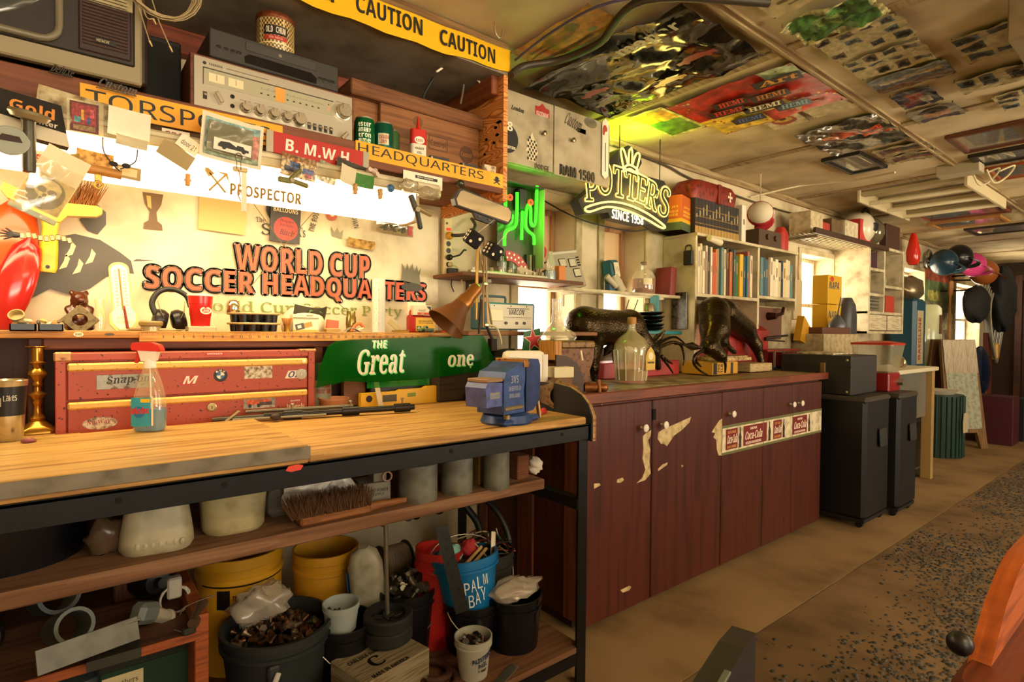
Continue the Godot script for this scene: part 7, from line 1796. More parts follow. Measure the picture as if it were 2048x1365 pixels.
func build_under_bench():
	var ink = mt("0f0e0d",.4)
	var sy = .642
	# ---- middle shelf
	pail("black_tub","big black plastic tub at the left end of the middle shelf",V(-.1,sy,-1.62),.15,.135,.15,"0b0c10",.3)
	solo("parts_bag","small bag of red and gold bits beside the black tub","bag",mb().ball(V(0,.04,0),V(.035,.042,.03),14,8,.4,3),mt("5c4a38",.25,.0,"speck",14.0),V(.0686,.642,-1.513))
	var jr = func(w,d,y): return rr(w,d,minf(w,d) * .4,y,5)
	var wj = thing("white_jug","cloudy white tapered plastic jug standing upside down","jug",V(.1622,.642,-1.428) + V(.0,0,-.06),-8.0)
	part(wj,"body",mb().loft([jr.call(.13,.09,.0),jr.call(.145,.105,.012),jr.call(.143,.103,.03),jr.call(.125,.09,.09),jr.call(.1,.075,.15)]),mt("b9b296",.4,.0,"grime",3.0))
	for i in 7:
		part(wj,"grip_dimple",mb().ball(V(-.035 + i * .014,.022,.05),V(.006,.009,.003),10,6),mt("a8a186",.35))
	var cb = thing("cream_bin","cream rectangular plastic bin lined with a black bag","bin",V(.317,.642,-1.457) + V(.01,0,-.065),-4.0)
	part(cb,"body",mb().loft([jr.call(.125,.1,.0),jr.call(.14,.115,.01),jr.call(.155,.125,.125),jr.call(.148,.118,.125),jr.call(.13,.1,.01)]),mt("b5ab80",.45,.0,"grime",4.0))
	part(cb,"black_liner",mb().at(V(0,.128,0)).ball(Vector3.ZERO,V(.08,.018,.066),24,8,.5,4),mt("0c0c0e",.2))
	var cc = thing("clear_tub","clear square tub with a black disc inside","tub",V(.4543,sy,-1.57))
	part(cc,"tub_wall",mb().box(V(0,.05,0),V(.075,.1,.07),.01),glass("b0ac98",.35,.1))
	part(cc,"black_disc",mb().cyl(V(0,.05,.0),V(0,.05,.02),.036,.036,20),ink)
	solo("drill_battery","black drill battery under the white bag","battery",mb().box(V(0,.03,0),V(.075,.06,.08),.01).box(V(-.01,.012,.045),V(.09,.022,.02),.004),mt("16181a",.4),V(.5241,sy,-1.57))
	solo("white_bag","crumpled white plastic bag hanging over the middle shelf","bag",mb().at(V(.0,.0,.0)).sheet(.2,.13,Q(-.02,.01),.06,5,22,14).at(V(-.07,.03,-.01),0,0,10).sheet(.12,.07,Q(-.02,.0),.05,8,14,10).at(V(.02,-.055,.006),0,0,40).sheet(.06,.06,Vector2.ZERO,.04,9,10,8),mt("e0d9cc",.4),V(.5441,.7396,-1.5))
	var bm = thing("bench_brush","bench brush with brown bristles lying on its wooden back","brush",V(0,sy,-1.435))
	var x0 = .4585
	var x1 = .6482
	part(bm,"wooden_back",mb().box(V((x0 + x1) * .5,.012,0),V(x1 - x0,.022,.045),.006),mt("8f5a2a",.6,.0,"wood",5.0))
	part(bm,"handle",mb().tube([V(x1 - .005,.012,0),V(x1 + .05,.014,.002),V(x1 + .11,.014,.004)],[.014,.011,.008],10),mt("8f5a2a",.6,.0,"wood",5.0))
	var bs = mb()
	var rn = RandomNumberGenerator.new()
	rn.seed = 2
	for i in 1500:
		var t = rn.randf()
		var p = V(lerpf(x0 - .02,x1,t),.022,rn.randf_range(-.018,.02))
		bs.cyl(p,p + V(rn.randf_range(-.03,.01),rn.randf_range(.035,.06),rn.randf_range(-.012,.02)),.001,.0005,3,false)
	part(bm,"bristles",bs,mt("5e3c1e",.8)).set_meta("kind","stuff")
	var pw = thing("power_supply","grey volt power supply box with a steel ring on top","power supply",V(.6984,sy,-1.50),-6.0)
	part(pw,"case",mb().box(V(0,.03,-.03),V(.085,.06,.08),.002),mt("8f8a78",.4,.3))
	part(pw,"top_bracket",mb().box(V(.012,.075,-.02),V(.04,.03,.05),.002),mt("7d7866",.4,.4))
	part(pw,"steel_ring",mb().at(V(.03,.075,.01),90).lathe([Q(.011,-.006),Q(.015,-.006),Q(.015,.006),Q(.011,.006),Q(.011,-.006)],18),mt("b59a88",.3,.8))
	for q in [["VOLT POWER",.034],["SUPPLY",.022]]:
		letters(pw,q[0],V(.004,q[1],.0105),.06 if q[1] > .03 else .036,.008,ink,"sans",Vector3.ZERO,.0,.0006)
	for q in [[V(.7953,.642,-1.413),.058,.108,"leftmost grey steel weight on the middle shelf"],[V(.9272,.642,-1.406),.05,.118,"middle grey steel weight with a bolt on top"],[V(1.054,.642,-1.37),.042,.13,"tall narrow grey steel weight near the brick"]]:
		var c = thing("steel_weight",q[3],"weight",q[0] + V(.02,0,-.05),.0,"grey steel cylinders on the middle shelf")
		part(c,"cylinder",mb().lathe([Q(0,0),Q(q[1],0),Q(q[1],q[2] - .002),Q(q[1] - .002,q[2]),Q(0,q[2])],32),mt("7c7d72",.4,.3,"grime",5.0))
		if q[1] == .05:
			part(c,"bolt",mb().cyl(V(0,q[2],0),V(0,q[2] + .02,0),.007,.007,10).cyl(V(0,q[2],0),V(0,q[2] + .01,0),.012,.012,6),mt("c0b8a4",.3,.8))
	solo("wood_offcut","upright yellow wood offcut between the steel weights","block",mb().box(V(0,.062,0),V(.03,.124,.06),.002),mt("8a6a34",.7,.0,"wood_up",5.0),V(1.056,sy,-1.50))
	solo("brick","reddish wooden block beside the narrow steel weight","block",mb().box(V(0,.04,0),V(.05,.08,.06),.003),mt("7a4a30",.8,.0,"wood",8.0),V(1.204,sy,-1.47))
	solo("rag","folded white rag at the end of the middle shelf","rag",mb().ball(V(0,.028,0),V(.028,.03,.03),16,10,.5,6),mt("d8ccb8",.9),V(1.287,sy,-1.48))
	# ---- plywood stand at lower left
	var ps = thing("plywood_stand","low plywood stand on the bottom shelf at the left","stand",V(0,.13,0))
	var ply = mt("9a4f20",.6,.0,"wood",3.0)
	part(ps,"top_board",mb().span(V(-.7,.32,-1.85),V(.235,.335,-1.40),.002),mt("5c3a24",.7,.0,"wood",2.0))
	part(ps,"front_edge",mb().span(V(-.7,.318,-1.40),V(.235,.337,-1.392),.002),ply)
	part(ps,"end_board",mb().span(V(.222,0,-1.80),V(.25,.372,-1.395),.002),ply)
	var ty = .465
	var gb = thing("green_box","dark green metal box under the plywood stand with a paper label","box",V(.1539,.13,-1.5))
	part(gb,"box",mb().box(V(0,.14,-.06),V(.2,.28,.16),.004),mt("12301f",.4))
	part(gb,"lid",mb().box(V(0,.275,-.06),V(.206,.03,.166),.004),mt("17201c",.4))
	part(gb,"paper_label",mb().span(V(-.095,.215,.0205),V(-.02,.25,.0215)),mt("b8ac84",.6))
	letters(gb,"Feathers",V(-.055,.226,.0216),.05,.012,ink,"serifitalic",Vector3.ZERO,.0,.0005)
	solo("grey_jar","dull grey jar under the plywood stand","jar",mb().lathe([Q(0,0),Q(.06,0),Q(.065,.25),Q(0,.27)],22),mt("3a4446",.5),V(.02,.13,-1.56))
	for q in [[V(.0016,.5,-1.514),.034,"grey plastic pipe coupling lying open on the plywood stand"],[V(-.0245,.5,-1.615) + V(0,0,-.08),.04,"grey plastic pipe coupling half hidden behind the first one"]]:
		var pc = thing("pipe_coupling",q[2],"pipe fitting",V(q[0].x,ty + q[1],q[0].z),.0,"grey pipe couplings")
		pc.rotation_degrees = V(68,20,0)
		part(pc,"ring",mb().lathe([Q(q[1] * .86,-.04),Q(q[1],-.04),Q(q[1],.02),Q(q[1] * 1.08,.024),Q(q[1] * 1.08,.04),Q(q[1] * .86,.04),Q(q[1] * .86,-.04)],26),mt("4a5450",.4))
	var en = thing("steel_bracket","long grey folded steel bracket plate on the plywood stand","bracket",V(0,ty,0))
	part(en,"plate",mb().at(V(.0352,.5285,-1.34) - V(0,ty,0),-20,6,3).box(Vector3.ZERO,V(.16,.045,.004),.001),mt("55544c",.4,.4,"grime",6.0))
	part(en,"flange",mb().at(V(.0358,.5372,-1.36) - V(0,ty,0),60,6,3).box(Vector3.ZERO,V(.165,.03,.004),.001),mt("5a584e",.4,.5))
	part(en,"foot",mb().span(V(.03,0,-1.40),V(.12,.02,-1.36)),mt("3a382f",.5,.4))
	var pg = thing("trailer_plug","grey trailer plug with a clear brass-pronged end","plug",V(.1467,.49,-1.48))
	pg.position.y = ty + .02
	pg.rotation_degrees = V(0,38,-22)
	part(pg,"grey_body",mb().box(V(-.02,.015,0),V(.055,.045,.04),.01),mt("5c625c",.45))
	part(pg,"clear_end",mb().cyl(V(.005,.01,0),V(.05,.0,0),.017,.016,16),glass("d8d0b8",.45,.1))
	part(pg,"white_ring",mb().cyl(V(.048,.0,0),V(.055,-.001,0),.018,.018,16),mt("cfc6ae",.4))
	for s in [-1,0,1]:
		part(pg,"prong",mb().box(V(.062,.006 * s,.007 * s * s - .003),V(.018,.002,.006)),mt("b8923c",.3,.8))
	solo("cord_reel","white plug adapter with a coiled grey cord","adapter",mb().box(V(0,.03,0),V(.03,.05,.025),.004).tube(coil(.032,2,.004),.003,6),mt("a39e92",.4),V(.2001,ty + .03,-1.53))
	solo("black_wire_plug","black and yellow wire connector beside the plywood edge","connector",mb().box(Vector3.ZERO,V(.026,.014,.018),.003).tube([V(-.012,0,0),V(-.03,.012,.0)],.002,5),mt("231f16",.5),V(.2105,.475,-1.394))
	solo("socket_extension","round steel socket bar lying with a white wire","socket",mb().cyl(V(-.01,0,.03),V(.02,.012,-.04),.012,.012,14).tube(spline([V(-.03,.01,-.01),V(-.02,.02,-.02),V(.02,.024,-.03),V(.045,.025,-.03)],4),.0018,5),mt("6a5442",.35,.6),V(.2279,.49,-1.417))
	for q in [[-.15,-1.55,.04,"dark motor housing at the left of the plywood stand"],[.16,-1.66,.035,"dark round motor behind the trailer plug"]]:
		solo("electric_motor",q[3],"motor",mb().at(Vector3.ZERO,80,20).lathe([Q(0,-.05),Q(q[2],-.05),Q(q[2] * 1.1,-.03),Q(q[2] * 1.1,.03),Q(q[2] * .8,.05),Q(.012,.052),Q(.012,.075),Q(0,.075)],22),mt("22201e",.4,.5),V(q[0],ty + q[2] * 1.1,q[1]))
	solo("wood_wedge","brown wood wedge behind the pipe couplings","block",mb().box(V(0,.045,0),V(.05,.09,.03),.004),mt("5a3420",.7,.0,"wood_up",5.0),V(.1151,ty,-1.68))
	# ---- buckets on the bottom shelf
	var by = .13
	var tub = pail("bolt_tub","big dark grey tub full of rusty bolts and sockets",V(.455,by,-1.60),.14,.118,.205,"23282a",.5)
	heap(tub,"bolt",90,.115,.165,.03,["4a3424","6a4a30","35302a","8a7a62","5a3c28"],.022,3)
	part(tub,"handle",mb().box(V(-.045,.135,.13),V(.03,.045,.02),.005),mt("2c3032",.5))
	part(tub,"white_stick",mb().at(V(-.06,.1,.155),-12,0,-28).box(Vector3.ZERO,V(.014,.1,.006),.003),mt("b8b4a8",.5))
	solo("clear_bag","clear bag of screws lying on the bolts","bag",mb().ball(V(0,.04,0),V(.075,.055,.05),20,12,.6,9),glass("c9bfae",.42,.15),V(.43,.325,-1.66))
	var y1 = pail("yellow_pail","yellow oil pail with black print behind the bolt tub",V(.42,by,-1.86),.12,.115,.34,"c8961c",.45)
	wrap_letters(y1,"THE OIL OF A",.121,.225,.014,.8,ink)
	wrap_letters(y1,"MILLION TESTS",.121,.205,.014,.8,ink)
	part(y1,"portrait_print",arc_band(.1205,.2,.255,-.75,-.45),ink)
	part(y1,"print_rule",arc_band(.1212,.262,.266,-1.2,1.0),ink)
	var y2 = pail("yellow_pail","rust-stained yellow pail with a torn rim behind the fluid jug",V(.665,by,-1.80),.1,.095,.3,"c08c1c",.5)
	part(y2,"rust_patch",arc_band(.0985,.13,.22,.4,.8),mt("5a2c14",.8))
	var b2 = pail("black_bucket","black bucket under the paint measuring cup",V(.63,by,-1.56),.085,.07,.17,"0c0d10",.35,true)
	var mc = pail("measuring_cup","clear measuring cup of nails sitting on the black bucket",V(.615,.285,-1.545),.05,.042,.075,"9aa6a4",.3)
	heap(mc,"nail",14,.03,.03,.004,["4a3428","2c2824"],.014,5)
	var wf = thing("fluid_jug","cloudy washer fluid jug leaning among the buckets","jug",V(.745,.27,-1.64),30.0)
	wf.rotation_degrees = V(6,-30,5)
	part(wf,"body",mb().loft([jr.call(.1,.075,.0),jr.call(.105,.08,.01),jr.call(.105,.08,.14),jr.call(.08,.06,.18),jr.call(.03,.03,.2)]),mt("a9a899",.4,.0,"grime",4.0))
	part(wf,"blue_label",mb().span(V(-.0545,.02,-.03),V(-.0535,.13,.03)),mt("2c5a8a",.4))
	part(wf,"prop_block",mb().span(V(-.04,-.14,-.03),V(.04,.0,.03)),mt("2a2018",.7))
	var wh = thing("wheel_axle","two black rubber wheels on a steel axle standing on end","wheels",V(.735,.235,-1.49))
	for k in 2:
		part(wh,"tyre",mb().at(V(0,.022 + .042 * k,0),4 * k - 2).lathe([Q(.05,-.016),Q(.066,-.019),Q(.071,-.014),Q(.071,.014),Q(.066,.019),Q(.05,.016),Q(.05,-.016)],32),mt("1b1b1a",.7,.0,"fabric",20.0))
		part(wh,"hub",mb().lathe([Q(0,.03 + .042 * k),Q(.016,.03 + .042 * k),Q(.016,.036 + .042 * k),Q(0,.036 + .042 * k)],16),mt("26251f",.5))
	for i in 5:
		part(wh,"spoke",mb().at(V(0,.064,0),0,72 * i).box(V(.032,0,0),V(.036,.01,.02),.002),mt("1e1d1a",.5))
	part(wh,"axle",mb().cyl(V(0,.0,0),V(-.01,.36,.0),.0065,.0065,10),mt("9a9484",.3,.8))
	var wb = thing("wooden_box","grey wooden box stamped MADE IN AMERICA under the wheels","box",V(.69,by,-1.44),12.0)
	part(wb,"box",mb().box(V(0,.05,0),V(.22,.1,.16),.003),mt("8f866e",.8,.0,"wood",5.0))
	letters(wb,"C",V(-.03,.1005,.04),.04,.05,ink,"serifbold",V(-90,0,0),.0,.0008)
	letters(wb,"MADE IN AMERICA",V(-.02,.1005,.075),.12,.014,ink,"bold",V(-90,0,0),.0,.0008)
	letters(wb,"CARLISLE SUNSET",V(-.03,.1005,-.02),.12,.014,ink,"bold",V(-90,0,0),.0,.0008)
	solo("cable_spool","dark flat plastic spool lying in front of the bolt tub","spool",mb().lathe([Q(.02,.0),Q(.085,.0),Q(.085,.006),Q(.05,.008),Q(.05,.07),Q(.085,.072),Q(.085,.078),Q(.024,.078),Q(.02,.07),Q(.02,.0)],30),mt("1e2122",.5),V(.475,by,-1.37))
	var b3 = pail("black_bucket","black bucket of tangled metal parts behind the wheels",V(.845,by,-1.58),.088,.074,.2,"0d0e12",.35,true)
	heap(b3,"metal_bit",26,.065,.19,.045,["6a6456","3a362c","8a8270","2a2620"],.034,8)
	pail("red_bucket","red plastic bucket behind the blue bucket",V(.925,by,-1.57),.075,.065,.3,"a81e18",.4,false,V(0,0,-6))
	var b4 = pail("black_bucket","black bucket holding the blue PALM BAY bucket",V(1.02,by,-1.475),.092,.078,.155,"0d0e13",.3,true)
	var pb = pail("blue_bucket","blue PALM BAY ice bucket full of gloves and tools",V(1.015,.245,-1.48),.108,.08,.175,"0f6aa8",.35,false,V(-8,0,4))
	pb.rotation_degrees.y = -14
	wrap_letters(pb,"PALM",.099,.085,.036,.85,mt("d8e0e0",.4),"sans",.03)
	wrap_letters(pb,"BAY",.095,.042,.036,.65,mt("d8e0e0",.4),"sans",.03)
	var hp = []
	for i in 13:
		var a = PI * i / 12.0
		hp.append(V(cos(a) * .112,.165 + sin(a) * .055,-sin(a) * .06))
	part(pb,"wire_handle",mb().tube(hp,.002,6),mt("c8c4b4",.3,.8))
	for q in [["teal_glove","crumpled teal cloth glove in the blue bucket",V(-.04,.17,-.02),V(.045,.035,.03),"7ab0a4"],["red_rag","red cloth rag in the blue bucket",V(.03,.175,-.03),V(.03,.032,.025),"a8282c"],["black_gloves","black rubber gloves sunk in the blue bucket",V(.0,.13,.02),V(.075,.025,.06),"1a1a1c"]]:
		solo(q[0],q[1],"cloth",mb().ball(Vector3.ZERO,q[3],16,10,.5,7),mt(q[4],.8),pb.position + Basis.from_euler(pb.rotation) * q[2])
	solo("saw_blade","dark toothed saw blade leaning on the blue bucket","saw",mb().ext([Q(-.02,0),Q(.02,0),Q(.022,.25),Q(-.016,.25)],.003),mt("1f2120",.4,.5,"rust",6.0),V(.9086,.3139,-1.36),V(-14,-30,15))
	solo("wood_stakes","pair of pale wood stakes lying in the blue bucket","stakes",mb().cyl(V(-.05,0,.02),V(.05,.03,-.02),.006,.006,6).cyl(V(-.04,-.004,.034),V(.06,.026,-.006),.006,.006,6),mt("b09058",.7),pb.position + V(.01,.15,.0))
	solo("blue_torch","blue torch lying in the blue bucket","torch",mb().cyl(V(-.03,.01,.02),V(.03,-.005,-.01),.012,.012,12),mt("1c4a5c",.3,.5),pb.position + V(.01,.15,.035))
	var pp = pail("painters_pail","clear painter's pail of sockets in front of the black buckets",V(.9354,.13,-1.342) + V(.0,0,.0),.054,.042,.115,"a3a396",.3)
	heap(pp,"socket",12,.03,.09,.008,["26241f","6a665a","4a3228"],.022,4)
	wrap_letters(pp,"PAINTER'S",.052,.062,.014,1.3,mt("22305c",.4),"bold",.012)
	wrap_letters(pp,"PAIL",.05,.042,.014,.6,mt("22305c",.4),"bold",.012)
	wrap_letters(pp,"1 QUART",.048,.028,.007,.6,ink)
	var b5 = pail("black_bucket","shiny black bucket at the right end of the bottom shelf",V(1.114,.13,-1.317) + V(.02,0,-.085),.092,.08,.165,"0b0c11",.25,false)
	solo("clear_bag","clear bag of copper fittings on the shiny black bucket","bag",mb().ball(Vector3.ZERO,V(.095,.03,.05),20,12,.6,12),glass("d0c4b0",.5,.12),b5.position + V(0,.178,.01))
	heap(b5,"copper_fitting",16,.045,.165,.01,["a8765a","8a5c48"],.026,6)
	var b6 = pail("wire_bucket","bucket of tangled wires behind the shiny black bucket",V(1.13,by,-1.56),.1,.085,.26,"23221e",.5,true)
	var rw = RandomNumberGenerator.new()
	rw.seed = 9
	for i in 16:
		var q = []
		for k in 5:
			q.append(V(rw.randf_range(-.09,.09),.25 + rw.randf_range(-.02,.06),rw.randf_range(-.08,.09)))
		part(b6,"wire",mb().tube(spline(q,4),.0028,5),mt(["16140f","16140f","5a2c1c","a89a78","8a2a1c","20302c"][i % 6],.5))
	part(b6,"steel_strap",mb().at(V(-.03,.27,.09),-20,0,-16).box(Vector3.ZERO,V(.018,.15,.003),.001),mt("a89a80",.3,.7))
	solo("hose","dark rubber hose looped against the cabinet side","hose",mb().tube(spline([V(1.16,.55,-1.82),V(1.22,.53,-1.75),V(1.27,.45,-1.66),V(1.27,.36,-1.6),V(1.2,.33,-1.6)],6),.012,8).tube(spline([V(1.15,.6,-1.85),V(1.19,.48,-1.78),V(1.22,.4,-1.72),V(1.18,.3,-1.66)],6),.014,8),mt("131816",.4))
	# wire spools on a rod
	for q in [[.93,"d8b014","spool of bright yellow wire on the rod",.11],[1.06,"6a4434","spool of red-brown wire on the rod",.1],[1.16,"7a5244","spool of copper brown wire nearest the cabinet",.09],[.9,"7a6c5a","spool of tan wire below the yellow spool",.1]]:
		var low = q[0] == .9
		var s = thing("wire_spool",q[2],"wire spool",V(q[0],.33 if low else .5,-1.78 if low else -1.84),.0,"wire spools at the back")
		var m = mb().at(Vector3.ZERO,0,0,90)
		for k in 9:
			m.lathe([Q(.045,-.045 + k * .01),Q(.052,-.045 + k * .01),Q(.0555,-.04 + k * .01),Q(.052,-.035 + k * .01)],26)
		part(s,"wire_winding",m,mt(q[1],.4))
		for e in [-1,1]:
			part(s,"flange",mb().at(V(.049 * e,0,0),0,0,90).lathe([Q(0,-.002),Q(.062,-.002),Q(.062,.002),Q(0,.002)],26),mt("3c342a" if q[1] != "d8b014" else "8a8474",.6))
	solo("spool_rod","steel rod carrying the wire spools","rod",mb().cyl(V(.8,.5,-1.84),V(1.29,.5,-1.84),.008,.008,10),mt("6a6456",.4,.6))
	solo("spool_shelf","dark plank holding the tan wire spool","plank",mb().span(V(.78,.255,-1.9),V(1.05,.268,-1.7)).span(V(.79,.13,-1.88),V(.82,.255,-1.85)).span(V(1.02,.13,-1.88),V(1.05,.255,-1.85)),mt("2a1c12",.8))
	for q in [[V(.835,.136,-1.37),10.0,"rusty iron horseshoe lying between box and painter's pail"],[V(.825,.152,-1.39),70.0,"rusty iron shackle lying on the horseshoe"]]:
		var sh = []
		for i in 11:
			var a = PI * (-.15 + 1.3 * i / 10.0)
			sh.append(V(cos(a) * .05,0,sin(a) * .05))
		solo("iron_shoe",q[2],"iron",mb().tube(sh,.011,8),mt("4a2c1c",.7,.4,"rust",9.0),q[0] + V(0,.006,0),V(8,q[1],0))
	solo("steel_square","steel rule lying at the front of the bottom shelf","rule",mb().box(Vector3.ZERO,V(.12,.002,.03),.0005),mt("8a8a80",.3,.8),V(1.002,.132,-1.274),V(0,22,0))

# ---------------------------------------------------------------- pinned to the ceiling
func ceil_t(x: float,z: float,drop := .006) -> Transform3D:
	return Transform3D(Basis(V(0,0,1),V(-1,0,0),V(0,-1,0)),V(x,CY - drop,z))

func poster(label: String,r: Array,ma,wave := .006,cat := "poster") -> Node3D:
	var o = thing("ceiling_poster",label,cat)
	o.transform = ceil_t((r[0] + r[1]) * .5,(r[2] + r[3]) * .5,.006 + wave * .6)
	part(o,"sheet",mb().sheet(r[3] - r[2],r[1] - r[0],Q(.003,.003),wave,int(r[0] * 100),26,22),ma)
	for sx in [-1,1]:
		for sy in [-1,1]:
			part(o,"tack",mb().cyl(V(sx * (r[3] - r[2]) * .47,sy * (r[1] - r[0]) * .47,-.004),V(sx * (r[3] - r[2]) * .47,sy * (r[1] - r[0]) * .47,.008),.003,.003,6),mt("8a7d5c",.4,.5))
	return o

func car_sheet(cols: int,rows: int,bg: String,sd: int) -> Image:
	var rn = RandomNumberGenerator.new()
	rn.seed = sd
	var b = []
	for j in rows:
		for i in cols:
			if rn.randf() < .2:
				continue
			var x = (i + rn.randf_range(.03,.2)) / cols
			var y = (j + .14) / rows
			var w = rn.randf_range(.55,.85) / cols
			var h = rn.randf_range(.5,.75) / rows
			b.append([x,y,x + w,y + h,["5c6a6a","4a5450","6a5c44","3c444c"][rn.randi() % 4]])
			b.append([x + w * .1,y + h * .45,x + w * .9,y + h * .8,["16181a","2a2018","20282e","1c1410"][rn.randi() % 4]])
			b.append([x + w * .3,y + h * .25,x + w * .7,y + h * .5,"1e2022"])
			b.append([x + w * .15,y + h * .68,x + w * .3,y + h * .9,"0c0b0a"])
			b.append([x + w * .66,y + h * .68,x + w * .82,y + h * .9,"0c0b0a"])
	return blocks(128,96,bg,b,.12,sd)

func flat_car(parent,p: Vector3,s: float,hex: String):
	part(parent,"printed_car",mb().at(p).ext([Q(-.5,-.1) * s,Q(.5,-.1) * s,Q(.5,.03) * s,Q(.3,.06) * s,Q(.15,.15) * s,Q(-.2,.15) * s,Q(-.32,.05) * s,Q(-.5,.03) * s],.0008).ext(circle(.07 * s,10,Q(-.28,-.1) * s),.001).ext(circle(.07 * s,10,Q(.3,-.1) * s),.001),mt(hex,.3))

func build_ceiling_items():
	var wh = mt("e6dcc0",.5)
	var M = poster("large glossy black wrinkled car poster on the ceiling over the bench end",[1.54,2.09,-1.87,-1.08],mt("15130f",.12),.03)
	letters(M,"mopar",V(.2,.15,.018),.26,.07,mt("a39c88",.25),"bold")
	letters(M,"VOLARE",V(-.25,-.24,.012),.2,.03,mt("6a6658",.3),"sans")
	for q in [[-.22,.02,.15,"8a2c24"],[-.25,-.1,.14,"7a6a5c"],[.06,-.13,.15,"b8862c"],[.24,-.04,.16,"8c2420"],[.0,.1,.12,"5a5a54"]]:
		flat_car(M,V(q[0],q[1],.02),q[2],q[3])
	var pu = poster("orange tan vintage poster of a lounging figure beside the caution tape",[1.33,1.5,-1.7,-1.28],print_mat(blocks(128,64,"b5742e",[[.05,.55,.5,.62,"5c3416"],[.1,.4,.3,.5,"6a3c1a"],[.45,.45,.2,.16,"8a4e20",0],[.66,.35,.08,.12,"70421c",0],[.0,.8,.7,.95,"6a4420"],[.72,.66,.8,.8,"7a7a4a"]],.15),.5),.012)
	var H = poster("red and yellow poster crowded with HEMI engine labels",[2.22,2.76,-1.64,-1.05],print_mat(blocks(128,112,"a82a1e",[[.0,.55,.45,1.0,"d8b83c"],[.5,.75,1.0,1.0,"c83a24"],[.75,.0,1.0,.25,"b8c8a4"],[.1,.3,.4,.55,"7a1c16"],[.3,.6,.7,.75,"e8d070"],[.55,.35,.8,.55,"8a1e18"]],.2),.35),.014)
	for q in [[-.12,.02,.14,"HEMI","c83020"],[.02,-.05,.15,"HEMI","e6d8b0"],[-.06,.1,.12,"HEMI","d8402c"],[.1,.05,.13,"HEMI","c87a2c"],[.12,-.13,.12,"HEMI","7ab0c0"],[-.1,-.14,.12,"HEMI","4a6ab0"],[.19,.17,.16,"Art","d89a3c"]]:
		part(H,"engine_label",mb().at(V(q[0],q[1],.014),0,0,-8).box(Vector3.ZERO,V(q[2] + .03,.075,.001)),mt("1c1612",.35))
		letters(H,q[3],V(q[0],q[1] - .018,.0148),q[2] * .95,.05,mt(q[4],.35),"serifbold",V(0,0,-8),.2)
	poster("small painted landscape of green hills and orange sky on the ceiling",[2.2,2.6,-1.86,-1.65],print_mat(blocks(64,112,"c9c088",[[.08,.06,.92,.45,"c8862c"],[.08,.45,.92,.94,"5c7a2a"],[.1,.4,.5,.6,"3f6424"],[.5,.3,.9,.42,"d8a04c"]],.2),.5))
	poster("white card with a round emblem beside the HEMI poster",[2.72,2.92,-1.45,-1.28],print_mat(blocks(64,72,"c4b48a",[[.5,.5,.34,.3,"9a4a2c",0],[.5,.45,.26,.18,"c9a44c",0],[.5,.4,.12,.1,"3a2a1c",0]],.1)))
	poster("pale certificate with a checkered corner on the ceiling",[2.68,2.9,-1.25,-1.03],print_mat(blocks(64,64,"c0b084",[[.1,.3,.7,.34,"8a7a50"],[.1,.5,.8,.53,"8a7a50"],[.7,.05,.8,.15,"1c1812"],[.8,.15,.9,.25,"1c1812"]],.1)))
	poster("glossy black poster of a red racing car on the ceiling",[3.04,3.56,-1.43,-1.03],print_mat(blocks(112,128,"1a1814",[[.2,.35,.9,.5,"a83a1e"],[.35,.28,.65,.4,"8a2c18"],[.1,.5,.5,.6,"2c3440"],[.6,.5,.95,.62,"b04420"],[0,.75,1,.9,"3c3a34"]],.3),.18),.02)
	var gp = poster("crumpled green map poster on the ceiling",[1.92,2.12,-.95,-.68],print_mat(blocks(112,80,"b5ae7c",[[.05,.1,.95,.9,"4a7038"],[.3,.3,.6,.6,"78904a"],[.6,.2,.9,.5,"3c5c2c"]],.35),.5),.03)
	poster("cream printed notice at the ceiling edge",[1.7,1.88,-.95,-.72],print_mat(blocks(64,48,"b5a478",[[.2,.6,.8,.7,"6a5a34"],[.3,.4,.9,.5,"7a7a44"],[.3,.75,.8,.8,"6a5a34"]],.1)))
	var sheets = [[[2.15,2.36,-.94,-.67],4,3,"first"],[[2.4,2.61,-.94,-.68],4,3,"second"],[[2.5,2.78,-.62,-.34],3,3,"third"],[[2.92,3.11,-.71,-.4],4,1,"fourth"],[[3.24,3.47,-.64,-.36],3,3,"fifth"]]
	for i in sheets.size():
		var q = sheets[i]
		poster(["cream sheet of old car photos beside the green map","cream sheet of old car photos between map and panorama","sheet of long dark car photos at the ceiling edge","narrow row of truck photos near the duct","small sheet of striped car photos at the right edge"][i],q[0],print_mat(car_sheet(q[1],q[2],"b8aa80",30 + i),.5),.012)
	poster("wide racing panorama photo on the ceiling",[2.65,2.83,-.94,-.67],print_mat(blocks(128,72,"5c6470",[[0,0,1,.35,"6a7478"],[.05,.3,.95,.45,"8a7a5c"],[.1,.45,.45,.6,"c0b090"],[.5,.42,.9,.55,"b89a6c"],[0,.7,1,1,"6a4c38"]],.2),.3),.008)
	poster("dark blue poster of a red open-wheel race car",[2.89,3.11,-.93,-.78],print_mat(blocks(64,80,"2a2c40",[[.3,.2,.7,.7,"8a3424"],[.1,.6,.5,.9,"6a2c2c"],[.55,.5,.8,.85,"a89a80"]],.25),.35),.008)
	poster("signed portrait photo of a dark-haired person on the ceiling",[3.17,3.37,-.95,-.76],print_mat(blocks(80,80,"8a8474",[[.5,.55,.3,.36,"b08468",0],[.5,.3,.32,.2,"241c18",0],[.1,.8,.9,1.0,"4a4450"],[.65,.08,.9,.12,"1c1a1a"]],.1),.4),.008)
	for k in 2:
		poster(["strip of red truck photos nearer the framed picture","strip of red truck photos nearer the junction box"][k],[3.67 + .2 * k,3.85 + .2 * k,-1.27,-1.01],print_mat(blocks(96,40,"9a8a64",[[.1,.3,.9,.75,"6a3420"],[.2,.2,.4,.6,"3a2018"],[.5,.25,.8,.6,"2c2420"]],.25,k),.5),.012)
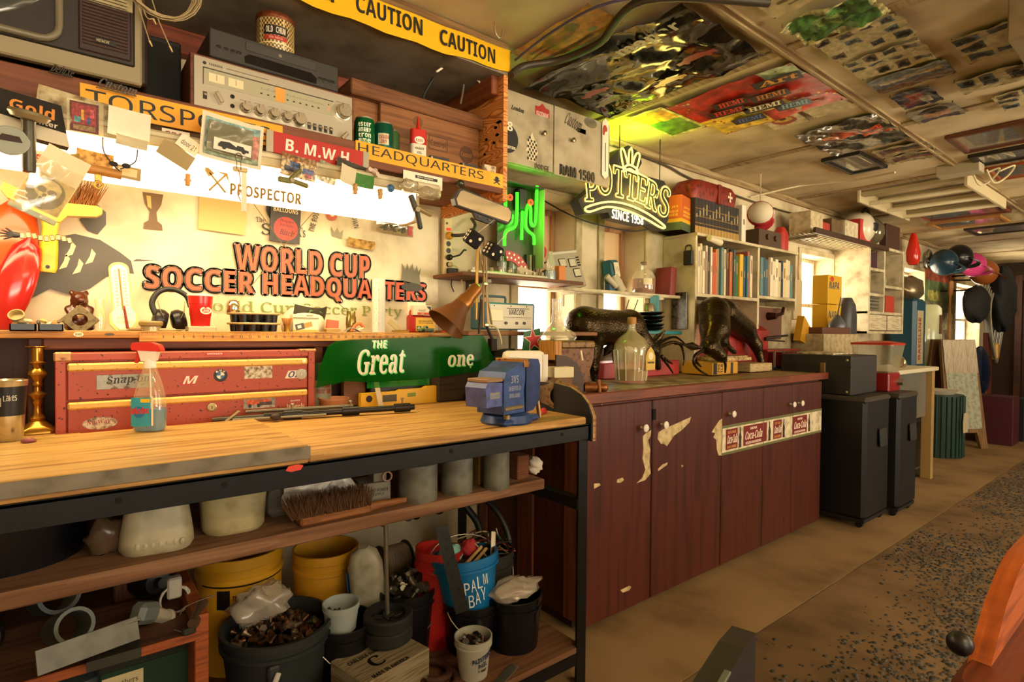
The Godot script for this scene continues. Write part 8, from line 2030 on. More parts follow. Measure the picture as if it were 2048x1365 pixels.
	# framed pictures
	for q in [[[3.64,4.09,-1.53,-1.31],"14120f","black framed pale certificate on the ceiling","a8b094"],[[3.72,4.12,-.93,-.6],"5a3018","brown framed picture with a cream mount at the right edge","c9b888"],[[4.22,4.5,-.94,-.6],"1c1610","dark framed picture behind the brown one","2c3438"],[[4.6,5.0,-.95,-.6],"8a4420","orange wood framed picture past the junction box","3c3226"],[[5.9,6.35,-1.7,-1.1],"7a3a1c","red-brown framed picture far along the ceiling","8a4438"],[[6.5,6.9,-1.75,-1.2],"a8743a","light wood framed picture far along the ceiling","6a3a2c"],[[7.1,7.6,-1.6,-1.05],"2a1c14","black framed picture at the far ceiling","7a2a24"],[[5.9,6.4,-.95,-.5],"b5843c","gold framed picture far along the ceiling edge","8a6a34"]]:
		var r = q[0]
		var f = thing("framed_picture",q[2],"picture")
		f.transform = ceil_t((r[0] + r[1]) * .5,(r[2] + r[3]) * .5,.002)
		var w = r[3] - r[2]
		var h = r[1] - r[0]
		var m = mb()
		m.box(V(0,h * .5 - .015,.01),V(w,.03,.022),.004).box(V(0,-h * .5 + .015,.01),V(w,.03,.022),.004).box(V(w * .5 - .015,0,.01),V(.03,h - .06,.022),.004).box(V(-w * .5 + .015,0,.01),V(.03,h - .06,.022),.004)
		part(f,"frame",m,mt(q[1],.4))
		part(f,"mount",mb().box(V(0,0,.003),V(w - .05,h - .05,.004)),mt(q[3],.3))
		part(f,"glazing",mb().box(V(0,0,.01),V(w - .05,h - .05,.002)),glass("ffffff",.08,.04))
		part(f,"picture",mb().box(V(0,0,.0055),V(w * .6,h * .6,.002)),mt("6a6a58",.4,.0,"stain",5.0))
	# pipe and purple cord
	solo("conduit_pipe","dark bent conduit running from the shelf corner across the ceiling","pipe",mb().tube(spline([V(1.309,2.1,-1.66),V(1.377,2.154,-1.66),V(1.492,2.185,-1.588),V(1.52,2.19,-1.408),V(1.435,2.19,-1.14),V(1.75,2.19,-.9)],7),.014,10),mt("3a3024",.45))
	solo("purple_cord","thin purple cord hung along the ceiling pipe","cord",mb().tube(spline([V(1.32,2.155,-1.65),V(1.324,2.18,-1.436),V(1.348,2.18,-1.208),V(1.55,2.2,-1.0)],6),.0045,7),mt("4a3a5c",.5))
	var hk = thing("ceiling_hook","bent steel hook screwed into the ceiling beside the tape","hook",V(1.177,2.2,-1.585))
	part(hk,"hook",mb().tube(spline([V(0,.018,0),V(0,-.01,0),V(.015,-.03,0),V(.03,-.02,0),V(.034,.005,0)],5),.0035,7),mt("b0a48c",.3,.8))
	# unlit two-tube fixture, junction box
	var fx = thing("tube_fixture","open white two-tube ceiling fixture that is switched off","light fixture",V(5.2,CY - .09,-1.36))
	part(fx,"end_channel",mb().box(V(0,.045,.32),V(1.1,.09,.02),.003),mt("bfb08a",.5))
	part(fx,"end_channel",mb().box(V(0,.045,-.32),V(1.1,.09,.02),.003),mt("bfb08a",.5))
	for i in 4:
		part(fx,"cross_bar",mb().box(V(-.5 + i * .33,.06,0),V(.06,.03,.62),.004),mt("a89a74",.5))
	for x in [-.36,.02,.4]:
		part(fx,"glass_tube",mb().cyl(V(x,.015,-.31),V(x,.015,.31),.016,.016,14),mt("d8ccaa",.3))
	var jb = thing("junction_box","grey junction box with tangled white cable on the ceiling","junction box",V(4.42,CY - .07,-1.02))
	part(jb,"box",mb().box(V(0,.035,0),V(.12,.07,.22),.004),mt("a3977a",.45))
	for q in [[-.02,.05],[.02,.12]]:
		part(jb,"cable_loop",mb().tube(spline([V(.06,.02,q[1]),V(.1,-.06,q[1] + .03),V(.16,-.02,q[1] + .08),V(.12,.03,q[1] + .12),V(.07,.0,q[1] + .06)],6),.006,7),mt("c9bb94",.5))
	var dc = thing("ceiling_duct","boxed wooden duct hanging at the upper right","duct",V(2.7,CY - .16,-.2))
	part(dc,"duct_box",mb().span(V(-.4,.0,-.22),V(.4,.155,.3),.004),mt("8a7858",.7,.0,"grime",2.0))

# ---------------------------------------------------------------- further down the room
func build_far_room():
	var ink = mt("101013",.55)
	var blk = mt("090a0e",.5,.0,"fabric",6.0)
	var wht = mt("cfc3a4",.55,.0,"grime",2.0)
	var bxs = func(nm,lb,ct,p,s,hex,tex := "",bv := .004): return solo(nm,lb,ct,mb().box(V(0,s.y * .5,0),s,bv),mt(hex,.55) if tex == "" else mt(hex,.6,.0,tex,4.0),p)
	# padded black cases on castors
	for q in [[3.62,4.0,-1.245,"nearer tall black padded case on castors beside the cabinets"],[4.03,4.36,-1.20,"further tall black padded case on castors"]]:
		var c = thing("road_case",q[3],"case",V(q[0],0,q[2]),.0,"tall black cases")
		var w = q[1] - q[0]
		part(c,"body",mb().span(V(0,.05,-.5),V(w,.765,0),.02),blk)
		part(c,"top_cover",mb().span(V(-.004,.735,-.504),V(w + .004,.772,.004),.012),mt("3a342a",.6))
		part(c,"pocket_flap",mb().at(V(w * .62,.52,.012),-4).box(Vector3.ZERO,V(.11,.11,.012),.004),mt("22201c",.6))
		part(c,"base_board",mb().span(V(.01,.035,-.49),V(w - .01,.055,-.005)),ink)
		for x in [.04,w - .04]:
			for z in [-.04,-.45]:
				part(c,"castor",mb().cyl(V(x - .012,.02,z),V(x + .012,.02,z),.02,.02,12),ink)
	var uc = thing("record_case","black box case with brass latch on top of the padded cases","case",V(3.63,.775,-1.33))
	part(uc,"box",mb().span(V(0,0,-.42),V(.4,.235,0),.006),mt("2b2822",.6,.0,"fabric",6.0))
	part(uc,"lid_seam",mb().span(V(-.001,.165,-.421),V(.401,.169,.001)),ink)
	part(uc,"latch",mb().box(V(-.004,.16,-.16),V(.008,.06,.03),.002),mt("8a7448",.35,.7))
	for y in [.02,.21]:
		part(uc,"corner_stud",mb().ball(V(.0,y,-.025),V(.008,.008,.008),8,6),mt("b0a078",.3,.7))
	bxs.call("paper_pile","loose white and orange papers on the black box case","papers",V(3.8,1.011,-1.55),V(.3,.014,.22),"cbbd9c","stain")
	# white cabinet and things on it
	var ch = 1.14
	bxs.call("white_cabinet","cream cabinet under the bright window behind the black case","cabinet",V(4.56,0,-1.92),V(.62,ch,.36),"b5a47c","grime")
	bxs.call("brown_tray","long brown tray on the cream cabinet","tray",V(4.55,ch,-1.83),V(.5,.05,.12),"5a3420")
	solo("oiler_can","grey thumb oil can with a long spout","oil can",mb().lathe([Q(0,0),Q(.06,0),Q(.062,.03),Q(.02,.09),Q(.01,.1),Q(0,.1)],20).cyl(V(0,.09,0),V(.06,.24,0),.007,.004,8),mt("5a5c64",.4,.4),V(4.7,ch + .05,-1.83))
	for k in 2:
		var nb = thing("spark_carton",["upper yellow filter carton with blue print by the window","lower yellow filter carton with a blue car print"][k],"carton",V(4.85,ch + .24 - .235 * k,-1.97))
		part(nb,"carton",mb().box(V(0,.115,0),V(.26,.23,.12),.003),mt("d0a012",.5))
		letters(nb,"NAPA",V(-.02,.12,.06),.19,.06,mt("22344c",.5),"bold",Vector3.ZERO,.2)
		part(nb,"car_print" if k == 1 else "red_corner",mb().at(V(-.06 if k == 0 else .0,.06 if k == 1 else .2,.06)).ext(circle(.06 if k == 1 else .035,14,Vector2.ZERO,.035 if k == 1 else .02),.002),mt("35507a" if k == 1 else "b8321e",.5))
	solo("vacuum_body","dark grey curved vacuum body on the cabinet end","vacuum",mb().loft([rr_up(.2,.12,.0),rr_up(.2,.12,.14),rr_up(.16,.11,.24),rr_up(.08,.07,.3)]),mt("3a3a3c",.45),V(5.06,ch,-1.9))
	# cubby unit
	var x0 = 5.326
	var x1 = 6.183
	var y0 = 1.145
	var y1 = 1.921
	var cu = thing("cubby_cabinet","cream wall cubby unit with jars and two drawers","cabinet",V(x0,y0,0))
	var W = x1 - x0
	var Hh = y1 - y0
	part(cu,"side_panel",mb().span(V(0,0,WZ + .003),V(.03,Hh,-1.83),.003),wht)
	part(cu,"side_panel",mb().span(V(W - .03,0,WZ + .003),V(W,Hh,-1.83),.003),wht)
	part(cu,"divider",mb().span(V(W * .42,.17,WZ + .003),V(W * .42 + .025,Hh,-1.835),.003),wht)
	for q in [[0,W,.0],[0,W,Hh - .025],[0,W,.17],[.03,W * .42,Hh * .42],[.03,W * .42,Hh * .7],[W * .44,W - .03,Hh * .53]]:
		part(cu,"shelf_board",mb().span(V(q[0],q[2],WZ + .003),V(q[1],q[2] + .025,-1.835),.003),wht)
	part(cu,"back_panel",mb().span(V(.03,0,WZ + .003),V(W - .03,Hh,WZ + .012)),mt("a3936c",.7))
	for k in 2:
		part(cu,"drawer",mb().span(V(.03 + k * W * .48,.03,-1.86),V(W * .48 + k * (W * .48 - .03) - .01,.165,-1.822),.006),mt("d5cbae",.5,.0,"wood",4.0))
	for i in 7:
		var gx = x0 + W * (.5 + .065 * (i % 4))
		solo("glass_jar",["clear glass jar in the cubby's lower row, first","clear glass jar in the cubby's lower row, second","clear glass jar in the cubby's lower row, third","clear glass jar in the cubby's lower row, fourth","clear glass jar stacked on the first jar","clear glass jar stacked on the second jar","clear glass jar stacked on the third jar"][i],"jar",mb().lathe([Q(0,0),Q(.036,0),Q(.038,.01),Q(.038,.09),Q(.024,.11),Q(.024,.125),Q(0,.126)],16),glass("e8dcb8",.3,.04),V(gx,y0 + Hh * .53 + .026 + (.127 if i > 3 else .0),-1.93),Vector3.ZERO,"glass jars in the cubby")
	bxs.call("book_pair","dark book pair in the cubby's top left","books",V(x0 + W * .3,y0 + Hh * .7 + .026,-1.95),V(W * .16,Hh * .22,.14),"3a1420")
	for i in 6:
		bxs.call("parts_drawer",["first","second","third","fourth","fifth","sixth"][i] + " shiny parts drawer of the stack in the cubby, counted from below","bin",V(x0 + W * .22,y0 + .196 + i * .03,-1.95),V(W * .34,.026,.18),"6a6454")  # a stack of small parts drawers, built as plain boxes
	bxs.call("red_tin","red spice tin in the cubby's lower right","tin",V(x0 + W * .74,y0 + .196,-1.93),V(W * .24,Hh * .2,.12),"a83420")
	# on top of the cubby
	var hm = thing("motorcycle_helmet","white open-face helmet with a smoked bubble visor","helmet",V(x0 + W * .02,y1 + .13,-1.93))
	part(hm,"shell",mb().ball(Vector3.ZERO,V(.15,.15,.13),20,12),mt("d4c9ae",.25))
	part(hm,"black_rim",mb().tube(spline([V(-.1,.12,.07),V(.0,.155,.06),V(.1,.12,.05),V(.15,.03,.05)],5),.014,8),ink)
	part(hm,"face_opening",mb().box(V(.05,.0,.1),V(.16,.09,.07),.02),ink)
	part(hm,"visor",mb().ball(V(.13,-.02,.06),V(.115,.115,.1),18,10),mt("6a604a",.1,.3))
	bxs.call("brown_heater","brown slotted heater box next to the helmet","heater",V(x0 + W * .72,y1,-1.95),V(W * .4,.22,.2),"4a2c1c","wood_up")
	bxs.call("dark_carton","flat brown carton at the cubby's right corner","carton",V(x0 + W * 1.02,y1,-1.98),V(W * .14,.1,.16),"3a2416")
	# overhead slatted shelf
	var oy = 1.886
	var os = thing("slatted_shelf","slatted metal shelf with a brown front edge above the window","shelf",V(0,oy,0))
	for k in 9:
		part(os,"slat",mb().span(V(4.25,-.012,-2.10 + k * .033),V(5.62,0,-2.085 + k * .033)),mt("bfb494",.4,.3))
	part(os,"front_edge",mb().span(V(4.2,-.02,-1.81),V(5.64,.02,-1.785),.004),mt("3c2416",.5))
	for x in [4.35,5.5]:
		part(os,"bracket",mb().span(V(x,-.12,WZ + .003),V(x + .02,-.012,-2.1)).span(V(x,-.03,-2.1),V(x + .02,-.012,-1.85)),mt("8a806a",.4,.4))
	for q in [["paint_carton","white carton with a red patch on the slatted shelf",4.36,.2,.16,"c9b894"],["red_carton","small red carton in front of the white one",4.52,.13,.1,"b03226"],["brown_camera","brown box camera on the slatted shelf",4.72,.2,.15,"6a5232"],["white_cartons","white striped carton in the middle of the slatted shelf",5.0,.26,.17,"d2c6a8"],["red_cloth_box","bright red carton near the helmet",5.3,.24,.22,"b8281e"],["printed_carton","white carton with a red flower near the shelf end",5.52,.16,.11,"cdbd98"]]:
		bxs.call(q[0],q[1],"carton",V(q[2],oy,-1.93),V(q[3],q[4],.16),q[5],"grime" if q[5] != "b8281e" else "")
	bxs.call("fuse_box","dark grey fuse box on the wall under the slatted shelf","fuse box",V(5.46,1.739,-2.07),V(.16,.19,.09),"3c3a34")
	bxs.call("wall_switch","grey switch plate beside the bright window","switch",V(4.6,1.253,-2.1),V(.14,.32,.03),"a89a7a")
	# dispenser on a white table
	var tb = thing("display_table","white display table with a glass side behind the cases","table",V(4.78,0,-1.50))
	part(tb,"table_top",mb().span(V(-.38,.86,-.2),V(.62,.89,.15),.004),mt("d2c8a8",.45))
	part(tb,"leg",mb().span(V(.54,0,.06),V(.6,.86,.13),.003),mt("a3844c",.6))
	part(tb,"leg",mb().span(V(-.38,0,-.2),V(-.32,.86,-.14),.003),mt("a3844c",.6))
	part(tb,"side_glass",mb().span(V(-.3,.5,.08),V(.53,.86,.09)),mt("77746a",.2))
	var gd = thing("nut_dispenser","clear coin dispenser with red lid and red base","dispenser",V(4.19,.773,-1.38))
	part(gd,"red_base",mb().box(V(0,.06,0),V(.2,.12,.2),.008),mt("8a1a1a",.35))
	part(gd,"clear_globe",mb().loft([rr(.19,.19,.02,.12),rr(.24,.24,.02,.29),rr(.24,.24,.02,.3)]),glass("c8bf9c",.3,.04))
	part(gd,"red_lid",mb().loft([rr(.25,.25,.02,.3),rr(.25,.25,.02,.312),rr(.1,.1,.02,.325)]),mt("b8281e",.35))
	part(gd,"coin_knob",mb().cyl(V(.06,.06,.1),V(.06,.06,.13),.025,.02,12),mt("a8a08a",.3,.8))
	solo("chrome_lamp","chrome spot lamp lying on the white table","lamp",mb().at(V(0,.045,0),0,0,78).lathe([Q(0,-.06),Q(.03,-.055),Q(.035,.0),Q(.045,.04),Q(.04,.045),Q(0,.03)],18),mt("b0a284",.2,.8),V(4.75,.891,-1.42))
	var gp = thing("gas_pump","blue vintage pump column with a red lettered panel","gas pump",V(6.66,.0,-1.94))
	part(gp,"column",mb().span(V(-.16,0,-.12),V(.16,1.5,.12),.03),mt("1c4a5c",.4))
	part(gp,"red_panel",mb().span(V(-.12,.85,.12),V(.06,1.38,.125),.002),mt("b0a07c",.5))
	letters(gp,"GASOLINE",V(-.02,1.1,.126),.42,.07,mt("8a2a20",.5),"bold",V(0,0,90))
	part(gp,"crown_top",mb().ball(V(.02,1.6,0),V(.2,.13,.12),18,10,.3,4),mt("7a6a50",.3,.6))
	var gc = thing("glass_cylinder","tall cracked glass cylinder with a metal cap","cylinder",V(7.2,.0,-1.95))
	part(gc,"glass_wall",mb().lathe([Q(.15,.8),Q(.16,.82),Q(.16,1.42),Q(.13,1.46)],24),glass("d8dcb0",.55,.1))
	part(gc,"base",mb().lathe([Q(0,0),Q(.17,0),Q(.17,.8),Q(0,.8)],24),mt("5a4a30",.5))
	part(gc,"brown_tag",arc_band(.162,1.15,1.35,-.3,.2),mt("5c3a20",.6))
	bxs.call("display_board","white board with grey and orange stripes beside the glass cylinder","board",V(7.6,.55,-1.86),V(.3,.5,.05),"9a7a48","wood")
	bxs.call("board_stand","dark crate holding the striped board","crate",V(7.6,0,-1.9),V(.4,.55,.3),"1a1612")
	# floor things
	solo("slanted_grille","dark slanted metal cover with a silver base strip","cover",mb().ext([Q(-.22,0),Q(.22,0),Q(.2,.08),Q(.1,.44),Q(-.22,.44)],.3,-.3),mt("33383c",.3,.5,"grime",3.0),V(5.5,0,-1.47))
	solo("silver_strip","silver strip along the slanted cover's foot","strip",mb().box(Vector3.ZERO,V(.44,.01,.006)),mt("a8b0b4",.3,.7),V(5.5,.07,-1.466))
	var gb = thing("green_bin","dark green ribbed drum with a white emblem","bin",V(6.5,0,-1.63))
	var rb = mb().lathe([Q(0,0),Q(.2,0),Q(.2,.58),Q(0,.58)],30)
	for i in 30:
		rb.cyl(V(cos(TAU * i / 30.0) * .2,.01,sin(TAU * i / 30.0) * .2),V(cos(TAU * i / 30.0) * .2,.57,sin(TAU * i / 30.0) * .2),.012,.012,5)
	part(gb,"drum",rb,mt("12352a",.45))
	part(gb,"emblem",mb().at(V(.0,.33,.212)).ext([Q(-.07,-.09),Q(.07,-.09),Q(.08,.0),Q(.06,.09),Q(-.06,.09),Q(-.08,0)],.006),mt("c8bc98",.5))
	solo("white_dish","white oval dish on the green drum","dish",mb().lathe([Q(0,0),Q(.12,.0),Q(.16,.04),Q(.15,.04),Q(0,.01)],22),mt("dcd2b8",.4),V(6.5,.581,-1.63))
	var sb = thing("sandwich_board","worn white and green A-frame sandwich board standing in the aisle","sandwich board",V(7.05,0,-1.52),-30.0)
	for k in 2:
		var m = mb().at(V(0,0,-.34 * k),-7 + 13 * k)
		m.ext([Q(-.23,0),Q(-.15,0),Q(-.12,.16),Q(.12,.16),Q(.15,0),Q(.23,0),Q(.2,1.1),Q(-.2,1.1)],.03,-.015)
		part(sb,"board",m,mt("8a6a40",.7,.0,"wood_up",3.0))
	part(sb,"worn_face",mb().at(V(0,0,0),-7).span(V(-.18,.2,.015),V(.18,1.09,.02)),mt("b4baa6",.7,.0,"grime",5.0))
	part(sb,"pale_top",mb().at(V(0,0,0),-7).span(V(-.19,.76,.019),V(.19,1.095,.024)),mt("c8c0a8",.7,.0,"wood_up",6.0))
	bxs.call("side_table","pale plank table under the blue shield","table",V(8.3,.0,-1.72),V(.9,.42,.45),"a8864c","wood")
	solo("blue_shield","glossy dark blue curved shield standing on the plank table","shield",mb().ball(V(0,.3,0),V(.26,.3,.09),20,14),mt("10203c",.08,.2),V(8.1,.421,-1.65))
	bxs.call("red_board","brown red board leaning beside the blue shield","board",V(8.6,.421,-1.68),V(.2,.75,.05),"6a2c1a","wood_up")
	for i in 4:
		bxs.call("amp_box",["first dark amplifier box with a red side on the floor","second dark amplifier box with silver strips","third dark amplifier box with silver strips","fourth dark amplifier box nearest the far door"][i],"box",V(7.75 + i * .42,0,-1.42 + .02 * i),V(.3,.5 - .04 * i,.3),"4a1420" if i == 0 else "14151a")
		if i > 0:
			bxs.call("heat_sink",["","silver striped heat sink on the second amplifier box","silver striped heat sink on the third amplifier box","silver striped heat sink on the fourth amplifier box"][i],"heat sink",V(7.75 + i * .42,.08,-1.26 + .02 * i),V(.18,.26,.012),"8a8c88","wood_up")
	# along the wall
	solo("amber_lamp","tall red-orange glass lamp hanging at the ceiling","lamp",mb().lathe([Q(.04,0),Q(.06,.04),Q(.064,.13),Q(.035,.28),Q(.02,.33),Q(0,.335)],20),mt("c8281a",.15),V(7.016,CY - .337,-2.0))
	solo("headlamp_disc","round chrome headlamp shell hung on the wall","headlamp",mb().at(Vector3.ZERO,90).lathe([Q(0,-.04),Q(.08,-.02),Q(.11,.02),Q(.1,.03),Q(0,.02)],22),mt("8a8470",.2,.8),V(7.546,1.99,-2.02))
	for q in [[V(7.495,1.933,-1.85),.13,"1a3444","navy cap on the wall row of hard hats"],[V(7.846,2.014,-1.8),.13,"0e1014","black cap on the wall row of hard hats"],[V(8.201,1.954,-1.75),.125,"c03a74","pink hard hat on the wall row"],[V(8.553,1.891,-1.72),.14,"8a4a1e","brown hard hat on the wall row"]]:
		var h = thing("hard_hat",q[3],"hat",q[0],.0,"hats hung along the wall")
		part(h,"dome",mb().ball(Vector3.ZERO,V(q[1],q[1] * 1.1,q[1]),18,12),mt(q[2],.25))
		part(h,"brim",mb().at(V(.03,-.06,.03),0,0,-18).lathe([Q(q[1] * .9,0),Q(q[1] * 1.2,-.01),Q(q[1] * .95,.02)],22),mt(q[2],.25))
		part(h,"peg",mb().cyl(Vector3.ZERO,V(0,.02,WZ - q[0].z),.012,.012,8),mt("5a4630",.6))
	solo("wall_poster","faded red and green travel poster on the far wall","poster",mb().sheet(9.005 - 7.731 - .1,.85,Vector2.ZERO,.008,3),print_mat(blocks(96,96,"7a7a58",[[0,0,1,.32,"9a4a34"],[0,.32,1,.62,"5c7048"],[.1,.45,.5,.6,"a8a050"],[0,.75,1,1,"c0b890"]],.25),.6),V((9.005 + 7.731) * .5 + .02,1.629,-2.1))
	var cc = thing("hanging_cable","grey cable coil with a yellow plug hanging by the far door","cable",V(8.729,1.45,-1.7))
	for i in 5:
		var l = []
		for k in 18:
			var a = TAU * k / 18.0
			l.append(V(cos(a) * (.22 + .02 * i),sin(a) * (.36 + .02 * i) - .05 * i,.02 * i + .02 * sin(a * 2)))
		part(cc,"loop",mb().tube(l,.012,6,true),mt("8a8674",.5))
	part(cc,"yellow_plug",mb().box(V(.02,-.5,.06),V(.1,.2,.07),.02),mt("c8961c",.4))
	part(cc,"hook",mb().cyl(V(0,.36,.03),V(0,.38,WZ + 1.7),.012,.012,8),mt("4a4234",.4,.5))
	for q in [[V(8.372,1.499,-1.75),"black coat bundle hanging by the far window",V(.25,.22,.12)],[V(8.854,1.572,-1.6),"dark jacket hanging beside the cable coil",V(.3,.4,.12)]]:
		solo("dark_jacket",q[1],"jacket",mb().ball(Vector3.ZERO,q[2],16,10,.3,6).cyl(V(0,q[2].y * .8,0),V(0,q[2].y * .8,WZ + .012 - q[0].z),.01,.01,6),mt("0c0d10",.8),q[0])
	solo("push_broom","wooden broom standing by the bright window strip","broom",mb().cyl(Vector3.ZERO,V(.05,1.2,0),.014,.014,8).box(V(.055,1.28,0),V(.08,.2,.05),.02),mt("a8743a",.6),V(8.3,.421,-1.99))

# ---------------------------------------------------------------- close to the camera
func build_foreground():
	var wd = mt("b0581e",.45,.0,"wood",2.0)
	var c = thing("wooden_chair","orange varnished wooden chair at the lower right edge","chair")
	part(c,"back_board",mb().ext([Q(1.17,.56),Q(1.21,.6),Q(1.30,.66),Q(1.40,.695),Q(1.47,.708),Q(1.95,.708),Q(1.95,.52),Q(1.17,.52)],.03,-.25),wd)
	part(c,"seat",mb().loft([rr(.75,.5,.1,.545,6,V(1.42,0,.0)),rr(.77,.52,.11,.57,6,V(1.42,0,.0)),rr(.74,.49,.1,.59,6,V(1.42,0,.0))]),mt("6e3214",.4,.0,"wood",2.0))
	for q in [[1.12,-.2],[1.74,-.2],[1.12,.2],[1.74,.2]]:
		part(c,"leg",mb().cyl(V(q[0],0,q[1]),V(q[0],.55,q[1]),.02,.026,12),wd)
	part(c,"black_knob",mb().ball(V(1.2,.61,-.262),V(.02,.02,.02),14,9),mt("0c0b0b",.4))
	var b = thing("dark_chair","nearly black wooden chair back at the bottom edge","chair",V(.6,0,-.355),15.0)
	var lt = mt("160d0b",.55,.0,"wood_up",2.0)
	part(b,"back_board",mb().ext([Q(-.14,.4),Q(.11,.4),Q(.11,.745),Q(.05,.752),Q(-.14,.748)],.03,-.015),lt)
	part(b,"metal_edge",mb().box(V(-.06,.751,.012),V(.1,.004,.008),.001),mt("5a6258",.4,.3))
	part(b,"seat",mb().span(V(-.15,.36,.0),V(.13,.4,.22),.01),lt)
	for q in [[-.13,.0],[.11,.0],[-.13,.2],[.11,.2]]:
		part(b,"leg",mb().cyl(V(q[0],0,q[1]),V(q[0],.37,q[1]),.016,.018,10),lt)

# ---------------------------------------------------------------- helpers
class MB:
	var v := PackedVector3Array()
	var n := PackedVector3Array()
	var u := PackedVector2Array()
	var ix := PackedInt32Array()
	var t := Transform3D.IDENTITY

	func at(p,rx := .0,ry := .0,rz := .0):
		t = Transform3D(Basis.from_euler(Vector3(deg_to_rad(rx),deg_to_rad(ry),deg_to_rad(rz))),p)
		return self

	func home():
		t = Transform3D.IDENTITY
		return self

	func add(p: Vector3,nn: Vector3,uv := Vector2.ZERO) -> int:
		v.append(t * p)
		n.append((t.basis * nn).normalized())
		u.append(uv)
		return v.size() - 1

	func face(i: int,j: int,k: int):
		ix.append(i)
		ix.append(k)
		ix.append(j)

	func quad(a: Vector3,b: Vector3,c: Vector3,d: Vector3):
		var nn = (b - a).cross(c - a)
		if nn.length_squared() < 1e-16:
			nn = (c - a).cross(d - a)
		nn = nn.normalized()
		var i = add(a,nn,Vector2(0,1))
		add(b,nn,Vector2(1,1))
		add(c,nn,Vector2(1,0))
		add(d,nn,Vector2(0,0))
		face(i,i + 1,i + 2)
		face(i,i + 2,i + 3)
		return self

	func fan(pts: Array,out: Vector3):
		var nn: Vector3 = ((pts[1] - pts[0]).cross(pts[2] - pts[0])).normalized()
		var p = pts.duplicate()
		if nn.dot(out) < 0:
			p.reverse()
			nn = -nn
		var i0 = v.size()
		for q in p:
			add(q,nn)
		for k in range(1,p.size() - 1):
			face(i0,i0 + k,i0 + k + 1)

	func box(c: Vector3,s: Vector3,b := .0):
		var h = s * .5
		b = minf(b,minf(h.x,minf(h.y,h.z)) * .9)
		var F = [[Vector3(0,0,-1),Vector3(0,1,0),Vector3(1,0,0)],[Vector3(0,0,1),Vector3(0,1,0),Vector3(-1,0,0)],[Vector3(1,0,0),Vector3(0,0,-1),Vector3(0,1,0)],[Vector3(1,0,0),Vector3(0,0,1),Vector3(0,-1,0)],[Vector3(1,0,0),Vector3(0,1,0),Vector3(0,0,1)],[Vector3(-1,0,0),Vector3(0,1,0),Vector3(0,0,-1)]]
		for f in F:
			var U: Vector3 = f[0] * (absf(f[0].dot(h)) - b)
			var w: Vector3 = f[1] * (absf(f[1].dot(h)) - b)
			var o: Vector3 = c + f[2] * absf(f[2].dot(h))
			quad(o - U - w,o + U - w,o + U + w,o - U + w)
		if b > .0:
			var X = [Vector3(1,0,0),Vector3(0,1,0),Vector3(0,0,1)]
			for a in 3:
				var e: Vector3 = X[a]
				var f1: Vector3 = X[(a + 1) % 3]
				var f2: Vector3 = X[(a + 2) % 3]
				var he = h[a] - b
				for s1 in [-1.0,1.0]:
					for s2 in [-1.0,1.0]:
						var p1: Vector3 = f1 * s1 * h[(a + 1) % 3] + f2 * s2 * (h[(a + 2) % 3] - b)
						var p2: Vector3 = f1 * s1 * (h[(a + 1) % 3] - b) + f2 * s2 * h[(a + 2) % 3]
						fan([c + p1 - e * he,c + p1 + e * he,c + p2 + e * he,c + p2 - e * he],f1 * s1 + f2 * s2)
			for sx in [-1.0,1.0]:
				for sy in [-1.0,1.0]:
					for sz in [-1.0,1.0]:
						var S = Vector3(sx,sy,sz)
						fan([c + S * Vector3(h.x,h.y - b,h.z - b),c + S * Vector3(h.x - b,h.y,h.z - b),c + S * Vector3(h.x - b,h.y - b,h.z)],S)
		return self

	# a box given by two corners
	func span(a: Vector3,b: Vector3,bev := .0):
		return box((a + b) * .5,(b - a).abs(),bev)

	# profile of (radius, height), from the bottom up
	func lathe(pr: Array,seg := 20,o := Vector3.ZERO):
		var ns = []
		for i in pr.size() - 1:
			var dd: Vector2 = pr[i + 1] - pr[i]
			ns.append(Vector2(dd.y,-dd.x).normalized() if dd.length() > 1e-7 else Vector2(1,0))
		for i in pr.size() - 1:
			var n0: Vector2 = ns[i]
			var n1: Vector2 = ns[i]
			if i > 0 and ns[i - 1].dot(ns[i]) > .75:
				n0 = (ns[i - 1] + ns[i]).normalized()
			if i < ns.size() - 1 and ns[i + 1].dot(ns[i]) > .75:
				n1 = (ns[i + 1] + ns[i]).normalized()
			var i0 = v.size()
			for k in seg + 1:
				var a = TAU * k / seg
				var cs = Vector3(cos(a),0,sin(a))
				add(o + cs * pr[i].x + Vector3(0,pr[i].y,0),cs * n0.x + Vector3(0,n0.y,0),Vector2(1.0 - float(k) / seg,1.0 - float(i) / (pr.size() - 1)))
				add(o + cs * pr[i + 1].x + Vector3(0,pr[i + 1].y,0),cs * n1.x + Vector3(0,n1.y,0),Vector2(1.0 - float(k) / seg,1.0 - float(i + 1) / (pr.size() - 1)))
			for k in seg:
				var a = i0 + 2 * k
				face(a + 2,a,a + 1)
				face(a + 2,a + 1,a + 3)
		return self

	func cyl(a: Vector3,b: Vector3,r0: float,r1 := -1.0,seg := 14,caps := true):
		if r1 < 0:
			r1 = r0
		var keep = t
		var y = (b - a).normalized()
		var x = y.cross(Vector3(.31,.9,.17) if absf(y.y) < .9 else Vector3(1,0,0)).normalized()
		t = keep * Transform3D(Basis(x,y,x.cross(y)),a)
		var L = (b - a).length()
		if caps:
			lathe([Vector2(0,0),Vector2(r0,0),Vector2(r1,L),Vector2(0,L)],seg)
		else:
			lathe([Vector2(r0,0),Vector2(r1,L)],seg)
		t = keep
		return self

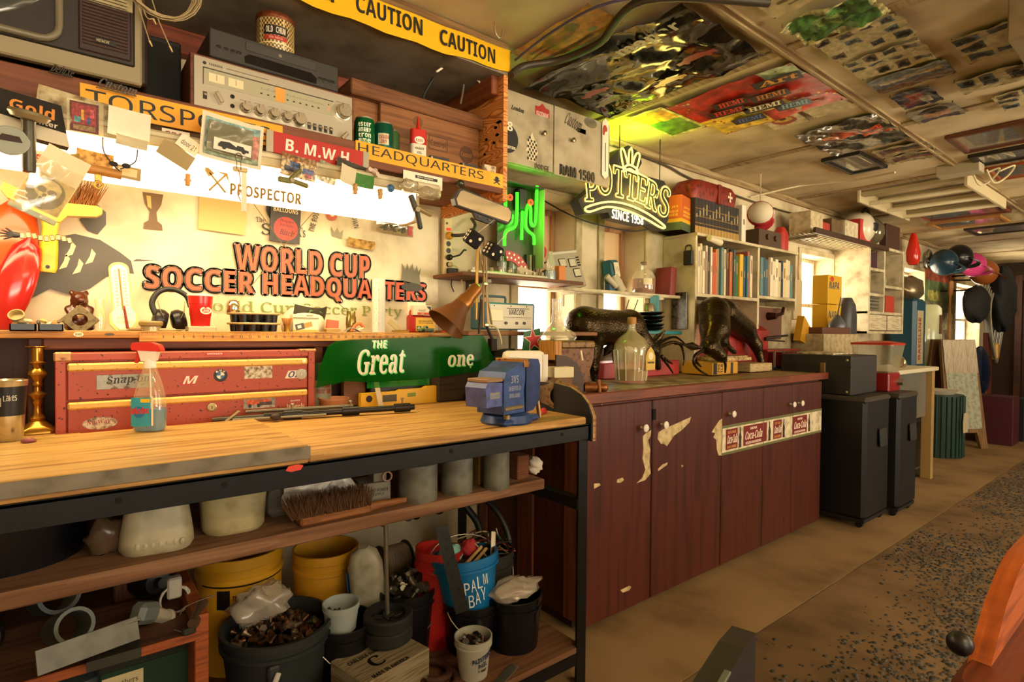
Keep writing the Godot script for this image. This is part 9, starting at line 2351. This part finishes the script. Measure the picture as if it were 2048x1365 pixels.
	func tube(p: Array,r,seg := 8,closed := false):
		var m = p.size()
		var nx = Vector3.ZERO
		var i0 = v.size()
		var cnt = m + 1 if closed else m
		for q in cnt:
			var i = q % m
			var tg: Vector3
			if closed:
				tg = p[(i + 1) % m] - p[(i - 1 + m) % m]
			else:
				tg = p[mini(i + 1,m - 1)] - p[maxi(i - 1,0)]
			tg = tg.normalized()
			if nx == Vector3.ZERO:
				nx = tg.cross(Vector3(.3,.95,.1) if absf(tg.y) < .9 else Vector3(1,0,.1)).normalized()
			nx = (nx - tg * nx.dot(tg)).normalized()
			var ny = tg.cross(nx)
			var rr = r[i] if r is Array else r
			for k in seg + 1:
				var a = TAU * k / seg
				var dn = nx * cos(a) + ny * sin(a)
				add(p[i] + dn * rr,dn,Vector2(float(k) / seg,float(q) / (cnt - 1)))
		for q in cnt - 1:
			for k in seg:
				var a = i0 + q * (seg + 1) + k
				face(a,a + 1,a + seg + 2)
				face(a,a + seg + 2,a + seg + 1)
		if not closed:
			for e in [0,m - 1]:
				var pts = []
				for k in seg:
					pts.append(v[i0 + e * (seg + 1) + k])
				var kt = t
				t = Transform3D.IDENTITY
				fan(pts,kt.basis * (p[0] - p[1] if e == 0 else p[m - 1] - p[m - 2]))
				t = kt
		return self

	# a polygon in x and y pulled along z, from z = 0 to z = dz
	func ext(poly,dz: float,z0 := .0):
		var pp = PackedVector2Array(poly)
		if Geometry2D.is_polygon_clockwise(pp):
			pp.reverse()
		var tr = Geometry2D.triangulate_polygon(pp)
		var lo = pp[0]
		var hi = pp[0]
		for q in pp:
			lo = lo.min(q)
			hi = hi.max(q)
		var sz = (hi - lo).max(Vector2(1e-5,1e-5))
		for side in 2:
			var z = z0 + (dz if side == 0 else .0)
			var i0 = v.size()
			for q in pp:
				add(Vector3(q.x,q.y,z),Vector3(0,0,1 if side == 0 else -1),Vector2((q.x - lo.x) / sz.x,1.0 - (q.y - lo.y) / sz.y))
			for k in range(0,tr.size(),3):
				var a = pp[tr[k]]
				var b = pp[tr[k + 1]]
				var c = pp[tr[k + 2]]
				var ccw = (b - a).cross(c - a) > 0
				if ccw == (side == 0):
					face(i0 + tr[k],i0 + tr[k + 1],i0 + tr[k + 2])
				else:
					face(i0 + tr[k],i0 + tr[k + 2],i0 + tr[k + 1])
		for k in pp.size():
			var a = pp[k]
			var b = pp[(k + 1) % pp.size()]
			quad(Vector3(a.x,a.y,z0),Vector3(b.x,b.y,z0),Vector3(b.x,b.y,z0 + dz),Vector3(a.x,a.y,z0 + dz))
		return self

	func ball(c: Vector3,r: Vector3,seg := 14,rings := 8,bump := .0,sd := 0):
		var fn: FastNoiseLite
		if bump > .0:
			fn = FastNoiseLite.new()
			fn.seed = sd
			fn.frequency = 1.6
		var P = []
		for j in rings + 1:
			var row = []
			var th = PI * j / rings
			for k in seg + 1:
				var a = TAU * (k % seg) / seg
				var dn = Vector3(sin(th) * cos(a),-cos(th),sin(th) * sin(a))
				var m = 1.0
				if bump > .0:
					m = 1.0 + bump * fn.get_noise_3dv(dn)
				row.append(c + dn * r * m)
			P.append(row)
		grid(P,true)
		return self

	# rows of points, smooth; wrap joins the last column to the first
	func grid(P: Array,wrap := false):
		var R = P.size()
		var C = P[0].size()
		var i0 = v.size()
		for j in R:
			for k in C:
				var k0 = (k - 1 if k > 0 else (C - 2 if wrap else 0))
				var k1 = (k + 1 if k < C - 1 else (1 if wrap else C - 1))
				var dx: Vector3 = P[j][k1] - P[j][k0]
				var dy: Vector3 = P[mini(j + 1,R - 1)][k] - P[maxi(j - 1,0)][k]
				var nn = dy.cross(dx)
				if nn.length_squared() < 1e-18:
					nn = (P[j][k] - P[R / 2][0] * .5 - P[R / 2][C / 2] * .5)
				add(P[j][k],nn.normalized(),Vector2(float(k) / (C - 1),1.0 - float(j) / (R - 1)))
		for j in R - 1:
			for k in C - 1:
				var a = i0 + j * C + k
				face(a,a + C + 1,a + 1)
				face(a,a + C,a + C + 1)
		return self

	# a thin sheet of paper or cloth in x and y, bent; th is its thickness
	func sheet(w: float,h: float,curl := Vector2.ZERO,wave := .0,sd := 0,nx := 8,ny := 8,th := .0008):
		var fn = FastNoiseLite.new()
		fn.seed = sd
		fn.frequency = .9
		for s in 2:
			var P = []
			for j in ny + 1:
				var row = []
				for k in nx + 1:
					var a = (float(k) / nx - .5) * 2.0
					if s == 1:
						a = -a
					var b = (float(j) / ny - .5) * 2.0
					var z = curl.x * a * a + curl.y * b * b + wave * fn.get_noise_2d(a * 1.3,b * 1.3)
					row.append(Vector3(a * w * .5,b * h * .5,z + (th * .5 if s == 0 else -th * .5)))
				P.append(row)
			var i0 = n.size()
			grid(P)
			for i in range(i0,n.size()):
				n[i] = -n[i]
			var k0 = ix.size() - nx * ny * 6
			for i in range(k0,ix.size(),3):
				var q = ix[i + 1]
				ix[i + 1] = ix[i + 2]
				ix[i + 2] = q
		return self

	# rings of equal size skinned, with closed ends
	func loft(rings: Array,c0 := true,c1 := true):
		var P = []
		for r in rings:
			var row = r.duplicate()
			row.append(r[0])
			P.append(row)
		grid(P,true)
		if c0:
			fan(rings[0],rings[0][0] - rings[1][0])
		if c1:
			var m = rings.size()
			fan(rings[m - 1],rings[m - 1][0] - rings[m - 2][0])
		return self

	func mesh() -> ArrayMesh:
		var a = []
		a.resize(Mesh.ARRAY_MAX)
		a[Mesh.ARRAY_VERTEX] = v
		a[Mesh.ARRAY_NORMAL] = n
		a[Mesh.ARRAY_TEX_UV] = u
		a[Mesh.ARRAY_INDEX] = ix
		var m = ArrayMesh.new()
		m.add_surface_from_arrays(Mesh.PRIMITIVE_TRIANGLES,a)
		return m

func V(x: float,y: float,z: float) -> Vector3:
	return Vector3(x,y,z)

func Q(x: float,y: float) -> Vector2:
	return Vector2(x,y)

func mb() -> MB:
	return MB.new()

# the points of a rounded rectangle lying at height y
func rr(w: float,d: float,r: float,y: float,k := 4,o := Vector3.ZERO) -> Array:
	var out = []
	for c in 4:
		var sx = [1,-1,-1,1][c]
		var sz = [1,1,-1,-1][c]
		for i in k + 1:
			var a = PI * .5 * (c + float(i) / k)
			out.append(o + Vector3(sx * (w * .5 - r) + cos(a) * r,y,sz * (d * .5 - r) + sin(a) * r))
	out.reverse()
	return out

func circle(r: float,k := 20,c := Vector2.ZERO,ry := -1.0) -> Array:
	var out = []
	for i in k:
		out.append(c + Vector2(cos(TAU * i / k) * r,sin(TAU * i / k) * (r if ry < 0 else ry)))
	return out

func spline(p: Array,k := 6,closed := false) -> Array:
	var out = []
	var m = p.size()
	for i in (m if closed else m - 1):
		var a = p[(i - 1 + m) % m] if closed else p[maxi(i - 1,0)]
		var b = p[i]
		var c = p[(i + 1) % m]
		var d = p[(i + 2) % m] if closed else p[mini(i + 2,m - 1)]
		for j in k:
			out.append(b.cubic_interpolate(c,a,d,float(j) / k))
	if not closed:
		out.append(p[m - 1])
	return out

# ---- nodes
var used := {}
func numbered(nm: String) -> String:
	if not used.has(nm):
		used[nm] = 0
		return nm
	used[nm] += 1
	return "%s_%03d" % [nm,used[nm]]

func meta(o,label,cat,group := ""):
	o.set_meta("label",label)
	o.set_meta("category",cat)
	if group != "":
		o.set_meta("group",group)
	return o

func thing(nm: String,label: String,cat: String,p := Vector3.ZERO,ry := .0,group := "") -> Node3D:
	var o = Node3D.new()
	o.name = numbered(nm)
	add_child(o)
	o.position = p
	o.rotation_degrees.y = ry
	return meta(o,label,cat,group)

func inst(m,ma) -> MeshInstance3D:
	var o = MeshInstance3D.new()
	o.mesh = m.mesh() if m is MB else m
	o.material_override = ma
	o.cast_shadow = GeometryInstance3D.SHADOW_CASTING_SETTING_ON
	return o

func part(parent,nm: String,m,ma) -> MeshInstance3D:
	var o = inst(m,ma)
	var k = 0
	var full = nm
	while parent.has_node(NodePath(full)):
		k += 1
		full = "%s_%03d" % [nm,k]
	o.name = full
	parent.add_child(o)
	return o

func solo(nm: String,label: String,cat: String,m,ma,p := Vector3.ZERO,rot := Vector3.ZERO,group := "") -> MeshInstance3D:
	var o = inst(m,ma)
	o.name = numbered(nm)
	add_child(o)
	o.position = p
	o.rotation_degrees = rot
	meta(o,label,cat,group)
	return o

func struct(nm: String,m,ma) -> MeshInstance3D:
	var o = inst(m,ma)
	o.name = numbered(nm)
	add_child(o)
	o.set_meta("kind","structure")
	return o

func copy(o,label: String,p: Vector3,rot := Vector3.ZERO) -> Node3D:
	var base: String = o.name
	var r = o.duplicate()
	r.name = numbered(base)
	add_child(r)
	r.position = p
	r.rotation_degrees = rot
	if label != "":
		r.set_meta("label",label)
	return r

# ---- lettering: real letters, h tall and w wide, standing on p and facing +z before rot
var fonts := {}
func font(kind: String) -> Font:
	if not fonts.has(kind):
		var f = SystemFont.new()
		f.font_names = PackedStringArray(["Droid Serif" if kind.begins_with("serif") else ("Droid Sans Mono" if kind == "mono" else "Droid Sans")])
		f.font_weight = 700 if kind.ends_with("bold") else 400
		f.font_italic = kind.contains("italic")
		fonts[kind] = f
	return fonts[kind]

func text_mesh(s: String,kind: String,dz: float) -> TextMesh:
	var m = TextMesh.new()
	m.text = s
	m.font = font(kind)
	m.font_size = 48
	m.pixel_size = .01
	m.depth = dz
	m.curve_step = 3.0
	return m

func letters(parent,s: String,p: Vector3,w: float,h: float,ma,kind := "bold",rot := Vector3.ZERO,slant := .0,dz := .0012,nm := "lettering") -> MeshInstance3D:
	var m = text_mesh(s,kind,.01)
	var b = m.get_aabb()
	var o = part(parent,nm,m,ma)
	var sx = w / maxf(b.size.x,.001)
	var sy = h / maxf(b.size.y,.001)
	var bs = Basis.from_euler(rot * PI / 180.0) * Basis(Vector3(sx,0,0),Vector3(slant * sy,sy,0),Vector3(0,0,dz / .01))
	var anchor = Vector3(b.position.x + b.size.x * .5,b.position.y,0)
	o.transform = Transform3D(bs,p - bs * anchor)
	return o

# ---- materials
var mats := {}
func mt(hex: String,rough := .7,metal := .0,tex := "",sc := 1.0,world := false) -> StandardMaterial3D:
	var key = "%s|%s|%s|%s|%s|%s" % [hex,rough,metal,tex,sc,world]
	if mats.has(key):
		return mats[key]
	var m = StandardMaterial3D.new()
	m.albedo_color = Color(hex)
	m.roughness = rough
	m.metallic = metal
	if tex != "":
		m.albedo_texture = T[tex]
		m.uv1_triplanar = true
		m.uv1_world_triplanar = world
		m.uv1_scale = Vector3(sc,sc,sc)
	mats[key] = m
	return m

func glass(hex := "ffffff",alpha := .12,rough := .03) -> StandardMaterial3D:
	var key = "glass%s%s%s" % [hex,alpha,rough]
	if mats.has(key):
		return mats[key]
	var m = StandardMaterial3D.new()
	m.albedo_color = Color(Color(hex),alpha)
	m.transparency = BaseMaterial3D.TRANSPARENCY_ALPHA
	m.roughness = rough
	m.metallic_specular = .6
	mats[key] = m
	return m

func glow(hex: String,e: float) -> StandardMaterial3D:
	var m = StandardMaterial3D.new()
	m.albedo_color = Color(hex)
	m.emission_enabled = true
	m.emission = Color(hex)
	m.emission_energy_multiplier = e
	m.roughness = .4
	return m

func print_mat(im: Image,rough := .55,spec := .5) -> StandardMaterial3D:
	var m = StandardMaterial3D.new()
	m.albedo_texture = ImageTexture.create_from_image(im)
	m.roughness = rough
	m.metallic_specular = spec
	return m

# ---- textures
var T := {}
func ramp_tex(src: Image,cols: Array,stops: Array) -> ImageTexture:
	src.convert(Image.FORMAT_L8)
	var g = Gradient.new()
	g.offsets = PackedFloat32Array(stops)
	var cc = PackedColorArray()
	for c in cols:
		cc.append(Color(c))
	g.colors = cc
	var lut = []
	for i in 256:
		lut.append(g.sample(i / 255.0))
	var d = src.get_data()
	var out = PackedByteArray()
	out.resize(d.size() * 3)
	for i in d.size():
		var c: Color = lut[d[i]]
		out[i * 3] = int(c.r * 255.0)
		out[i * 3 + 1] = int(c.g * 255.0)
		out[i * 3 + 2] = int(c.b * 255.0)
	return ImageTexture.create_from_image(Image.create_from_data(src.get_width(),src.get_height(),false,Image.FORMAT_RGB8,out))

func noise_image(w: int,h: int,f: float,sd: int,oct := 4,kind := FastNoiseLite.TYPE_SIMPLEX_SMOOTH) -> Image:
	var fn = FastNoiseLite.new()
	fn.noise_type = kind
	fn.frequency = f
	fn.seed = sd
	fn.fractal_octaves = oct
	return fn.get_seamless_image(w,h)

func make_textures():
	T.grime = ramp_tex(noise_image(256,256,.012,3,5),["b8b2a4","e2ded4","f4f1ea","ffffff"],[.05,.38,.6,1.0])
	T.speck = ramp_tex(noise_image(384,384,.05,9,4),["2a2018","4a3a2c","ffffff","ffffff"],[.0,.14,.19,1.0])
	T.rust = ramp_tex(noise_image(256,256,.025,5,5),["8a6648","b89c80","ece8e0","ffffff"],[.1,.26,.38,1.0])
	var w = noise_image(24,512,.04,7,4)
	w.resize(512,512,Image.INTERPOLATE_CUBIC)
	T.wood = ramp_tex(w,["b09c86","dccfbc","ffffff","e6d9c6"],[.1,.38,.62,.9])
	var w2 = noise_image(512,20,.04,8,4)
	w2.resize(512,512,Image.INTERPOLATE_CUBIC)
	T.wood_up = ramp_tex(w2,["b4a292","dccdbd","ffffff","e8dccc"],[.1,.38,.62,.9])
	var pw = noise_image(96,384,.011,31,3)
	pw.resize(512,512,Image.INTERPOLATE_CUBIC)
	var pd = pw.duplicate()
	pd.convert(Image.FORMAT_L8)
	var by = pd.get_data()
	for i in by.size():
		by[i] = int(127.0 + 120.0 * sin(by[i] * .42))
	T.ply = ramp_tex(Image.create_from_data(512,512,false,Image.FORMAT_L8,by),["a88a68","e6d0b0","ffffff"],[.0,.4,1.0])
	var bi = noise_image(256,256,.07,44,3)
	bi.convert(Image.FORMAT_RGBA8)
	bi.bump_map_to_normal_map(6.0)
	T.bump = ImageTexture.create_from_image(bi)
	T.fabric = ramp_tex(noise_image(128,128,.2,12,2),["b0b0b0","ffffff"],[.2,.7])
	T.stain = ramp_tex(noise_image(512,512,.008,21,6),["6e6052","b0a28e","e4dccd","ffffff"],[.1,.34,.5,.75])
